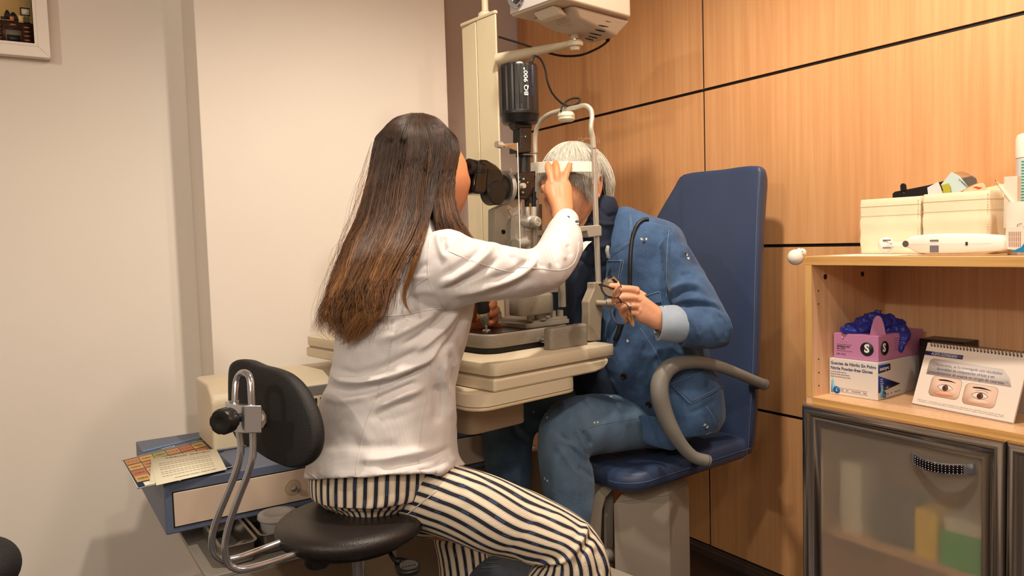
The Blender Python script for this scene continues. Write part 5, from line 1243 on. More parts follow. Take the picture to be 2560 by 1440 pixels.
def uvloft(parts, name, m, parent, period=.0215, shift=0):
    """parts: list of ring lists; UV u = stripes round, v = metres along"""
    vs = []; fs = []; uvs = []
    for R in parts:
        o = len(vs); n = len(R[0]); mid = R[len(R)//2]; circ = sum((mid[i]-mid[(i+1) % n]).length for i in range(n)); N_ = max(4, round(circ/period))
        L_ = 0
        for k, r in enumerate(R):
            vs += list(r)
        for k in range(len(R)-1):
            l = ((sum(R[k+1], Vector())-sum(R[k], Vector()))/n).length
            for i in range(n):
                j = (i+1) % n; fs.append((o+k*n+i, o+k*n+j, o+(k+1)*n+j, o+(k+1)*n+i))
                uvs += [(i/n*N_+shift, L_), ((i+1)/n*N_+shift, L_), ((i+1)/n*N_+shift, L_+l), (i/n*N_+shift, L_+l)]
            L_ += l
        fs.append(tuple(o+i for i in range(n))[::-1]); uvs += [(0, 0)]*n
        fs.append(tuple(o+(len(R)-1)*n+i for i in range(n))); uvs += [(0, 0)]*n
    me = bpy.data.meshes.new(name); me.from_pydata([tuple(v) for v in vs], [], fs); me.update(); l = me.uv_layers.new(name='uv')
    l.data.foreach_set('uv', [c for u in uvs for c in u]); me.materials.append(m)
    bm = bmesh.new(); bm.from_mesh(me); bmesh.ops.recalc_face_normals(bm, faces=bm.faces); bm.to_mesh(me); bm.free()
    me.polygons.foreach_set('use_smooth', [True]*len(me.polygons)); ob = bpy.data.objects.new(name, me); COL.objects.link(ob); put(ob, parent); return ob
hips = [(800, 1105, 1110, 1105, 1.765, .135), (785, 1150, 1125, 1140, 1.765, .150), (777, 1198, 1128, 1180, 1.76, .158), (786, 1236, 1110, 1225, 1.76, .155), (815, 1266, 1075, 1262, 1.755, .14), (855, 1290, 1030, 1288, 1.75, .11), (900, 1302, 985, 1302, 1.75, .06)]
thigh = [(1060, 1140, 890, 1280, 1.78, .09), (1110, 1150, 930, 1300, 1.76, .10), (1160, 1166, 985, 1316, 1.735, .105), (1235, 1188, 1072, 1336, 1.70, .098), (1310, 1220, 1160, 1364, 1.67, .088), (1378, 1252, 1240, 1386, 1.665, .082), (1436, 1284, 1310, 1400, 1.66, .080), (1480, 1318, 1352, 1408, 1.655, .078),
         (1508, 1362, 1342, 1416, 1.655, .078), (1526, 1420, 1318, 1448, 1.66, .080), (1540, 1490, 1300, 1500, 1.67, .084), (1560, 1620, 1290, 1620, 1.69, .09), (1570, 1900, 1280, 1900, 1.72, .10)]
far = [(960, 1180, 900, 1290, 1.86, .09), (1080, 1200, 1010, 1330, 1.92, .085), (1190, 1250, 1098, 1320, 1.97, .075), (1215, 1330, 1084, 1335, 1.985, .07), (1222, 1390, 1094, 1390, 1.99, .07), (1226, 1450, 1098, 1450, 1.99, .072), (1235, 1620, 1090, 1620, 1.99, .08), (1235, 1680, 1090, 1680, 1.99, .08)]
HR = sil_rings(hips, 128, 8); TR_ = sil_rings(thigh, 128, 10); FR = sil_rings(far, 96, 8)
tro = uvloft([HR, TR_, FR], 'trousers', M_str, doc)
TF = [([(1460, 1300), (1462, 1330), (1440, 1370), (1425, 1400)], 7, .010), ([(1480, 1330), (1470, 1360), (1450, 1390), (1440, 1430)], 7, -.010), ([(1290, 1390), (1340, 1402), (1400, 1405), (1430, 1390)], 5, .008), ([(1300, 1400), (1350, 1412), (1410, 1416)], 4, -.009), ([(1500, 1350), (1512, 1400), (1520, 1440)], 7, .006),
      ([(1200, 1190), (1270, 1230), (1340, 1270)], 8, -.005), ([(1180, 1200), (1250, 1240), (1330, 1290), (1400, 1320)], 9, .004), ([(1150, 1200), (1170, 1235), (1165, 1270)], 10, .004), ([(1380, 1280), (1420, 1310), (1440, 1350)], 10, .004), ([(1490, 1370), (1500, 1440)], 6, -.006), ([(900, 1270), (960, 1260), (1010, 1235)], 8, .004)]
folds(tro.data, TF)
co = getco(tro.data); 
stitch(tro, [(1093, 1226), (1060, 1252), (1020, 1284), (978, 1312)], .0014, mat('cream_piping', (216, 204, 186), .7), 'side_seam', off=.0003)
# sandals under the trousers
M_sole = mat('shoe_dark', (40, 34, 34), .6)
for (x, y, d_) in ((1440, 1940, 1.74),):
    c = P(x, y, d_); c.z = ZF+.03; f = MB(); f.sphere(c+A*.06, 1, n=32, sc=(.125, .042, .032), M=HM); f.build('shoe', M_sole, doc)
c = P(1170, 1760, 1.98); c.z = ZF+.03; f = MB(); f.sphere(c+A*.06, 1, n=32, sc=(.125, .042, .032), M=HM); f.build('shoe', M_sole, doc)

# --- hair
YS = [281, 292, 310, 340, 380, 430, 490, 545, 600, 660, 720, 780, 825, 862]
XL_ = [1028, 978, 955, 938, 929, 921, 907, 893, 868, 848, 826, 808, 806, 842]
XR_ = [1058, 1102, 1124, 1142, 1150, 1143, 1134, 1136, 1058, 1014, 988, 975, 955, 905]
XF = [None]*7+[(1092, 1156), (1092, 1180), (1110, 1192), (1120, 1200), (1120, 1200), (1120, 1200), (1120, 1200)]
FY = [420, 490, 545, 600, 640, 700]; FX = [(1100, 1143), (1098, 1138), (1094, 1152), (1092, 1180), (1110, 1194), (1120, 1200)]
DD = [1.872, 1.872, 1.872, 1.873, 1.873, 1.868, 1.85, 1.82]
TT = [.012, .055, .078, .098, .108, .112, .112, .108]
cys = [r[1] for r in CO]; cxl = [r[0] for r in CO]; cxr = [r[2] for r in CO]; cth = [r[5] for r in CO]; cdd = [r[4] for r in CO]
def dcoat(x, y):
    yy = y; l = np.interp(yy, cys, cxl); r = np.interp(yy, cys, cxr); c = (l+r)/2; h = (r-l)/2; u = min(1, abs(x-c)/h); return np.interp(yy, cys, cdd)-np.interp(yy, cys, cth)*math.sqrt(max(0, 1-u*u))
def hpos(c, side, y, rho, fr):
    """c -1..1 across, side +1 towards the camera, rho shell, fr front lock?"""
    xl = np.interp(y, YS, XL_); xr = np.interp(y, YS, XR_)
    cc = c*(rho if side == 0 else 1)
    xc = xl+(np.interp(min(y, 545), YS, XR_)-xl)*(c*rho+1)/2
    w = min(1, max(0, (y-420)/190)); w = w*w*(3-2*w)
    if fr:
        f0 = np.interp(y, FY, [v[0] for v in FX]); f1 = np.interp(y, FY, [v[1] for v in FX]); xt = f0+(f1-f0)*max(0, (c-.45)/.55)
    else:
        xrb = np.interp(y, [420, 490, 545, 600, 660, 720, 780, 825, 862], [1092, 1084, 1072, 1052, 1016, 990, 976, 956, 905]); xt = xl+(xrb-xl)*(c*rho+1)/1.45
    x = xc*(1-w)+xt*w
    dh = np.interp(y, YS[:8], DD); th_ = np.interp(y, YS[:8], TT)
    dp = dh-side*th_*rho*math.sqrt(max(0, 1-c*c))
    if y > 500 and not fr:
        w = min(1, (y-500)/110); w = w*w*(3-2*w)
        base = dcoat(x, y); tgt = base-.010-.030*rho*(1 if side > 0 else .2)*math.sqrt(max(0.05, 1-c*c)); dp = dp*(1-w)+tgt*w
    return x, y, dp
def strands(paths, radii, cols, name, m, parent, n=3):
    """paths: array list (k,3); tubes of n sides with vertex colours"""
    V = []; Fc = []; CC = []; o = 0
    for p, r, c in zip(paths, radii, cols):
        p = np.array(p); k = len(p); t = np.gradient(p, axis=0); t /= np.linalg.norm(t, axis=1)[:, None]+1e-9
        x = np.cross(t, np.array([.3, .2, .93])); x /= np.linalg.norm(x, axis=1)[:, None]+1e-9; y = np.cross(t, x)
        ang = np.arange(n)*2*PI/n; ring = p[:, None, :]+(x[:, None, :]*np.cos(ang)[None, :, None]+y[:, None, :]*np.sin(ang)[None, :, None])*r[:, None, None]
        V.append(ring.reshape(-1, 3)); CC.append(np.repeat(c, n, axis=0))
        i = np.arange(k-1)[:, None]*n; j = np.arange(n)[None, :]; j2 = (j+1) % n
        q = np.stack([i+j, i+j2, i+n+j2, i+n+j], -1).reshape(-1, 4)+o; Fc.append(q); o += k*n
    V = np.concatenate(V); Fc = np.concatenate(Fc); CC = np.concatenate(CC)
    me = bpy.data.meshes.new(name); me.vertices.add(len(V)); me.vertices.foreach_set('co', V.astype(np.float32).ravel()); me.loops.add(Fc.size); me.loops.foreach_set('vertex_index', Fc.astype(np.int32).ravel())
    me.polygons.add(len(Fc)); me.polygons.foreach_set('loop_start', np.arange(0, Fc.size, 4, dtype=np.int32)); me.polygons.foreach_set('loop_total', np.full(len(Fc), 4, np.int32)); me.update(); me.validate()
    me.polygons.foreach_set('use_smooth', [True]*len(me.polygons))
    ca = me.color_attributes.new('hair_colour', 'FLOAT_COLOR', 'POINT'); ca.data.foreach_set('color', np.hstack([CC, np.ones((len(CC), 1))]).astype(np.float32).ravel())
    me.materials.append(m); ob = bpy.data.objects.new(name, me); COL.objects.link(ob); put(ob, parent); return ob
def hairmat(name, rough=.35, spec=.6):
    m = bpy.data.materials.new(name); m.use_nodes = True; nt = m.node_tree; b = nt.nodes['Principled BSDF']; at = nt.nodes.new('ShaderNodeAttribute'); at.attribute_name = 'hair_colour'
    nt.links.new(at.outputs['Color'], b.inputs['Base Color']); b.inputs['Roughness'].default_value = rough; b.inputs['Specular IOR Level'].default_value = spec; return m
M_hair = hairmat('brown_hair', .42, .45)
rg = np.random.RandomState(5)
surf(coat, 1000, 900); CB_ = _bv['coat']
_cam = np.array(CAM); _f = np.array(FWD)
def drape(P3, ys_, rho):
    """let a lock lie on the coat and smooth the way it gets there"""
    dv = np.array(P3)-_cam; d0 = dv@_f; lim = np.full(len(P3), 9.0)
    for j in range(len(P3)):
        if ys_[j] < 480: continue
        h_ = CB_.ray_cast(CAM, Vector(dv[j]).normalized())
        if h_[0] is not None: lim[j] = (h_[0]-CAM).dot(FWD)-.005-.024*(rho-.88)*8*min(1, (ys_[j]-480)/60)
    d = np.minimum(d0, lim)
    for _ in range(40):
        e = d.copy(); e[1:-1] = (d[:-2]+d[1:-1]*2+d[2:])/4; m = np.asarray(ys_) > 360; d = np.where(m, np.minimum(e, lim), d)
    return _cam+dv*(d/d0)[:, None]
dk = np.array(lin((62, 45, 35))[:3]); md = np.array(lin((112, 76, 50))[:3]); gd = np.array(lin((178, 124, 72))[:3])
paths = []; rads = []; cols = []
NC = 260
clumps = []
for i in range(NC):
    th_ = rg.uniform(0, 2*PI); clumps.append((math.cos(th_), 1 if math.sin(th_) >= -.15 else -1, rg.uniform(0, 1), rg.uniform(0, 6.28), rg.uniform(0, 6.28), rg.uniform(.4, 1)))
for s_ in range(7600):
    cl_ = clumps[rg.randint(NC)]
    c = np.clip(cl_[0]+rg.normal(0, .035), -1, 1); side = cl_[1]
    if side < 0 and rg.rand() < .7: continue
    fr = c > .45
    rho = (.90+.10*rg.rand()**.6)
    yend = (868-rg.rand()**1.5*70 - 75*abs(c+.25)**1.3) if not fr else (640-rg.rand()*70)
    edge = c if not fr else 0
    if not fr and c > .15 and side > 0:
        yend = 590+rg.rand()**1.3*170 if rg.rand() < .75 else 640
    if not fr and c < -.8: yend = 830-rg.rand()*60
    y0 = 282.5+ (rg.rand()**2)*25
    k = 30; ys_ = np.linspace(y0, yend, k); P3 = []
    tilt = rg.normal(0, 5)
    for j, y in enumerate(ys_):
        v = j/(k-1); amp = max(0, (y-450)/400)
        yy = y
        cj = c+cl_[5]*.10*amp*math.sin(y*.016+cl_[3])+rg.normal(0, .004)
        cj = max(-1.03, min(1.03, cj))
        rj = rho*(1+.05*amp*math.sin(y*.022+cl_[4]))
        # crown: everything starts near the parting and fans out
        w = min(1, (y-286)/60); 
        x, y_, dp = hpos(cj*(.75+.25*w), side, yy, rj, fr)
        curl = max(0, (y-690)/150)
        x += curl*(12+14*cl_[5])*math.sin(y*.042+cl_[3]*2)+tilt*amp
        P3.append(P(x, yy + curl*9*math.cos(y*.05+cl_[4]), dp))
    P3 = np.array([tuple(p) for p in P3])
    r0 = rg.uniform(.00035, .0007); rr = r0*np.clip((1-np.linspace(0, 1, k))*6, .25, 1)
    g0 = cl_[2]; yv_ = ys_
    omb = np.clip((yv_-480)/330+(g0-.5)*.9, 0, 1)
    shade = rg.uniform(.82, 1.12)*(.78+.45*cl_[5]*cl_[2]+.12*(cl_[4] > 5))
    m1 = np.clip(omb*2, 0, 1)[:, None]; m2 = np.clip(omb*2-1, 0, 1)[:, None]*(.35+.65*(rg.rand() < .45))
    cc = (dk*(1-m1)+md*m1); cc = cc*(1-m2)+gd*m2
    if not fr and side > 0: P3 = drape(P3, ys_, rho)
    paths.append(P3); rads.append(rr); cols.append(cc*shade)
for s_ in range(150):
    k = 26; off = rg.normal(0, 1); w0 = rg.uniform(-1, 1); L_ = rg.uniform(.55, 1); base = [(1098, 320), (1092, 390), (1078, 470), (1068, 540), (1052, 600), (1036, 650), (1022, 700), (1012, 735), (1016, 765), (1032, 790)]
    q_ = [tuple(v) for v in crs([Vector(v) for v in base], [0]*10, 4)[0]]; q_ = q_[:max(8, int(len(q_)*L_))]
    xs = np.interp(np.linspace(0, len(q_)-1, k), range(len(q_)), [v[0] for v in q_]); yy_ = np.interp(np.linspace(0, len(q_)-1, k), range(len(q_)), [v[1] for v in q_])
    fade = 1-np.linspace(0, 1, k)*.75; xs = xs+off*9*fade+w0*4*np.sin(yy_*.03+w0*3)
    P3 = np.array([tuple(P(x, y, hpos(.3, 1, y, .94, False)[2])) for x, y in zip(xs, yy_)]); P3 = drape(P3, yy_, .90+.06*rg.rand())
    m1 = np.clip((yy_-470)/160, 0, 1)[:, None]; m2 = np.clip((yy_-560)/120, 0, 1)[:, None]*rg.uniform(.3, 1)
    cc = dk*(1-m1)+md*m1; cc = cc*(1-m2)+gd*m2
    paths.append(P3); rads.append(rg.uniform(.0003, .0006)*np.clip((1-np.linspace(0, 1, k))*6, .3, 1)); cols.append(cc*rg.uniform(.75, 1.2))
# loose fly-away hairs along the outline
for s_ in range(90):
    c = rg.choice([-1.0, -.95, -.9, .3, -1.05]); y0 = rg.uniform(330, 640); k = 14; L_ = rg.uniform(60, 260); ys_ = np.linspace(y0, min(y0+L_, 850), k); bow = rg.uniform(4, 26)*(-1 if c < 0 else 1)
    P3 = []
    for j, y in enumerate(ys_):
        x, _, dp = hpos(c, 1, y, 1.0, False); P3.append(tuple(P(x+bow*math.sin(PI*j/(k-1)*.8), y, dp-.01)))
    paths.append(np.array(P3)); rads.append(np.full(k, .00022)); cols.append(np.tile(md*1.3, (k, 1)))
for s_ in range(16):
    x = rg.uniform(960, 1125); k = 8; a0 = rg.uniform(-1, 1)*22; hgt = rg.uniform(-8, 1); P3 = [tuple(P(x+a0*t, 300-abs(x-1045)**2*.0022*-1-14-hgt*math.sin(PI*t)*1.2+6*t, 1.86)) for t in np.linspace(0, 1, k)]
    paths.append(np.array(P3)); rads.append(np.full(k, .00022)); cols.append(np.tile(dk*1.5, (k, 1)))
hair = strands(paths, rads, cols, 'hair', M_hair, doc)
# scalp volume under the strands
f = MB(); R_ = []
for y in [284, 290, 297]+list(range(305, 561, 15)):
    ring = []
    for t in range(40):
        a = 2*PI*t/40; c = math.cos(a); s = math.sin(a); x, _, dp = hpos(c, 1 if s >= 0 else -1, y, .86, False)
        if y > 490:
            xl = np.interp(y, YS, XL_); xr = 1148; x = xl+(xr-xl)*(c*.92+1)/2*.93
        # keep clear of the face on the right side
        if c > .55 and y > 350: x -= (c-.55)*34
        ring.append(P(x, y, dp))
    R_.append(ring)
f.rings(R_); f.build('hair_base', mat('hair_dark', (92, 68, 52), .8), hair, sharp=0)
G = []
for c in np.linspace(-.93, .36, 22):
    ys_ = np.linspace(420, 800, 30); pp = []
    for y in ys_:
        x, y_, dp = hpos(float(c), 1, float(y), .9, False); pp.append(tuple(P(x, y_, dp)))
    G.append([Vector(v) for v in drape(np.array(pp), ys_, .885)])
f = MB(); f.grid(G, thick=.003); f.build('hair_base', mat('hair_mid', (96, 66, 46), .7), hair, sharp=0)
# ------------------------------------------------------------------ the patient
def denim(name, c, light, scale=1.0):
    m = bpy.data.materials.new(name); m.use_nodes = True; nt = m.node_tree; N = nt.nodes; L = nt.links; b = N['Principled BSDF']; b.inputs['Roughness'].default_value = .85; b.inputs['Sheen Weight'].default_value = .12
    tc = N.new('ShaderNodeTexCoord'); n1 = N.new('ShaderNodeTexNoise'); n1.inputs['Scale'].default_value = 9; n1.inputs['Detail'].default_value = 4; L.new(tc.outputs['Object'], n1.inputs[0])
    mp = N.new('ShaderNodeMapping'); mp.inputs['Scale'].default_value = (1, 1, .35); L.new(tc.outputs['Object'], mp.inputs[0])
    n2 = N.new('ShaderNodeTexNoise'); n2.inputs['Scale'].default_value = 1000*scale; n2.inputs['Detail'].default_value = 2; L.new(mp.outputs[0], n2.inputs[0])
    ad = N.new('ShaderNodeMath'); ad.operation = 'MULTIPLY_ADD'; ad.inputs[1].default_value = .6; L.new(n2.outputs[0], ad.inputs[0]); L.new(n1.outputs[0], ad.inputs[2])
    cr = N.new('ShaderNodeValToRGB'); cr.color_ramp.elements[0].position = .70; cr.color_ramp.elements[1].position = 1.2; cr.color_ramp.elements[1].position = .88; cr.color_ramp.elements[0].position = .58
    cr.color_ramp.elements[0].color = lin(c); cr.color_ramp.elements[1].color = lin(light)
    sc_ = N.new('ShaderNodeMath'); sc_.operation = 'MULTIPLY'; sc_.inputs[1].default_value = .92; L.new(ad.outputs[0], sc_.inputs[0]); L.new(sc_.outputs[0], cr.inputs[0]); L.new(cr.outputs[0], b.inputs['Base Color'])
    bp = N.new('ShaderNodeBump'); bp.inputs['Strength'].default_value = .3; bp.inputs['Distance'].default_value = .001; L.new(n2.outputs[0], bp.inputs['Height']); L.new(bp.outputs[0], b.inputs['Normal']); return m
M_den = denim('jacket_denim', (30, 56, 90), (66, 98, 138)); M_jean = denim('jeans_denim', (56, 80, 106), (94, 118, 142))
M_denl = denim('cuff_denim', (134, 150, 170), (160, 172, 186)); M_dth = mat('denim_thread', (112, 138, 168), .8)
M_scarf = mat('scarf_navy', (22, 32, 52), .85)
_n = M_scarf.node_tree; tcx = _n.nodes.new('ShaderNodeTexCoord'); mp = _n.nodes.new('ShaderNodeMapping'); mp.inputs['Rotation'].default_value = (.9, .3, .5); _n.links.new(tcx.outputs['Object'], mp.inputs[0])
wv_ = _n.nodes.new('ShaderNodeTexWave'); wv_.inputs['Scale'].default_value = 95; wv_.inputs['Distortion'].default_value = 1.5; wv_.inputs['Detail Scale'].default_value = .3; _n.links.new(mp.outputs[0], wv_.inputs[0])
cr = _n.nodes.new('ShaderNodeValToRGB'); cr.color_ramp.elements[0].color = lin((10, 15, 27)); cr.color_ramp.elements[1].color = lin((32, 46, 72)); _n.links.new(wv_.outputs[0], cr.inputs[0]); _n.links.new(cr.outputs[0], _n.nodes['Principled BSDF'].inputs['Base Color'])
bp = _n.nodes.new('ShaderNodeBump'); bp.inputs['Strength'].default_value = .5; bp.inputs['Distance'].default_value = .002; _n.links.new(wv_.outputs[0], bp.inputs['Height']); _n.links.new(bp.outputs[0], _n.nodes['Principled BSDF'].inputs['Normal'])
pat = thing('person', T(.8, .15, ZF-ZT), 'person with short silver hair in a denim jacket holding glasses at the head rest', 'person')
HMp = Matrix.Translation(T(.500, .203, .438)) @ Matrix(((-A.x, -B.x, 0, 0), (-A.y, -B.y, 0, 0), (0, 0, 1, 0), (0, 0, 0, 1))) @ Matrix.Rotation(math.radians(3), 4, 'Y')
# jacket
JT = [(1538, 528, 1572, 526, 2.31, .05), (1524, 552, 1625, 546, 2.305, .085), (1514, 580, 1690, 572, 2.30, .115), (1508, 625, 1715, 615, 2.29, .135), (1503, 690, 1728, 680, 2.28, .14), (1496, 750, 1745, 745, 2.28, .14), (1490, 820, 1760, 815, 2.275, .14),
      (1492, 880, 1768, 875, 2.27, .145), (1506, 940, 1786, 925, 2.27, .15), (1540, 990, 1804, 975, 2.265, .15), (1585, 1035, 1808, 1020, 2.26, .145), (1606, 1068, 1806, 1052, 2.255, .135), (1602, 1098, 1790, 1082, 2.25, .125)]
JU = [(1650, 640, 1700, 582, 2.19, .065), (1660, 690, 1738, 645, 2.155, .066), (1674, 742, 1771, 704, 2.12, .066), (1700, 792, 1804, 762, 2.09, .064), (1722, 832, 1827, 812, 2.075, .06), (1750, 860, 1824, 856, 2.07, .045)]
JF = [(1812, 866, 1806, 775, 2.075, .05), (1785, 872, 1765, 768, 2.065, .052), (1745, 872, 1728, 766, 2.055, .050), (1702, 866, 1698, 766, 2.045, .047)]
f = MB(); f.rings(sil_rings(JT, 56, 5)); f.rings(sil_rings(JU, 40, 5)); f.rings(sil_rings(JF, 40, 5))
f.tube([T(.62, .35, .24), T(.66, .42, .10), T(.60, .40, -.08)], [.07, .06, .05], n=24)
JFd = [([(1700, 640), (1730, 650), (1740, 670)], 8, -.006), ([(1672, 730), (1700, 712), (1740, 712), (1765, 735)], 7, .008), ([(1675, 748), (1710, 730), (1748, 728)], 6, -.008), ([(1680, 765), (1720, 748), (1770, 752), (1795, 775)], 7, .007), ([(1690, 762), (1740, 762), (1790, 768), (1815, 790)], 5, -.009),
       ([(1700, 690), (1730, 682)], 7, -.005), ([(1720, 790), (1735, 815), (1748, 845)], 5, .004), ([(1775, 800), (1785, 825), (1795, 850)], 5, .004), ([(1805, 780), (1820, 800), (1826, 830)], 5, .005), ([(1795, 785), (1812, 808), (1816, 840)], 4, -.005),
       ([(1672, 600), (1668, 660), (1668, 740)], 4, -.005), ([(1702, 590), (1715, 620), (1728, 650)], 5, -.005), ([(1625, 760), (1600, 800), (1590, 850)], 10, -.006), ([(1655, 870), (1620, 900), (1600, 950)], 12, .008), ([(1690, 880), (1660, 930), (1650, 980)], 10, -.007),
       ([(1560, 700), (1545, 760), (1540, 820)], 9, -.005), ([(1630, 1000), (1660, 1050), (1700, 1080)], 8, .005), ([(1720, 1035), (1760, 1020), (1790, 1000)], 6, -.004), ([(1740, 870), (1760, 890), (1790, 940)], 8, -.006), ([(1520, 940), (1560, 990), (1600, 1040)], 5, .004)]
def jf(me): folds(me, JFd); rnoise(me, .003, 16, 4); rnoise(me, .0012, 50, 5)
jac = remeshed('jacket', f, .004, 3, M_den, pat, jf)
# hem flap of the jacket over the seat
hem = [[(1582, 1030), (1640, 1040), (1700, 1050)], [(1608, 1062), (1655, 1078), (1705, 1085)], [(1602, 1098), (1650, 1108), (1700, 1112)], [(1612, 1108), (1655, 1120), (1688, 1130)]]
f = MB(); f.grid([[P(x, y, 2.125+.01*j-.012*i) for i, (x, y) in enumerate(r)] for j, r in enumerate(hem)], thick=.004); f.build('jacket_flap', M_den, jac, sharp=0, sub=2)
th2 = lambda pts, r=.0008: stitch(jac, pts, r, M_dth, 'stitching', off=.0002)
for pts in ([(1578, 545), (1580, 590), (1572, 612), (1545, 628), (1530, 634)], [(1672, 575), (1668, 620), (1666, 690), (1666, 745)], [(1520, 660), (1550, 650), (1558, 655), (1550, 690), (1540, 715)], [(1520, 845), (1512, 880)], [(1510, 945), (1545, 990), (1590, 1035), (1612, 1062)],
            [(1600, 820), (1620, 850), (1645, 890), (1660, 930)], [(1590, 556), (1640, 560), (1690, 574)], [(1765, 1015), (1782, 1040), (1790, 1065)], [(1640, 1120), (1720, 1105), (1780, 1080)]): th2(pts)
# collar, lapel, pocket flaps
def flap(q, th_, name='collar', m=M_den, off=.001): return patch(jac, q, m, name, th_, off=off, grid=10)
flap([(1534, 522), (1577, 540), (1577, 608), (1530, 634)], .008, 'collar'); flap([(1520, 652), (1557, 652), (1545, 708), (1512, 720)], .003, 'lapel')
for q_ in ([(1612, 742), (1648, 729), (1651, 756), (1622, 760)], [(1675, 961), (1780, 921), (1805, 965), (1722, 1010)]):
    flap(q_, .0035, 'pocket_flap')
for pts in ([(1612, 741), (1648, 728)], [(1648, 729), (1652, 757)], [(1677, 962), (1725, 1010), (1804, 967)], [(1676, 959), (1780, 920)], [(1690, 968), (1730, 1003), (1798, 966)], [(1577, 541), (1578, 606), (1532, 634)], [(1523, 652), (1557, 652), (1546, 708)]):
    pp = pts
    h = [surf(jac, *p_, .0062)[0] for p_ in [tuple(Vector(pp[i]).lerp(Vector(pp[i+1]), j/6)) for i in range(len(pp)-1) for j in range(7)]]
    h = [v for v in h if v is not None]
    if len(h) > 1: f = MB(); f.tube(h, .0008, n=6, smooth=0); f.build('stitching', M_dth, jac, sharp=0)
M_btn = mat('button_bronze', (70, 50, 34), .35, .7)
for x, y in ((1622, 1011), (1560, 940)):
    h, nn = surf(jac, x, y); 
    if h is not None: f = MB(); f.lathe([(0, .0035), (.005, .0035), (.0065, .005), (.0085, .0045), (.009, .001), (.009, 0)], h, nn, n=24); f.build('button', M_btn, jac, sharp=40)
M_emb = mat('embroidery_white', (214, 214, 200), .8); M_embd = mat('embroidery_dark', (30, 34, 44), .8)
def flower(o, x, y, r=5, k=7, m=None, parent=None, seed=0):
    h, nn = surf(o, x, y, .0008)
    if h is None: return
    xx = Vector((0, 0, 1)).cross(nn).normalized(); yy = nn.cross(xx); f = MB(); rr_ = random.Random(seed+x)
    for i in range(k):
        t = i*2*PI/k+rr_.uniform(-.2, .2); s_ = r*.00118*rr_.uniform(.7, 1.1); f.tube([h, h+(xx*math.cos(t)+yy*math.sin(t))*s_], [.0012, .0003], n=5, smooth=0)
    f.build('embroidered_flower', m or M_emb, parent or o, sharp=0)
for x, y in ((1604, 598), (1616, 598), (1717, 637), (1721, 646), (1569, 853), (1678, 1036), (1762, 1062), (1768, 1068)): flower(jac, x, y)
for x, y in ((1610, 606), (1714, 634), (1765, 1072)): flower(jac, x, y, 4, 9, M_embd)
# shoulder strap of a bag
st_ = [(1622, 551), (1610, 552), (1596, 562), (1584, 588), (1578, 630), (1576, 680), (1576, 716)]
pts = [tuple(v) for v in crs([Vector(p_) for p_ in st_], [0]*7, 5)[0]]; h = [surf(jac, x, y, .0035)[0] for x, y in pts]; h = [v for v in h if v is not None]
f = MB(); f.tube(h, [.002]+[.0058]*(len(h)-1), n=12, smooth=0); f.build('bag_strap', mat('strap_black', (26, 25, 27), .4), jac, sharp=0)
stitch(jac, [(1556, 800), (1548, 830), (1540, 850)], .009, mat('strap_black', (26, 25, 27), .4), 'bag_strap', off=.002)
# scarf: wound round the neck and hanging down
f = MB(); f.rings(sil_rings([(1470, 500, 1540, 506, 2.31, .055), (1462, 530, 1545, 532, 2.30, .075), (1448, 575, 1535, 575, 2.29, .085), (1432, 620, 1528, 620, 2.285, .09), (1410, 680, 1522, 680, 2.28, .09), (1398, 740, 1512, 740, 2.28, .085), (1394, 800, 1505, 800, 2.28, .08), (1396, 860, 1500, 860, 2.28, .08), (1410, 930, 1560, 930, 2.29, .09), (1440, 985, 1600, 985, 2.30, .08)], 56, 6))
SF = [([(1470, 540), (1500, 560), (1540, 560)], 6, .008), ([(1450, 600), (1490, 620), (1530, 605)], 7, .008), ([(1440, 640), (1480, 670), (1520, 660)], 6, -.008), ([(1470, 690), (1462, 760), (1460, 840)], 6, -.012), ([(1440, 700), (1435, 770), (1432, 840)], 7, .008), ([(1490, 690), (1485, 780), (1480, 840)], 6, .007), ([(1500, 520), (1520, 540), (1540, 535)], 4, -.005)]
def sf(me): folds(me, SF); rnoise(me, .004, 20, 8)
scf = remeshed('scarf', f, .004, 3, M_scarf, pat, sf)
f = MB(); f.tube([P(1520, 615, 2.17), P(1518, 628, 2.165), P(1521, 645, 2.17)], [.005, .006, .005], n=14); f.build('scarf_fringe', mat('scarf_pale', (150, 156, 150), .8, var=.5, vscale=120), scf)
# jeans
jn = [(1660, 955, 1640, 1120, 2.30, .10), (1600, 968, 1605, 1120, 2.27, .10), (1530, 982, 1560, 1126, 2.24, .092), (1460, 986, 1515, 1134, 2.20, .085), (1400, 1000, 1487, 1138, 2.16, .080), (1362, 1038, 1472, 1142, 2.135, .076), (1345, 1085, 1470, 1150, 2.125, .074), (1345, 1140, 1480, 1168, 2.12, .070), (1352, 1200, 1486, 1215, 2.12, .066), (1362, 1262, 1482, 1268, 2.11, .062), (1376, 1330, 1474, 1330, 2.08, .058), (1372, 1400, 1462, 1420, 2.02, .054), (1360, 1450, 1430, 1490, 1.97, .05)]
jf_ = [(1600, 960, 1560, 1080, 2.44, .08), (1500, 960, 1480, 1080, 2.46, .08), (1400, 968, 1410, 1078, 2.46, .078), (1300, 978, 1352, 1078, 2.45, .075), (1232, 1000, 1335, 1090, 2.44, .073), (1206, 1048, 1330, 1120, 2.43, .072), (1205, 1110, 1330, 1145, 2.42, .07), (1212, 1165, 1330, 1180, 2.41, .066), (1226, 1250, 1325, 1250, 2.40, .06), (1236, 1400, 1322, 1400, 2.38, .056), (1244, 1560, 1320, 1560, 2.36, .05)]
f = MB(); f.rings(sil_rings(jn, 48, 6)); f.rings(sil_rings(jf_, 48, 6)); f.sphere(P(1660, 1040, 2.36), .11, sc=(1.1, 1.1, .8))
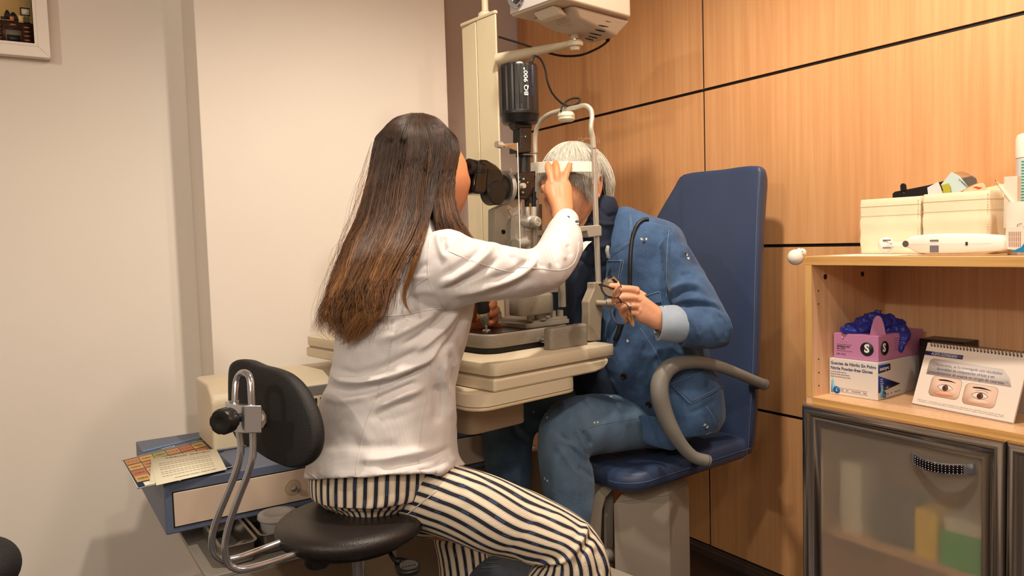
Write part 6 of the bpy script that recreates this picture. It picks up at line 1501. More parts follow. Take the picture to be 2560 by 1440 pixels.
JNF = [([(1455, 1075), (1470, 1092), (1478, 1115)], 4, -.010), ([(1440, 1072), (1452, 1100), (1465, 1130)], 5, .008), ([(1395, 1080), (1420, 1110), (1450, 1140)], 8, -.005), ([(1390, 1110), (1420, 1150), (1445, 1190)], 8, .004), ([(1400, 1100), (1440, 1120), (1470, 1150)], 6, .006), ([(1440, 1170), (1465, 1180), (1482, 1200)], 6, -.004), ([(1500, 1040), (1550, 1030), (1590, 1035)], 10, -.003),
       ([(1285, 1050), (1310, 1080), (1330, 1095)], 6, .006), ([(1278, 1062), (1300, 1090), (1325, 1110)], 6, -.006), ([(1260, 1040), (1280, 1060), (1300, 1110)], 8, -.004)]
def jnf(me): folds(me, JNF); rnoise(me, .0025, 18, 6)
jea = remeshed('jeans', f, .004, 3, M_jean, pat, jnf)
M_jst = mat('jeans_thread', (92, 112, 134), .8)
for pts in ([(1447, 1180), (1445, 1220), (1440, 1262)], [(1590, 1047), (1540, 1054), (1500, 1062), (1460, 1074), (1446, 1100), (1442, 1140), (1447, 1180)], [(1285, 1060), (1283, 1100), (1285, 1160), (1288, 1190)], [(1285, 1048), (1310, 1038), (1340, 1030)]): stitch(jea, pts, .0009, M_jst, 'seam', off=.0002)
for x, y in ((1364, 1036), (1368, 1044), (1486, 1057), (1494, 1056), (1362, 1196), (1369, 1202), (1213, 1030), (1216, 1037), (1334, 1030), (1528, 992)): flower(jea, x, y, 4, 7)
# body: head, neck, hands
M_skin2 = mat('skin_fair', (218, 158, 124), .5, sss=.12, bump=.12, bscale=600, var=.06, vscale=30)
f = MB(); head(f, HMp, 1.04, ex=-.014)
f.tube([HMp @ Vector((-.03, 0, -.06)), T(.56, .205, .30), T(.60, .205, .22)], [.055, .055, .06], n=24)
f.tube([T(.60, .205, .24), T(.66, .2, .12), T(.72, .2, -.05), T(.80, .19, -.22)], [.07, .10, .10, .10], n=28)
f.tube([T(.62, .19, .18), P(1665, 655, 2.21), P(1735, 750, 2.12), P(1785, 815, 2.07), P(1740, 818, 2.055), P(1690, 812, 2.045), P(1660, 804, 2.035)], [.05, .045, .04, .038, .035, .031, .029], n=20)
f.tube([T(.62, .25, .20), T(.66, .42, .10), T(.60, .40, -.10)], [.05, .04, .035], n=20)
for c_, o_ in ((jn, 0), (jf_, 0)):
    pp = [P((r[0]+r[2])/2, (r[1]+r[3])/2, r[4]) for r in c_]; f.tube(pp, [min(r[5]*.75, .06) for r in c_], n=20, smooth=3)
hp = [(1650, 828, 1657, 775, 2.035, .024), (1632, 822, 1642, 763, 2.028, .023), (1614, 812, 1622, 748, 2.022, .021), (1598, 806, 1605, 734, 2.018, .019), (1588, 800, 1592, 722, 2.016, .016)]
f.rings(sil_rings(hp, 28, 4, .85))
q = lambda *a: [P(*p_) for p_ in a]
finger(f, q((1594, 727, 2.012), (1572, 723, 2.000), (1548, 724, 1.995), (1536, 732, 2.005), (1535, 746, 2.022)), [.0115, .0108, .0105, .0100, .0088])
finger(f, q((1594, 745, 2.010), (1572, 743, 1.996), (1550, 744, 1.992), (1538, 751, 2.002), (1539, 766, 2.022)), [.0118, .0110, .0108, .0100, .0088])
finger(f, q((1594, 766, 2.012), (1578, 764, 1.998), (1560, 766, 1.996), (1549, 774, 2.004), (1552, 787, 2.020)), [.0112, .0105, .0102, .0096, .0084])
finger(f, q((1594, 786, 2.016), (1580, 782, 2.004), (1567, 785, 2.004), (1560, 792, 2.012), (1564, 802, 2.024)), [.0105, .0095, .0090, .0085, .0076])
finger(f, q((1610, 745, 2.035), (1582, 728, 2.045), (1552, 722, 2.045), (1534, 718, 2.042), (1518, 716, 2.040)), [.0145, .0125, .0115, .0105, .0088])
HF2 = [([(1575, 734), (1600, 738)], 2.5, -.002), ([(1570, 754), (1600, 757)], 2.5, -.002), ([(1572, 776), (1600, 778)], 2.5, -.002), ([(1590, 728), (1596, 732)], 6, .002), ([(1597, 748), (1603, 752)], 6, .0022), ([(1597, 775), (1604, 778)], 6, .002), ([(1610, 760), (1640, 790)], 8, -.001)]
b2 = remeshed('body', f, .0026, 3, M_skin2, pat, lambda me: folds(me, HF2, dwin=(1.9, 2.08)))
for sy in (-1, 1):
    c = HMp @ Vector((.069, sy*.031, .010)); f = MB(); f.sphere(c, .0125, n=24); e_ = f.build('eye', M_eye, b2)
    f = MB(); dd = HMp.to_3x3() @ Vector((1, 0, 0)); f.lathe([(0, .0128), (.0045, .0122), (.006, .0112)], c, dd, n=20); f.build('iris', mat('iris_brown', (60, 34, 20), .15), e_)
    f = MB(); f.tube([HMp @ Vector((.079-.012*abs(t), sy*(.018+.030*(t+1)/2+.004), .030+.004*(1-t*t))) for t in (-1, -.3, .4, 1)], [.0015, .0028, .0025, .001], n=8); f.build('eyebrow', mat('brow_grey', (120, 104, 92), .8), b2)
f = MB(); l_ = [HMp @ Vector((.088-.020*abs(t)**2, .023*t, -.0600-.002*abs(t))) for t in (-1, -.5, 0, .5, 1)]; f.tube(l_, [.001, .0032, .004, .0032, .001], n=8); f.build('lips', mat('lips', (178, 104, 84), .45), b2)
# ring, watch, cuff
f = MB(); f.rings([[P(1574+1.5*k_-2+2.5*math.cos(t*PI/10), 766+11.2*math.sin(t*PI/10), 1.998+.0125*math.cos(t*PI/10)*-1) for t in range(20)] for k_ in (0, 3)]); f.build('ring', M_chr, b2)
wd_ = (P(1690, 812, 2.045)-P(1655, 800, 2.033)).normalized(); wc = P(1655, 802, 2.034); w1 = UPV.cross(wd_).normalized(); w2 = wd_.cross(w1).normalized()
M_wt = mat('watch_steel', (170, 162, 150), .25, 1)
f = MB()
for i in range(26):
    t = 2*PI*i/26; p_ = wc+(w1*math.cos(t)*.0285+w2*math.sin(t)*.0325); tg = (-w1*math.sin(t)+w2*math.cos(t)).normalized(); nn = tg.cross(wd_)
    M = Matrix(((wd_.x, tg.x, nn.x, p_.x), (wd_.y, tg.y, nn.y, p_.y), (wd_.z, tg.z, nn.z, p_.z), (0, 0, 0, 1))); f.box((0, 0, 0), (.013, .0064, .003), M)
wa = f.build('wristwatch', M_wt, b2, bevel=.0008)
f = MB(); c_ = wc+w2*.034+(-FWD)*.004; f.lathe([(0, .006), (.011, .006), (.0125, .004), (.0125, 0)], c_-w2*.002, w2, n=24); f.build('watch_case', mat('watch_gold', (206, 184, 140), .2, 1), wa, sharp=40)
rows = [(1643, 852, 1647, 765, 2.040, .045), (1668, 855, 1668, 763, 2.042, .049), (1690, 858, 1690, 763, 2.045, .051), (1704, 856, 1703, 772, 2.048, .050)]
out_ = sil_rings(rows, 48, 4); inn = [[p_*.0+((sum(r, Vector())/len(r))*(.07)+p_*.93) for p_ in r] for r in out_]
f = MB(); f.rings(out_+inn[::-1], cap=False, closed=True); f.build('sleeve_cuff', M_denl, jac, sharp=0)
f = MB(); 0 and f.prism([P(1644, 851, 2.0), P(1658, 832, 1.995), P(1668, 826, 1.993), P(1672, 856, 1.995)], FWD*.003)
# trainer on the foot rest
shc = P(1262, 1446, 1.86); sh_rows = []
M_sh = mat('shoe_slate', (66, 74, 86), .75, bump=.2, bscale=500, var=.08, vscale=60)
f = MB(); f.rings(sil_rings([(1172, 1452, 1182, 1500, 1.84, .02), (1186, 1428, 1190, 1505, 1.845, .036), (1208, 1406, 1210, 1508, 1.85, .043), (1236, 1389, 1240, 1508, 1.855, .046), (1266, 1387, 1280, 1506, 1.86, .047), (1292, 1398, 1320, 1504, 1.875, .045), (1316, 1412, 1360, 1500, 1.90, .043), (1350, 1424, 1400, 1490, 1.94, .042), (1380, 1430, 1425, 1480, 1.97, .035)], 32, 5))
sho = f.build('shoe', M_sh, pat, sharp=0)
for k_, (x0_, y0_, x1_, y1_) in enumerate(((1225, 1398, 1252, 1397), (1214, 1408, 1246, 1406), (1204, 1420, 1240, 1417))): stitch(sho, [(x0_, y0_), ((x0_+x1_)/2, y0_-1), (x1_, y1_)], .0016, mat('lace', (96, 104, 116), .8), 'lace', off=.0008)
f = MB(); f.sphere(P(1275, 1590, 2.34)+Z*-.01-A*.05, 1, n=32, sc=(.13, .045, .04), M=HM); f.build('shoe', M_sh, pat, sharp=0)
fz = P(1260, 1508, 1.86).z
f = MB(); f.prism([T(.10, -.16, 0)+Z*(fz-ZT), T(.10, .28, 0)+Z*(fz-ZT), T(.36, .28, 0)+Z*(fz-ZT), T(.36, -.16, 0)+Z*(fz-ZT)], Z*-.02); f.build('footrest', M_ped, ch, bevel=.004)
f = MB(); f.tube([T(.36, .1, 0)+Z*(fz-ZT-.01), T(.60, .1, 0)+Z*(fz-ZT-.08)], [.02, .02], smooth=0); f.build('footrest_arm', M_ped, ch)

# silver hair
M_sil_h = hairmat('silver_hair', .38, .6)
rg = np.random.RandomState(11); paths = []; rads = []; cols = []
c1_ = np.array(lin((236, 230, 214))[:3]); c2_ = np.array(lin((176, 166, 152))[:3]); c3_ = np.array(lin((92, 84, 78))[:3])
def gmax(ph):
    a = abs(math.degrees(ph)); return math.radians(float(np.interp(a, [0, 30, 50, 64, 76, 86, 96, 116, 124, 134, 150, 180], [74, 76, 82, 92, 110, 94, 72, 74, 112, 132, 138, 140])))
for s_ in range(7500):
    ph = rg.uniform(-PI, PI)
    if rg.rand() < .35: ph = rg.uniform(.2, PI)      # more on the side seen
    gm = gmax(ph)*rg.uniform(.86, 1.03); k = 18; sh_ = rg.uniform(.90, 1.04); P3 = []; cur = rg.normal(0, .10); ph0 = ph+rg.normal(0, .25); lift = rg.uniform(0, .5)
    for j in range(k):
        u = j/(k-1); g_ = .06+gm*u; pp = ph0*(1-u)+ph*u+cur*math.sin(PI*u)
        rx = .116 if abs(pp) < PI/2 else .116+.030*min(1, (abs(pp)-PI/2)/.7); sx = math.sin(g_)
        x = rx*sx*math.cos(pp)*sh_-.008; y = .094*sx*math.sin(pp)*sh_; z = .135*math.cos(g_)*sh_+.002+.006*math.sin(PI*u)*lift
        if g_ > PI/2:
            t_ = (g_-PI/2); z = -.118*math.sin(t_)*1.0-.0; fl = 1-.16*t_; x = x*fl/max(.3, 1); y = y*fl
            x = (rx*math.cos(pp)*(.97-.05*t_))*sh_*max(.72, math.cos(t_*.75))-.008; y = .092*math.sin(pp)*sh_*max(.70, math.cos(t_*.8))
        P3.append(tuple(HMp @ Vector((x, y, z))))
    P3 = np.array(P3); r0 = rg.uniform(.0003, .0006); paths.append(P3); rads.append(r0*np.clip((1-np.linspace(0, 1, k))*6, .3, 1))
    mixv = np.clip(np.linspace(0, 1, k)*.9-.25+rg.uniform(-.25, .35), 0, 1)[:, None]; dk_ = .7+.3*(rg.rand() < .75); cc = (c1_*(1-mixv)+c2_*mixv)
    if rg.rand() < .07: cc = cc*.5+c3_*.5
    cols.append(cc*dk_)
for s_ in range(9):
    x0 = rg.uniform(1440, 1510); k = 7; P3 = [tuple(P(x0+rg.uniform(-1, 1)+t*rg.uniform(-22, 22), 358-26*t*(1-.4*t)*rg.uniform(.6, 1.2), 2.29)) for t in np.linspace(0, 1, k)]; a_ = P3[0]; b_2 = P3[-1]; P3 = [tuple(np.array(a_)*(1-t)+np.array(b_2)*t+np.array([0, 0, .006*math.sin(PI*t)])) for t in np.linspace(0, 1, k)]
    paths.append(np.array(P3)); rads.append(np.full(k, .0002)); cols.append(np.tile(c1_, (k, 1)))
h2 = strands(paths, rads, cols, 'hair', M_sil_h, pat)
f = MB(); R_ = []
for j in range(1, 30):
    ring = []
    for t in range(48):
        pp = -PI+2*PI*t/48; gm = gmax(pp)*.93; g_ = gm*j/29; sx = math.sin(g_); rx = .110 if abs(pp) < PI/2 else .110+.028*min(1, (abs(pp)-PI/2)/.7)
        if g_ <= PI/2: v = Vector((rx*sx*math.cos(pp)-.008, .088*sx*math.sin(pp), .128*math.cos(g_)))
        else: t_ = g_-PI/2; v = Vector((rx*math.cos(pp)*max(.70, math.cos(t_*.75))-.008, .087*math.sin(pp)*max(.68, math.cos(t_*.8)), -.116*math.sin(t_)))
        ring.append(HMp @ v)
    R_.append(ring)
f.rings(R_, cap=False); f.build('hair_base', mat('hair_silver_base', (206, 198, 182), .6), h2, sharp=0)

# ------------------------------------------------------------------ glasses in the patient's hand
gl = thing('eyeglasses', P(1540, 750, 1.99), 'round tortoiseshell eyeglasses dangling from the seated hand in front of the denim jacket', 'glasses')
M_tor = mat('tortoise', (50, 26, 16), .12, var=.9, vscale=90, coat=.5); M_len = mat('lens_clear', (252, 252, 252), .0, trans=1, ior=1.3, spec=.9)
l1 = [(1502, 713), (1508, 702), (1520, 693), (1533, 689), (1543, 696), (1551, 710), (1554, 724), (1551, 736), (1541, 744), (1526, 745), (1512, 738), (1504, 726)]
l2 = [(1527, 778), (1531, 766), (1543, 757), (1558, 756), (1569, 763), (1576, 777), (1579, 792), (1574, 804), (1561, 810), (1546, 810), (1534, 802), (1528, 791)]
rims = []
for pts, dfn in ((l1, lambda x, y: 1.972+.0006*(x-1528)), (l2, lambda x, y: 1.972+.0006*(x-1553))):
    c = [P(x, y, dfn(x, y)) for x, y in smooth_poly(pts, 4)]
    f = MB(); n = len(c); R_ = []
    for i in range(n):
        t = (c[(i+1) % n]-c[i-1]).normalized(); x_ = FWD.cross(t).normalized(); y_ = t.cross(x_); R_.append([c[i]+(x_*math.cos(a*PI/4)*.0012+y_*math.sin(a*PI/4)*.0018) for a in range(8)])
    f.rings(R_, cap=False, closed=True); r_ = f.build('rim', M_tor, gl, sharp=0); rims.append(r_)
    f = MB(); ce_ = sum(c, Vector())/n; rr2 = []
    for s_ in (1.0, .7, .4, .02): rr2.append([ce_+(p_-ce_)*s_-FWD*.0022*(1-s_*s_) for p_ in c])
    rr3 = [[p_+FWD*.0014 for p_ in r] for r in rr2[::-1]]
    f.rings(rr2[::-1]+[rr3[-1]], cap=False); f.build('lens', M_len, r_, sharp=0)
f = MB(); f.tube([P(1545, 744, 1.975), P(1551, 751, 1.970), P(1553, 757, 1.975)], [.0022, .0018, .0022], n=10); f.build('bridge', M_black, gl)
f = MB(); f.tube([P(1503, 714, 1.975), P(1500, 712, 1.980), P(1512, 716, 1.995), P(1532, 722, 2.02), (P(1600, 730, 2.07))], [.003, .003, .0022, .0022, .0022], n=10); f.build('temple', M_tor, gl)
f = MB(); f.tube([P(1567, 783, 1.985), P(1574, 797, 1.980), P(1582, 815, 1.975)], [.0028, .003, .003], n=10); f.tube([P(1577, 783, 1.978), P(1581, 798, 1.975), P(1584, 816, 1.972)], [.002, .0028, .003], n=10)
f.build('temple', mat('temple_amber', (128, 90, 52), .12, var=.7, vscale=60, coat=.5), gl)
# ------------------------------------------------------------------ things on the cabinet shelf
def QF(bl, br, tl, off=.0006):
    """text frame on a face: origin lower left, x to the right, y up, z out towards the room"""
    x = (br-bl); w_ = x.length; x.normalize(); y = tl-bl; h_ = y.length; y = (y-x*y.dot(x)).normalized(); z = x.cross(y)
    o = bl+z*off
    return Matrix(((x.x, y.x, z.x, o.x), (x.y, y.y, z.y, o.y), (x.z, y.z, z.z, o.z), (0, 0, 0, 1))), w_, h_
def ptxt(s, M, x, y, size, m, parent, w=None, bold=0, rot=0, name='lettering', italic=0):
    return text(s, size, M @ Matrix.Translation((x, y, 0)) @ Matrix.Rotation(rot, 4, 'Z'), m, parent, name, maxw=w or 0, bold=bold, italic=italic, depth=.00015)
def pshape(M, pts, m, parent, name, z=0, th_=.0003):
    f = MB(); f.prism([M @ Vector((x, y, z)) for x, y in pts], (M.to_3x3() @ Vector((0, 0, th_)))); return f.build(name, m, parent, sharp=0)
def circ(cx, cy, r, n=28, sx=1): return [(cx+r*sx*math.cos(2*PI*i/n), cy+r*math.sin(2*PI*i/n)) for i in range(n)]
M_w = mat('carton_white', (224, 218, 212), .5); M_pur = mat('carton_mauve', (190, 128, 168), .5); M_pw = mat('print_white', (232, 232, 232), .5); M_nv = mat('print_navy', (28, 44, 112), .5); M_bk = mat('print_black2', (24, 20, 22), .5); M_g = mat('print_mid', (110, 106, 112), .6); M_cy = mat('print_cyan', (120, 186, 212), .5); M_bl = mat('print_mid_blue', (20, 104, 180), .5)
zsh = zs_+.0005
def carton(n0, l0, r0, h, z, m, label, name='glove_box'):
    t = thing(name, (n0+l0)/2, label, 'box')
    f = MB(); base_ = [l0, n0, r0, l0+(r0-n0)]; f.prism([Vector((p.x, p.y, z)) for p in base_], Z*h); f.build('carton', m, t, bevel=.0012); return t
N0 = PZ(2195, 1002, zsh); L0 = PZ(2065, 982, zsh); R0 = PZ(2282, 976, zsh)
dR = (R0-N0).normalized(); R0 = N0+dR*.235; L0 = N0+(L0-N0)*min(1, (YE-th-.002-N0.y)/(L0.y-N0.y))
hW = (PX(2193, 908, N0.x).z-zsh)
tw = carton(N0, L0, R0, hW, zsh, M_w, 'white nitrile glove box with blue print at the bottom of the stack on the shelf')
MF, wf, hf_ = QF(Vector((L0.x, L0.y, zsh)), Vector((N0.x, N0.y, zsh)), Vector((L0.x, L0.y, zsh+hW)))
ptxt('Guantes de Nitrilo Sin Polvo', MF, wf*.03, hf_*.84, .012, M_nv, tw, w=wf*.93, bold=.01)
ptxt('Nitrile Powder-free Gloves', MF, wf*.03, hf_*.70, .012, M_nv, tw, w=wf*.86, bold=.01)
for i, (s_, w_) in enumerate((('Luvas de nitrilo sem p\u00f3', .33), ('Guanti di nitrile senza polvere', .40), ('Gants de nitrile sans poudre', .42))): ptxt(s_, MF, wf*.03, hf_*(.62-i*.065), .005, M_g, tw, w=wf*w_)
hand = [(0, 0), (.9, 0), (1.0, .45), (1.4, .8), (1.3, .95), (.95, .75), (.95, 1.3), (.8, 1.5), (.7, 1.3), (.6, 1.65), (.45, 1.7), (.4, 1.3), (.2, 1.5), (.1, 1.4), (.15, .9), (-.05, .6)]
pshape(MF, [(wf*.04+x*wf*.062, hf_*.05+y*hf_*.24) for x, y in hand], M_cy, tw, 'glove_picture')
pshape(MF, circ(wf*.16, hf_*.135, hf_*.10), M_bl, tw, 'size_dot', z=.0003); ptxt('L', MF @ Matrix.Translation((0, 0, .0006)), wf*.145, hf_*.10, .009, M_pw, tw, bold=.03)
for y_ in (.10, .195): pshape(MF, [(wf*.22, hf_*y_), (wf*.80, hf_*y_), (wf*.80, hf_*y_+.0005), (wf*.22, hf_*y_+.0005)], M_g, tw, 'rule')
for i, s_ in enumerate(('Talla', 'Size', 'Tamanho', 'Taille', 'Taglia')): ptxt(s_, MF, wf*(.24+i*.115), hf_*.135, .0045, M_g, tw)
MS, ws_, hs_ = QF(Vector((N0.x, N0.y, zsh)), Vector((R0.x, R0.y, zsh)), Vector((N0.x, N0.y, zsh+hW)))
pshape(MS, [(.001, hs_*.72), (ws_*.27, hs_*.75), (ws_*.27, hs_*.92), (.001, hs_*.94)], M_nv, tw, 'logo_panel'); ptxt('sanyc', MS @ Matrix.Translation((0, 0, .0004)), ws_*.03, hs_*.79, .013, M_pw, tw, w=ws_*.21, bold=.03)
pshape(MS, [(.001, hs_*.20), (.001, hs_*.66), (ws_*.50, hs_*.30)], M_nv, tw, 'blue_triangle')
pshape(MS, [(ws_*.05+x*ws_*.062, hs_*.06+y*hs_*.22) for x, y in hand], M_cy, tw, 'glove_picture', z=.0003)
pshape(MS, circ(ws_*.135, hs_*.12, hs_*.085), M_bl, tw, 'size_dot', z=.0006); ptxt('L', MS @ Matrix.Translation((0, 0, .0009)), ws_*.12, hs_*.085, .008, M_pw, tw, bold=.03)
for i in range(4): ptxt(('Nitrile', 'Gloves', 'Guantes', 'Guanti')[i], MS @ Matrix.Translation((0, 0, .0004)), ws_*.045, hs_*(.53-i*.055), .005, M_pw, tw)
for i, s_ in enumerate(('Talla', 'Size', 'Tamanho', 'Taille')): ptxt(s_, MS, ws_*(.20+i*.085), hs_*.10, .0045, M_g, tw)
ptxt('x100', MS @ Matrix.Translation((0, 0, .0004)), ws_*.17, hs_*.27, .006, M_pw, tw)
# mauve box
zp_ = zsh+hW+.0005
N1 = PZ(2196, 905.5, zp_); L1 = PZ(2084, 893, zp_); R1 = N1+(PZ(2300, 884, zp_)-N1).normalized()*.225
L1 = N1+(L1-N1)*min(1, (YE-th-.004-N1.y)/(L1.y-N1.y))
hP = PX(2194.6, 841, N1.x).z-zp_
tp_ = carton(N1, L1, R1, hP, zp_, M_pur, 'mauve glove box size S with blue gloves spilling out on the white box')
MF, wf, hf_ = QF(Vector((L1.x, L1.y, zp_)), Vector((N1.x, N1.y, zp_)), Vector((L1.x, L1.y, zp_+hP)))
pshape(MF, circ(wf*.755, hf_*.46, hf_*.27), M_bk, tp_, 'size_dot'); ptxt('S', MF @ Matrix.Translation((0, 0, .0004)), wf*.70, hf_*.34, .030, M_pw, tp_, bold=.04)
pshape(MF, circ(wf*.21, hf_*.82, hf_*.06)+[(wf*.235, hf_*.90)], mat('mauve_pale', (214, 160, 194), .5), tp_, 'emblem'); ptxt('CORMEDICA', MF, wf*.08, hf_*.66, .009, mat('mauve_pale', (214, 160, 194), .5), tp_, w=wf*.26)
for y_ in (.30, .56): pshape(MF, [(wf*.08, hf_*y_), (wf*.42, hf_*y_), (wf*.42, hf_*y_+.0005), (wf*.08, hf_*y_+.0005)], M_bk, tp_, 'rule')
ptxt('NITRILO P.F', MF, wf*.08, hf_*.44, .007, M_bk, tp_, bold=.02); ptxt('SIN LATEX', MF, wf*.08, hf_*.36, .005, M_bk, tp_); ptxt('REF. 31512', MF, wf*.08, hf_*.14, .0055, M_bk, tp_)
MS, ws_, hs_ = QF(Vector((N1.x, N1.y, zp_)), Vector((R1.x, R1.y, zp_)), Vector((N1.x, N1.y, zp_+hP)))
pshape(MS, circ(ws_*.13, hs_*.50, hs_*.28), M_bk, tp_, 'size_dot'); ptxt('S', MS @ Matrix.Translation((0, 0, .0004)), ws_*.088, hs_*.38, .030, M_pw, tp_, bold=.04)
for i in range(6): pshape(MS, [(ws_*.34, hs_*(.80-i*.09)), (ws_*.50, hs_*(.80-i*.09)), (ws_*.50, hs_*(.80-i*.09)+.0005), (ws_*.34, hs_*(.80-i*.09)+.0005)], M_bk, tp_, 'rule')
ptxt('COVID-19', MS, ws_*.34, hs_*.72, .006, M_bk, tp_, bold=.02) if 0 else None
# tongue flap standing up at the front corner edge
tb_ = N1.lerp(L1, .18); te = N1+(R1-N1)*.16
fx = (te-tb_).normalized(); ff = MB(); pts = []
W_ = (te-tb_).length
for i in range(25):
    u = i/24; pts.append((W_*u, .052*max(0, 1-abs(2*u-1)**2.6)))
ff.prism([tb_+fx*x+Z*(hP+y)+(fx.cross(Z))*-.0 for x, y in pts], fx.cross(Z).normalized()*-.0012); ff.build('tongue', M_pur, tp_, bevel=.0003)
# blue gloves bulging out of the opening
M_gl = mat('glove_blue', (38, 48, 142), .42, bump=.2, bscale=120)
def gpt(px, py, k=.5): return P(px, py, 2.05+k*.0)
dg = (N1-CAM).dot(FWD)+.07
f = MB()
def lump(pts, rs, d0=0): f.tube([P(x, y, dg+d0) for x, y in pts], rs, n=16, smooth=5)
lump([(2104, 822), (2122, 828), (2150, 826), (2172, 820)], [.008, .013, .015, .014], .0); lump([(2112, 816), (2136, 818), (2160, 808), (2176, 800)], [.006, .014, .018, .012], .02); lump([(2135, 812), (2150, 803), (2172, 806)], [.006, .012, .014], .03)
lump([(2162, 789), (2180, 794), (2200, 800), (2222, 815)], [.005, .014, .02, .018], .02); lump([(2193, 800), (2196, 785), (2197, 775)], [.0075, .0075, .0085], .02)
lump([(2205, 812), (2218, 792), (2228, 796), (2236, 812)], [.016, .008, .010, .014], .03); lump([(2215, 822), (2236, 810), (2252, 806), (2262, 812)], [.016, .016, .012, .005], .03); lump([(2210, 826), (2230, 826), (2250, 822)], [.012, .014, .013], .0)
lump([(2244, 822), (2256, 824), (2262, 840), (2255, 860), (2249, 880)], [.010, .015, .014, .011, .007], -.012); lump([(2252, 822), (2268, 832), (2264, 850), (2250, 878)], [.006, .008, .008, .006], -.018)
lump([(2170, 825), (2190, 824), (2210, 826)], [.014, .014, .014], .01)
def glf(me):
    rnoise(me, .0045, 60, 2); rnoise(me, .0025, 120, 7)
go = remeshed('blue_gloves', f, .0022, 2, M_gl, None, glf); go['label'] = 'crumpled dark blue nitrile gloves bursting from the top of the mauve box'; go['category'] = 'gloves'
# black box behind the calendar
bz = zsh; q0_ = PX(2297, 846, 2.0); hB = q0_.z-bz
tbk = PX(2300, 846, 1.98)
f = MB(); yb0 = PX(2298, 846, 2.045).y; yb1 = PX(2410, 850, 2.045).y
f.bb((2.045, yb1, bz), (2.12, yb0, PX(2298, 846, 2.045).z)); o = f.build('black_box', mat('carton_black', (26, 20, 20), .35), bevel=.0012); tag(o, 'black carton standing behind the desk calendar on the shelf', 'box')
# desk calendar
zc_ = zsh; BL = PZ(2279, 1010, zc_); BR = PZ(2532, 1060, zc_); xx = (BR-BL).normalized(); back = Z.cross(xx); back = back if back.x > 0 else -back
Wc = (BR-BL).length
# top edge point from picture
def ontilt(px, py, lean):  # point on plane through BL-BR leaning back
    n_ = (back*math.cos(lean)-Z*math.sin(lean)).normalized(); v = ray(px, py); return CAM+v*((BL-CAM).dot(n_)/v.dot(n_))
lean = math.radians(22)
TLc = ontilt(2310, 855, lean); up_ = (back*math.sin(lean)+Z*math.cos(lean)); Hc = (TLc-BL).dot(up_)
cal = thing('desk_calendar', (BL+BR)/2, 'spiral bound desk calendar showing two drawn eyes on the shelf', 'calendar')
M_pg_ = mat('page_cream', (238, 226, 214), .4)
MC_, wc_, hc_ = QF(BL, BR, BL+up_*Hc, 0)
f = MB(); f.bb((0, 0, -.0012), (Wc, Hc, 0), MC_); f.build('front_page', M_pg_, cal)
for k_ in range(1, 4): f = MB(); f.bb((0, -.0008*k_*0+.0, -.0012-.0012*k_), (Wc, Hc-.002, -.0012*k_), MC_); f.build('page', M_pg_, cal)
top_ = BL+up_*Hc; bb2 = BL+back*(.115); 
f = MB(); f.prism([top_-xx*0, top_+xx*Wc, bb2+xx*Wc, bb2], back*.0018); f.build('back_board', mat('board_grey', (190, 176, 164), .6), cal)
f = MB(); nr = 27
for i in range(nr):
    u = .012+(Wc-.03)*i/(nr-1); c0 = MC_ @ Vector((u, Hc-.001, 0)); 
    yv_ = up_; zv_ = MC_.to_3x3() @ Vector((0, 0, 1))
    for dx in (0, .0022): 
        ring = [c0+xx*dx+yv_*(.0055*math.cos(t))+zv_*(.0045*math.sin(t)) for t in [2*PI*j/10 for j in range(11)]]
        f.tube(ring, .0006, n=5, smooth=0)
f.build('spiral_binding', mat('wire_brown', (120, 96, 76), .35, .7), cal, sharp=0)
f = MB()
for i in range(nr):
    u = .012+(Wc-.03)*i/(nr-1); f.box((u+.001, Hc-.0075, .0002), (.004, .0042, .0004), MC_)
f.build('punched_holes', mat('hole_brown', (96, 76, 64), .7), cal)
M_band = mat('band_violet', (60, 62, 118), .45); M_ctx = mat('calendar_text', (66, 66, 112), .5); M_ctg = mat('calendar_grey_text', (112, 108, 120), .5)
pshape(MC_, [(0, Hc*.865), (Wc*.40, Hc*.865), (Wc*.40, Hc*.80), (0, Hc*.80)], M_band, cal, 'title_band'); ptxt('ACEITE OZONIZADO', MC_ @ Matrix.Translation((0, 0, .0004)), Wc*.07, Hc*.812, .0105, M_pw, cal, w=Wc*.27, italic=.15)
pshape(MC_, [(Wc*.07, Hc*.50)]+[(Wc*(.12-.05*math.cos(t)), Hc*(.68+.08*math.sin(t))) for t in (0, .4, .8, 1.2, 1.57)]+[(Wc*.80, Hc*.74), (Wc*.88, Hc*.62), (Wc*.91, Hc*.50)], mat('page_grey', (214, 206, 202), .45), cal, 'grey_panel', th_=.0001)
ptxt('Clinicamente, se ha investigado con resultados', MC_ @ Matrix.Translation((0, 0, .0002)), Wc*.12, Hc*.655, .0105, M_ctg, cal, w=Wc*.68)
ptxt('favorables en conjuntivitis v\u00edricas y en', MC_ @ Matrix.Translation((0, 0, .0002)), Wc*.17, Hc*.59, .0105, M_ctx, cal, w=Wc*.57)
ptxt('procedimientos de asepsia en cirug\u00eda de cataratas', MC_ @ Matrix.Translation((0, 0, .0002)), Wc*.09, Hc*.525, .0105, M_ctx, cal, w=Wc*.75)
ptxt('1,2.', MC_, Wc*.845, Hc*.55, .006, M_ctx, cal)
for i, (s_, w_) in enumerate((('Referencias: 1. Tratamiento con aceite ozonizado de las infecciones de la superficie ocular. Estudio de eficacia.', .86), ('2. Evaluation of the antimicrobial effect of ozonated oil before cataract surgery. Clinical Ophthalmology. 2019.', .86))): ptxt(s_, MC_, Wc*.05, Hc*(.085-i*.025), .004, M_ctg, cal, w=Wc*w_)
pshape(MC_, [(0, Hc*.0), (Wc, Hc*.0), (Wc, Hc*.018), (0, Hc*.018)], mat('page_grey2', (176, 160, 154), .5), cal, 'page_edge', th_=.0001)
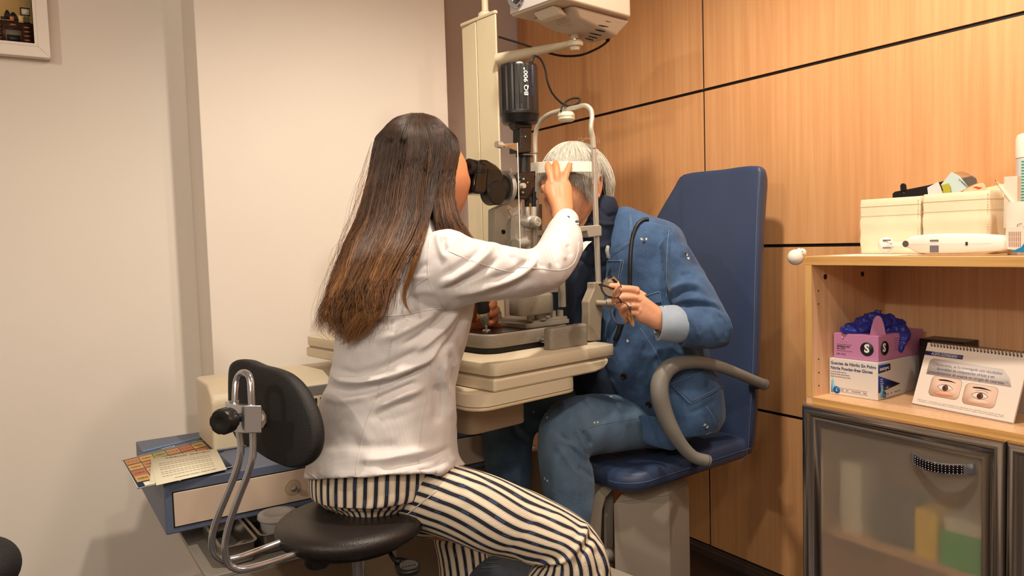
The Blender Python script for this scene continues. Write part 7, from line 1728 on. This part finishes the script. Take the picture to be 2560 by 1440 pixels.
M_pe = mat('skin_print', (240, 206, 184), .45); M_pk = mat('skin_print2', (232, 176, 150), .45); M_ir = mat('iris_print', (120, 66, 32), .35); M_irr = mat('iris_ring', (60, 32, 20), .35); M_ew = mat('eye_print', (246, 240, 236), .4); M_ln = mat('line_brown', (70, 44, 60), .5)
def rr_(x0_, y0_, x1_, y1_, r): return rrect(x0_, x1_, y0_, y1_, r, 6)
for k_, (ex, ey, red) in enumerate(((.30, .34, 1), (.65, .31, 0))):
    x0_, x1_, y0_, y1_ = Wc*(ex-.155), Wc*(ex+.155), Hc*(ey-.155), Hc*(ey+.155)
    pshape(MC_, rr_(x0_-.0006, y0_-.0006, x1_+.0006, y1_+.0006, .012), M_ctg, cal, 'picture_outline', th_=.0001); pshape(MC_, rr_(x0_, y0_, x1_, y1_, .012), M_pe, cal, 'eye_picture', z=.0001, th_=.0001)
    cx_, cy_ = Wc*ex, Hc*(ey-.01)
    pshape(MC_, [(cx_+Wc*.10*math.cos(t), cy_-Hc*.085+Hc*.045*math.sin(t)) for t in [2*PI*j/24 for j in range(24)]], M_pk if red else M_pe, cal, 'lower_shade', z=.0002, th_=.0001)
    alm = [(cx_+Wc*.078*(2*j/16-1), cy_+Hc*.052*(1-(2*j/16-1)**2)**.8) for j in range(17)]+[(cx_+Wc*.078*(1-2*j/16), cy_-Hc*.046*(1-(1-2*j/16)**2)) for j in range(1, 16)]
    big = [(cx_+(x-cx_)*1.05, cy_+(y-cy_)*1.12+.0004) for x, y in alm]
    pshape(MC_, big, M_ln, cal, 'lash_line', z=.0003, th_=.0001); pshape(MC_, alm, M_ew, cal, 'eye_white', z=.0004, th_=.0001)
    pshape(MC_, circ(cx_+Wc*.004, cy_+Hc*.004, Hc*.046), M_irr, cal, 'iris', z=.0005, th_=.0001); pshape(MC_, circ(cx_+Wc*.004, cy_+Hc*.004, Hc*.038), M_ir, cal, 'iris', z=.0006, th_=.0001); pshape(MC_, circ(cx_+Wc*.004, cy_+Hc*.004, Hc*.014), M_bk, cal, 'pupil', z=.0007, th_=.0001)
    br_ = [(cx_-Wc*.09+Wc*.185*j/10, cy_+Hc*(.118+.020*math.sin(PI*j/10)-.012*j/10)) for j in range(11)]+[(cx_+Wc*.095-Wc*.185*j/10, cy_+Hc*(.106-.0+.020*math.sin(PI*(10-j)/10)-.018*math.sin(PI*(j+1)/12))) for j in range(10)]
    pshape(MC_, br_, mat('brow_navy', (34, 30, 48), .5), cal, 'eyebrow_print', z=.0003, th_=.0001)
    ar_ = [(cx_-Wc*.05+Wc*.12*j/10, cy_+Hc*(.070+.024*math.sin(PI*j/10))) for j in range(11)]; ar_ += [(x, y-.0007) for x, y in ar_[::-1]]; pshape(MC_, ar_, M_pk if red else M_ln, cal, 'lid_crease', z=.0003, th_=.0001)

# ------------------------------------------------------------------ things on top of the cabinet
zc2 = ztop+.0003
# round corner guard
c = PX(1997, 643, XC-.006); tg_ = thing('corner_guard', c, 'white rounded corner guard with a tiny ear on the cabinet top corner', 'corner guard')
M_gd = mat('guard_white', (232, 222, 208), .5)
f = MB(); f.sphere(c+Vector((.0, .010, 0)), .0215, n=36); f.build('ball', M_gd, tg_, sharp=0)
f = MB(); f.sphere(c+Vector((.006, .004, .0175)), .0075, n=16, sc=(1, .5, 1)); f.build('ear', M_gd, tg_); f = MB(); f.sphere(c+Vector((.008, -.004, .012)), .012, n=16); f.build('paw', M_gd, tg_)
f = MB(); f.box(c+Vector((-.001, -.012, .0165)), (.004, .0015, .0012)); f.build('eye_mark', mat('mark_brown', (110, 90, 76), .6), tg_)
# fabric storage boxes
M_fab = mat('fabric_cream', (232, 216, 184), .85, bump=.35, bscale=900, var=.03, vscale=20); M_fin = mat('fabric_inner', (214, 196, 162), .85)
Xb = 1.93
def fbox(y0, y1, x0_, x1_, h, label, tilt=0):
    t = thing('storage_box', ((x0_+x1_)/2, (y0+y1)/2, zc2), label, 'storage box', 'cream fabric boxes on the cabinet')
    def ring(k, z, r=.006): return [Vector((x, y, zc2+z)) for x, y in rrect(x0_+k, x1_-k, min(y0, y1)+k, max(y0, y1)-k, r, 4)]
    R_ = [ring(.003, 0), ring(0, .004)]
    for j in range(1, 12): u = j/12; R_.append(ring(-.0016*math.sin(PI*u)+.0008*math.sin(u*20), h*u))
    R_ += [ring(.0, h-.002), ring(.001, h), ring(.004, h), ring(.0045, h-.002), ring(.0045, .006)]
    f = MB(); f.rings(R_); f.build('body', M_fab, t, sharp=50)
    for zz in (h-.020, h-.045): f = MB(); f.rings([ring(-.0022, zz-.0006), ring(-.0026, zz), ring(-.0022, zz+.0006)], cap=False); f.build('hem_seam', mat('seam_tan', (196, 178, 140), .9), t)
    f = MB()
    for i in range(24): z_ = .006+i*(h-.01)/24; f.box((x0_-.0012, min(y0, y1)+.004, zc2+z_), (.0012, .0022, .0016))
    f.build('edge_stitches', mat('seam_tan', (196, 178, 140), .9), t); return t
ya0 = PX(2150, 560, Xb).y; ya1 = PX(2300, 560, Xb).y; yb0 = PX(2309, 560, Xb).y; yb1 = PX(2476, 560, Xb).y
hb_ = PX(2150, 500, Xb).z-zc2
fbox(ya1, ya0, Xb, 2.10, hb_, 'cream fabric storage box nearer the round corner guard, nothing sticking out'); fbox(yb1, yb0, Xb-.004, 2.11, hb_+.003, 'cream fabric storage box filled with sachets and a black eye occluder')
PB3 = lambda x, y, X: PX(x, y, X)
Xi = 1.965
# black occluder
t = thing('eye_occluder', PB3(2280, 480, Xi), 'black plastic eye occluder sticking out of the right fabric box', 'occluder')
f = MB(); f.prism([PB3(x, y, Xi+.02) for x, y in ((2231, 496), (2231, 484), (2237, 479), (2270, 473), (2320, 463), (2360, 452), (2362, 476), (2320, 486), (2280, 493))], Vector((.004, 0, 0))); f.build('handle', M_black, t, bevel=.001)
f = MB(); f.prism([PB3(x, y, Xi+.018) for x, y in ((2251, 480), (2250, 464), (2253, 459), (2259, 458), (2264, 461), (2266, 476))], Vector((.004, 0, 0))); f.build('clip', M_black, t, bevel=.001)
f = MB(); cc_ = PB3(2260, 482, Xi+.018); f.cyl(cc_, cc_-Vector((.001, 0, 0)), .0016, n=16); f.build('rivet', M_chr, t)
def leaf(name, pts, X, m, label, cat, th_=.002, lean=.0):
    f = MB(); q_ = [PB3(x, y, X) for x, y in pts]; f.prism(q_, Vector((th_, 0, 0))); o = f.build(name, m, bevel=.0004); tag(o, label, cat); return o
def zig(x0_, y0_, x1_, y1_, n=9, a=1.6):
    o = []; L_ = math.dist((x0_, y0_), (x1_, y1_)); nx, ny = -(y1_-y0_)/L_, (x1_-x0_)/L_
    for i in range(n*2+1): u = i/(n*2); s_ = a if i % 2 else 0; o.append((x0_+(x1_-x0_)*u+nx*s_, y0_+(y1_-y0_)*u+ny*s_))
    return o
leaf('sachet', zig(2318, 470, 2345, 455, 7, -1.6)+[(2352, 470), (2362, 500), (2322, 500)], Xi, mat('sachet_white', (220, 212, 212), .5), 'plain white serrated sachet beside the olive one in the fabric box', 'sachet')
leaf('sachet', [(2352, 463), (2372, 458)]+[(2380, 500), (2366, 500)]+zig(2362, 490, 2352, 463, 8, 1.4)[1:], Xi-.003, mat('sachet_olive', (176, 170, 48), .5), 'olive green serrated sachet in the middle of the right fabric box', 'sachet')
o = leaf('sachet', [(2352, 462), (2378, 430), (2398, 440), (2421, 468), (2400, 480), (2380, 500), (2372, 478)], Xi+.004, mat('sachet_aqua', (196, 214, 208), .35), 'pale aqua printed sachet leaning highest out of the right fabric box', 'sachet')
M_, w_, h_ = QF(PB3(2384, 482, Xi+.0035), PB3(2410, 470, Xi+.0035), PB3(2378, 462, Xi+.0035)); 
M_2, _, _ = QF(PB3(2396, 449, Xi+.0035), PB3(2419, 470, Xi+.0035), PB3(2402, 445, Xi+.0035)); text('O PRESBIA', .005, M_2, mat('print_teal', (40, 80, 90), .5), o, maxw=.03)
# round clear case behind
f = MB(); cc_ = PB3(2402, 470, Xi+.03); f.lathe([(.0405, 0), (.042, .001), (.042, .007), (.0405, .008), (.0395, .006), (.0395, .002)], cc_, (-1, 0, 0), n=48)
o = f.build('clear_case', mat('clear_case', (236, 226, 210), .12, trans=.9, ior=1.15)); tag(o, 'round clear plastic case rim behind the aqua sachet', 'case')
leaf('lens_pouch', zig(2396, 448, 2430, 440, 9, -1.2)+[(2440, 446), (2442, 458), (2430, 462), (2412, 470)], Xi+.012, mat('pouch_grey', (104, 92, 82), .3), 'dark grey serrated pouch behind the aqua sachet', 'pouch')
leaf('orange_pouch', [(2395, 492), (2412, 474), (2440, 460), (2456, 457), (2463, 464), (2463, 482), (2440, 500), (2400, 500)], Xi+.002, mat('pouch_peach', (236, 200, 158), .4), 'peach pouch with a red mark at the right of the fabric box', 'pouch')
leaf('red_label', [(2432, 468), (2440, 466), (2456, 469), (2446, 473)], Xi+.0012, mat('mark_red', (206, 74, 44), .5), 'small red label on the peach pouch', 'label', th_=.0008)
leaf('paper_card', [(2462, 470), (2520, 457), (2521, 492), (2464, 500)], Xi+.02, mat('card_cream2', (240, 224, 184), .5), 'cream card at the right end of the right fabric box', 'card')
# white handheld instrument
Xd = 1.845
t = thing('handheld_device', PB3(2380, 612, Xd), 'long white handheld eye instrument lying on the cabinet in front of the boxes', 'instrument')
M_dev = mat('device_white', (238, 232, 222), .3)
zz0 = 634
bd = [(2263, 606), (2266, 598), (2274, 591), (2292, 588), (2330, 585), (2380, 584), (2440, 585), (2490, 588), (2505, 592), (2511, 602), (2512, 618), (2508, 625), (2490, 629), (2440, 632), (2380, 634.5), (2330, 635), (2300, 634), (2285, 630), (2272, 622), (2264, 616)]
f = MB(); q_ = [PB3(x, y, Xd-.02) for x, y in smooth_poly(bd, 3)]
cen = sum(q_, Vector())/len(q_); R_ = []
for s_, dx in ((.80, 0), (.93, .002), (.985, .008), (1.0, .018), (1.0, .028), (.97, .038), (.8, .044)):
    R_.append([Vector((p_.x+dx, cen.y+(p_.y-cen.y)*(1-(1-s_)*.25), cen.z+(p_.z-cen.z)*s_)) for p_ in q_])
f.rings(R_); dv = f.build('body', M_dev, t, sharp=0)
f = MB(); f.prism([PB3(x, y, Xd-.005) for x, y in ((2205, 606), (2262, 606), (2262, 618), (2205, 616))], Vector((.018, 0, 0))); f.build('arm', M_dev, t, bevel=.002)
f = MB(); cc_ = PB3(2215, 612, Xd+.004); f.sphere(cc_, .0195, n=32, sc=(.8, 1, 1)); f.build('head_pad', M_dev, t)
for y_ in (600.5, 619.5): f = MB(); cc_ = PB3(2217, y_, Xd-.0105); f.box(cc_, (.003, .021, .0035)); f.build('slot', M_g, t, bevel=.001)
f = MB(); cc_ = PB3(2264, 610, Xd-.02); f.lathe([(.0075, .0), (.0095, .001), (.0100, -.004), (.0100, -.02), (.0075, -.02)], cc_, (-1, 0, 0), n=28); f.build('probe_ring', M_dev, t, sharp=40)
f = MB(); f.cyl(cc_+Vector((-.0008, 0, 0)), cc_+Vector((.004, 0, 0)), .0076, n=24); f.build('probe_hole', mat('probe_dark', (84, 76, 72), .4), t)
f = MB(); f.tube([PB3(2262, 609.5, Xd-.0215), PB3(2380, 609.5, Xd-.0225), PB3(2495, 608.5, Xd-.0195)], .00018, n=5, smooth=4); f.build('parting_line', mat('line_beige', (170, 160, 148), .5), t)
for (x0_, y0_, x1_, y1_, m_) in ((2325, 599.5, 2346, 602.5, M_g), (2325, 614, 2346, 631, M_g), (2414, 605, 2419, 613, M_dk)):
    a_ = PB3(x0_, y0_, Xd-.0208); b__ = PB3(x1_, y1_, Xd-.0208); f = MB(); f.bb((a_.x-.001, min(a_.y, b__.y), min(a_.z, b__.z)), (a_.x+.002, max(a_.y, b__.y), max(a_.z, b__.z))); f.build('rating_plate' if y0_ > 610 and m_ is M_g else 'vent', m_, t)
f = MB(); cc_ = PB3(2503, 607, Xd-.014); f.lathe([(.0, .001), (.003, .001), (.0032, 0)], cc_, (-.8, -.6, 0), n=20); f.build('port', M_dk, t); 
f = MB(); f.sphere(PB3(2502, 607, Xd-.010), .009, n=24, sc=(.5, .5, 1.5)); f.build('port_cover', mat('cover_grey', (190, 180, 168), .3), t)
# loose papers under the device
f = MB(); f.bb((1.80, 1.05, zc2), (1.93, 1.235, zc2+.0006)); tag(f.build('paper_sheet', mat('paper_white', (232, 226, 214), .6)), 'flat white paper at the cabinet edge under the instrument head', 'paper')
# cup, pencil, carton, spray bottle, label card on the right
Xu = 1.90; cu = PB3(2562, 575, Xu); rc_ = .036; cu = PB3(2519, 520, Xu); cupc = Vector((Xu+.0, cu.y-.034, zc2)); hcup = PB3(2540, 505, Xu).z-zc2
t = thing('pencil_cup', cupc, 'white cup with printed circles holding a pencil at the right edge of the cabinet', 'cup')
f = MB(); f.lathe([(.030, 0), (.032, .003), (.036, hcup*.9), (.0365, hcup), (.0345, hcup), (.034, hcup*.9), (.0305, .005), (0, .004)], cupc, n=48); f.build('cup_wall', M_white, t, sharp=40)
def oncup(ang, z, r=.0355): return cupc+Vector((math.cos(ang), math.sin(ang), 0))*r+Z*z
a0 = math.atan2(CAM.y-cupc.y, CAM.x-cupc.x)
for rr0, m_ in ((.017, mat('print_crimson', (196, 34, 70), .5)), (.013, M_pw), (.0125, mat('print_sky', (150, 196, 214), .5)), (.0105, M_pw)):
    f = MB(); cz = .045; R_ = []
    for s_ in (rr0, rr0*.82): R_.append([oncup(a0+.15+s_*math.cos(t_)/.0355, cz+s_*math.sin(t_), .0358+.0002*(.02-rr0)*100) for t_ in [2*PI*j/32 for j in range(32)]])
    f.rings(R_, cap=False); f.build('printed_ring', m_, t)
f = MB(); f.tube([oncup(a0-.35, .02, .0362), oncup(a0-.35, .062, .0364), oncup(a0-.28, .068, .0365), oncup(a0-.1, .069, .0365)], .0005, n=5); f.build('printed_line', M_nv, t)
t = thing('pencil', PB3(2510, 480, Xu), 'white wooden pencil leaning in the cup with its tip up', 'pencil')
p0_ = PB3(2536, 512, Xu+.005); p1_ = PB3(2497, 461, Xu-.005); p2_ = PB3(2488, 450, Xu-.007)
f = MB(); f.cyl(p0_, p1_, .0038, n=6); f.build('barrel', mat('pencil_white', (236, 224, 206), .4), t); f = MB(); f.cyl(p1_, p1_.lerp(p2_, .75), .0038, .0012, n=12); f.build('sharpened_wood', mat('pencil_wood', (206, 156, 110), .7), t); f = MB(); f.cyl(p1_.lerp(p2_, .75), p2_, .0012, .0003, n=8); f.build('lead', M_dk, t)
f = MB(); a_ = PB3(2523, 443, Xu+.03); b__ = PB3(2556, 505, Xu+.03); f.bb((Xu+.005, b__.y, zc2+.06), (Xu+.022, a_.y, a_.z)); tag(f.build('carton', mat('card_pinkish', (226, 206, 186), .55), bevel=.0006), 'narrow pale carton standing in the white cup', 'carton')
t = thing('spray_bottle', PB3(2570, 500, Xu+.10), 'tall white bottle with a teal ribbed band at the right edge', 'bottle')
bc = PB3(2543, 420, 2.02); bcen = Vector((2.02, bc.y-.032, zc2)); hb2 = PB3(2555, 335, 2.02).z-zc2; hm = PB3(2543, 397, 2.02).z-zc2
f = MB(); f.lathe([(.030, 0), (.032, .004), (.032, hm), (0, hm)], bcen, n=40); f.build('bottle_body', mat('bottle_grey', (214, 214, 210), .35), t, sharp=40)
f = MB(); f.lathe([(.0335, hm), (.0335, hb2-.012), (.030, hb2-.003), (.022, hb2), (0, hb2)], bcen, n=40); f.build('cap', M_white, t, sharp=40)
f = MB()
for i in range(14): z_ = hm-.012-i*.007; f.rings([[bcen+Vector((math.cos(t_), math.sin(t_), 0))*.0324+Z*(z_+dz) for t_ in [math.pi*.9+k_*.05 for k_ in range(16)]] for dz in (0, .0035)], cap=False)
f.build('teal_ribs', mat('print_teal2', (40, 156, 130), .5), t)['kind'] = 'stuff'
o = leaf('label_card', [(2516, 571), (2522, 566), (2560, 570), (2572, 574), (2560, 628), (2512, 622), (2508, 618)], 1.835, mat('label_pink', (236, 212, 192), .55), 'pinkish printed sachet leaning on the cup at the right edge', 'sachet')
f = MB()
for i in range(7): 
    for j in range(3): q_ = PB3(2523+i*4.6, 585+j*13, 1.8345); f.box(q_, (.0004, .0016, .010))
f.build('printed_lines', mat('print_tan', (160, 130, 116), .6), o)
f = MB(); f.prism([PB3(x, y, 1.83) for x, y in ((2530, 628), (2553, 618), (2563, 604), (2575, 604), (2575, 631), (2535, 631))], Vector((.004, 0, 0))); tag(f.build('blue_sachet', mat('sachet_blue', (24, 118, 168), .45)), 'bright blue packet corner at the right edge of the cabinet top', 'packet')
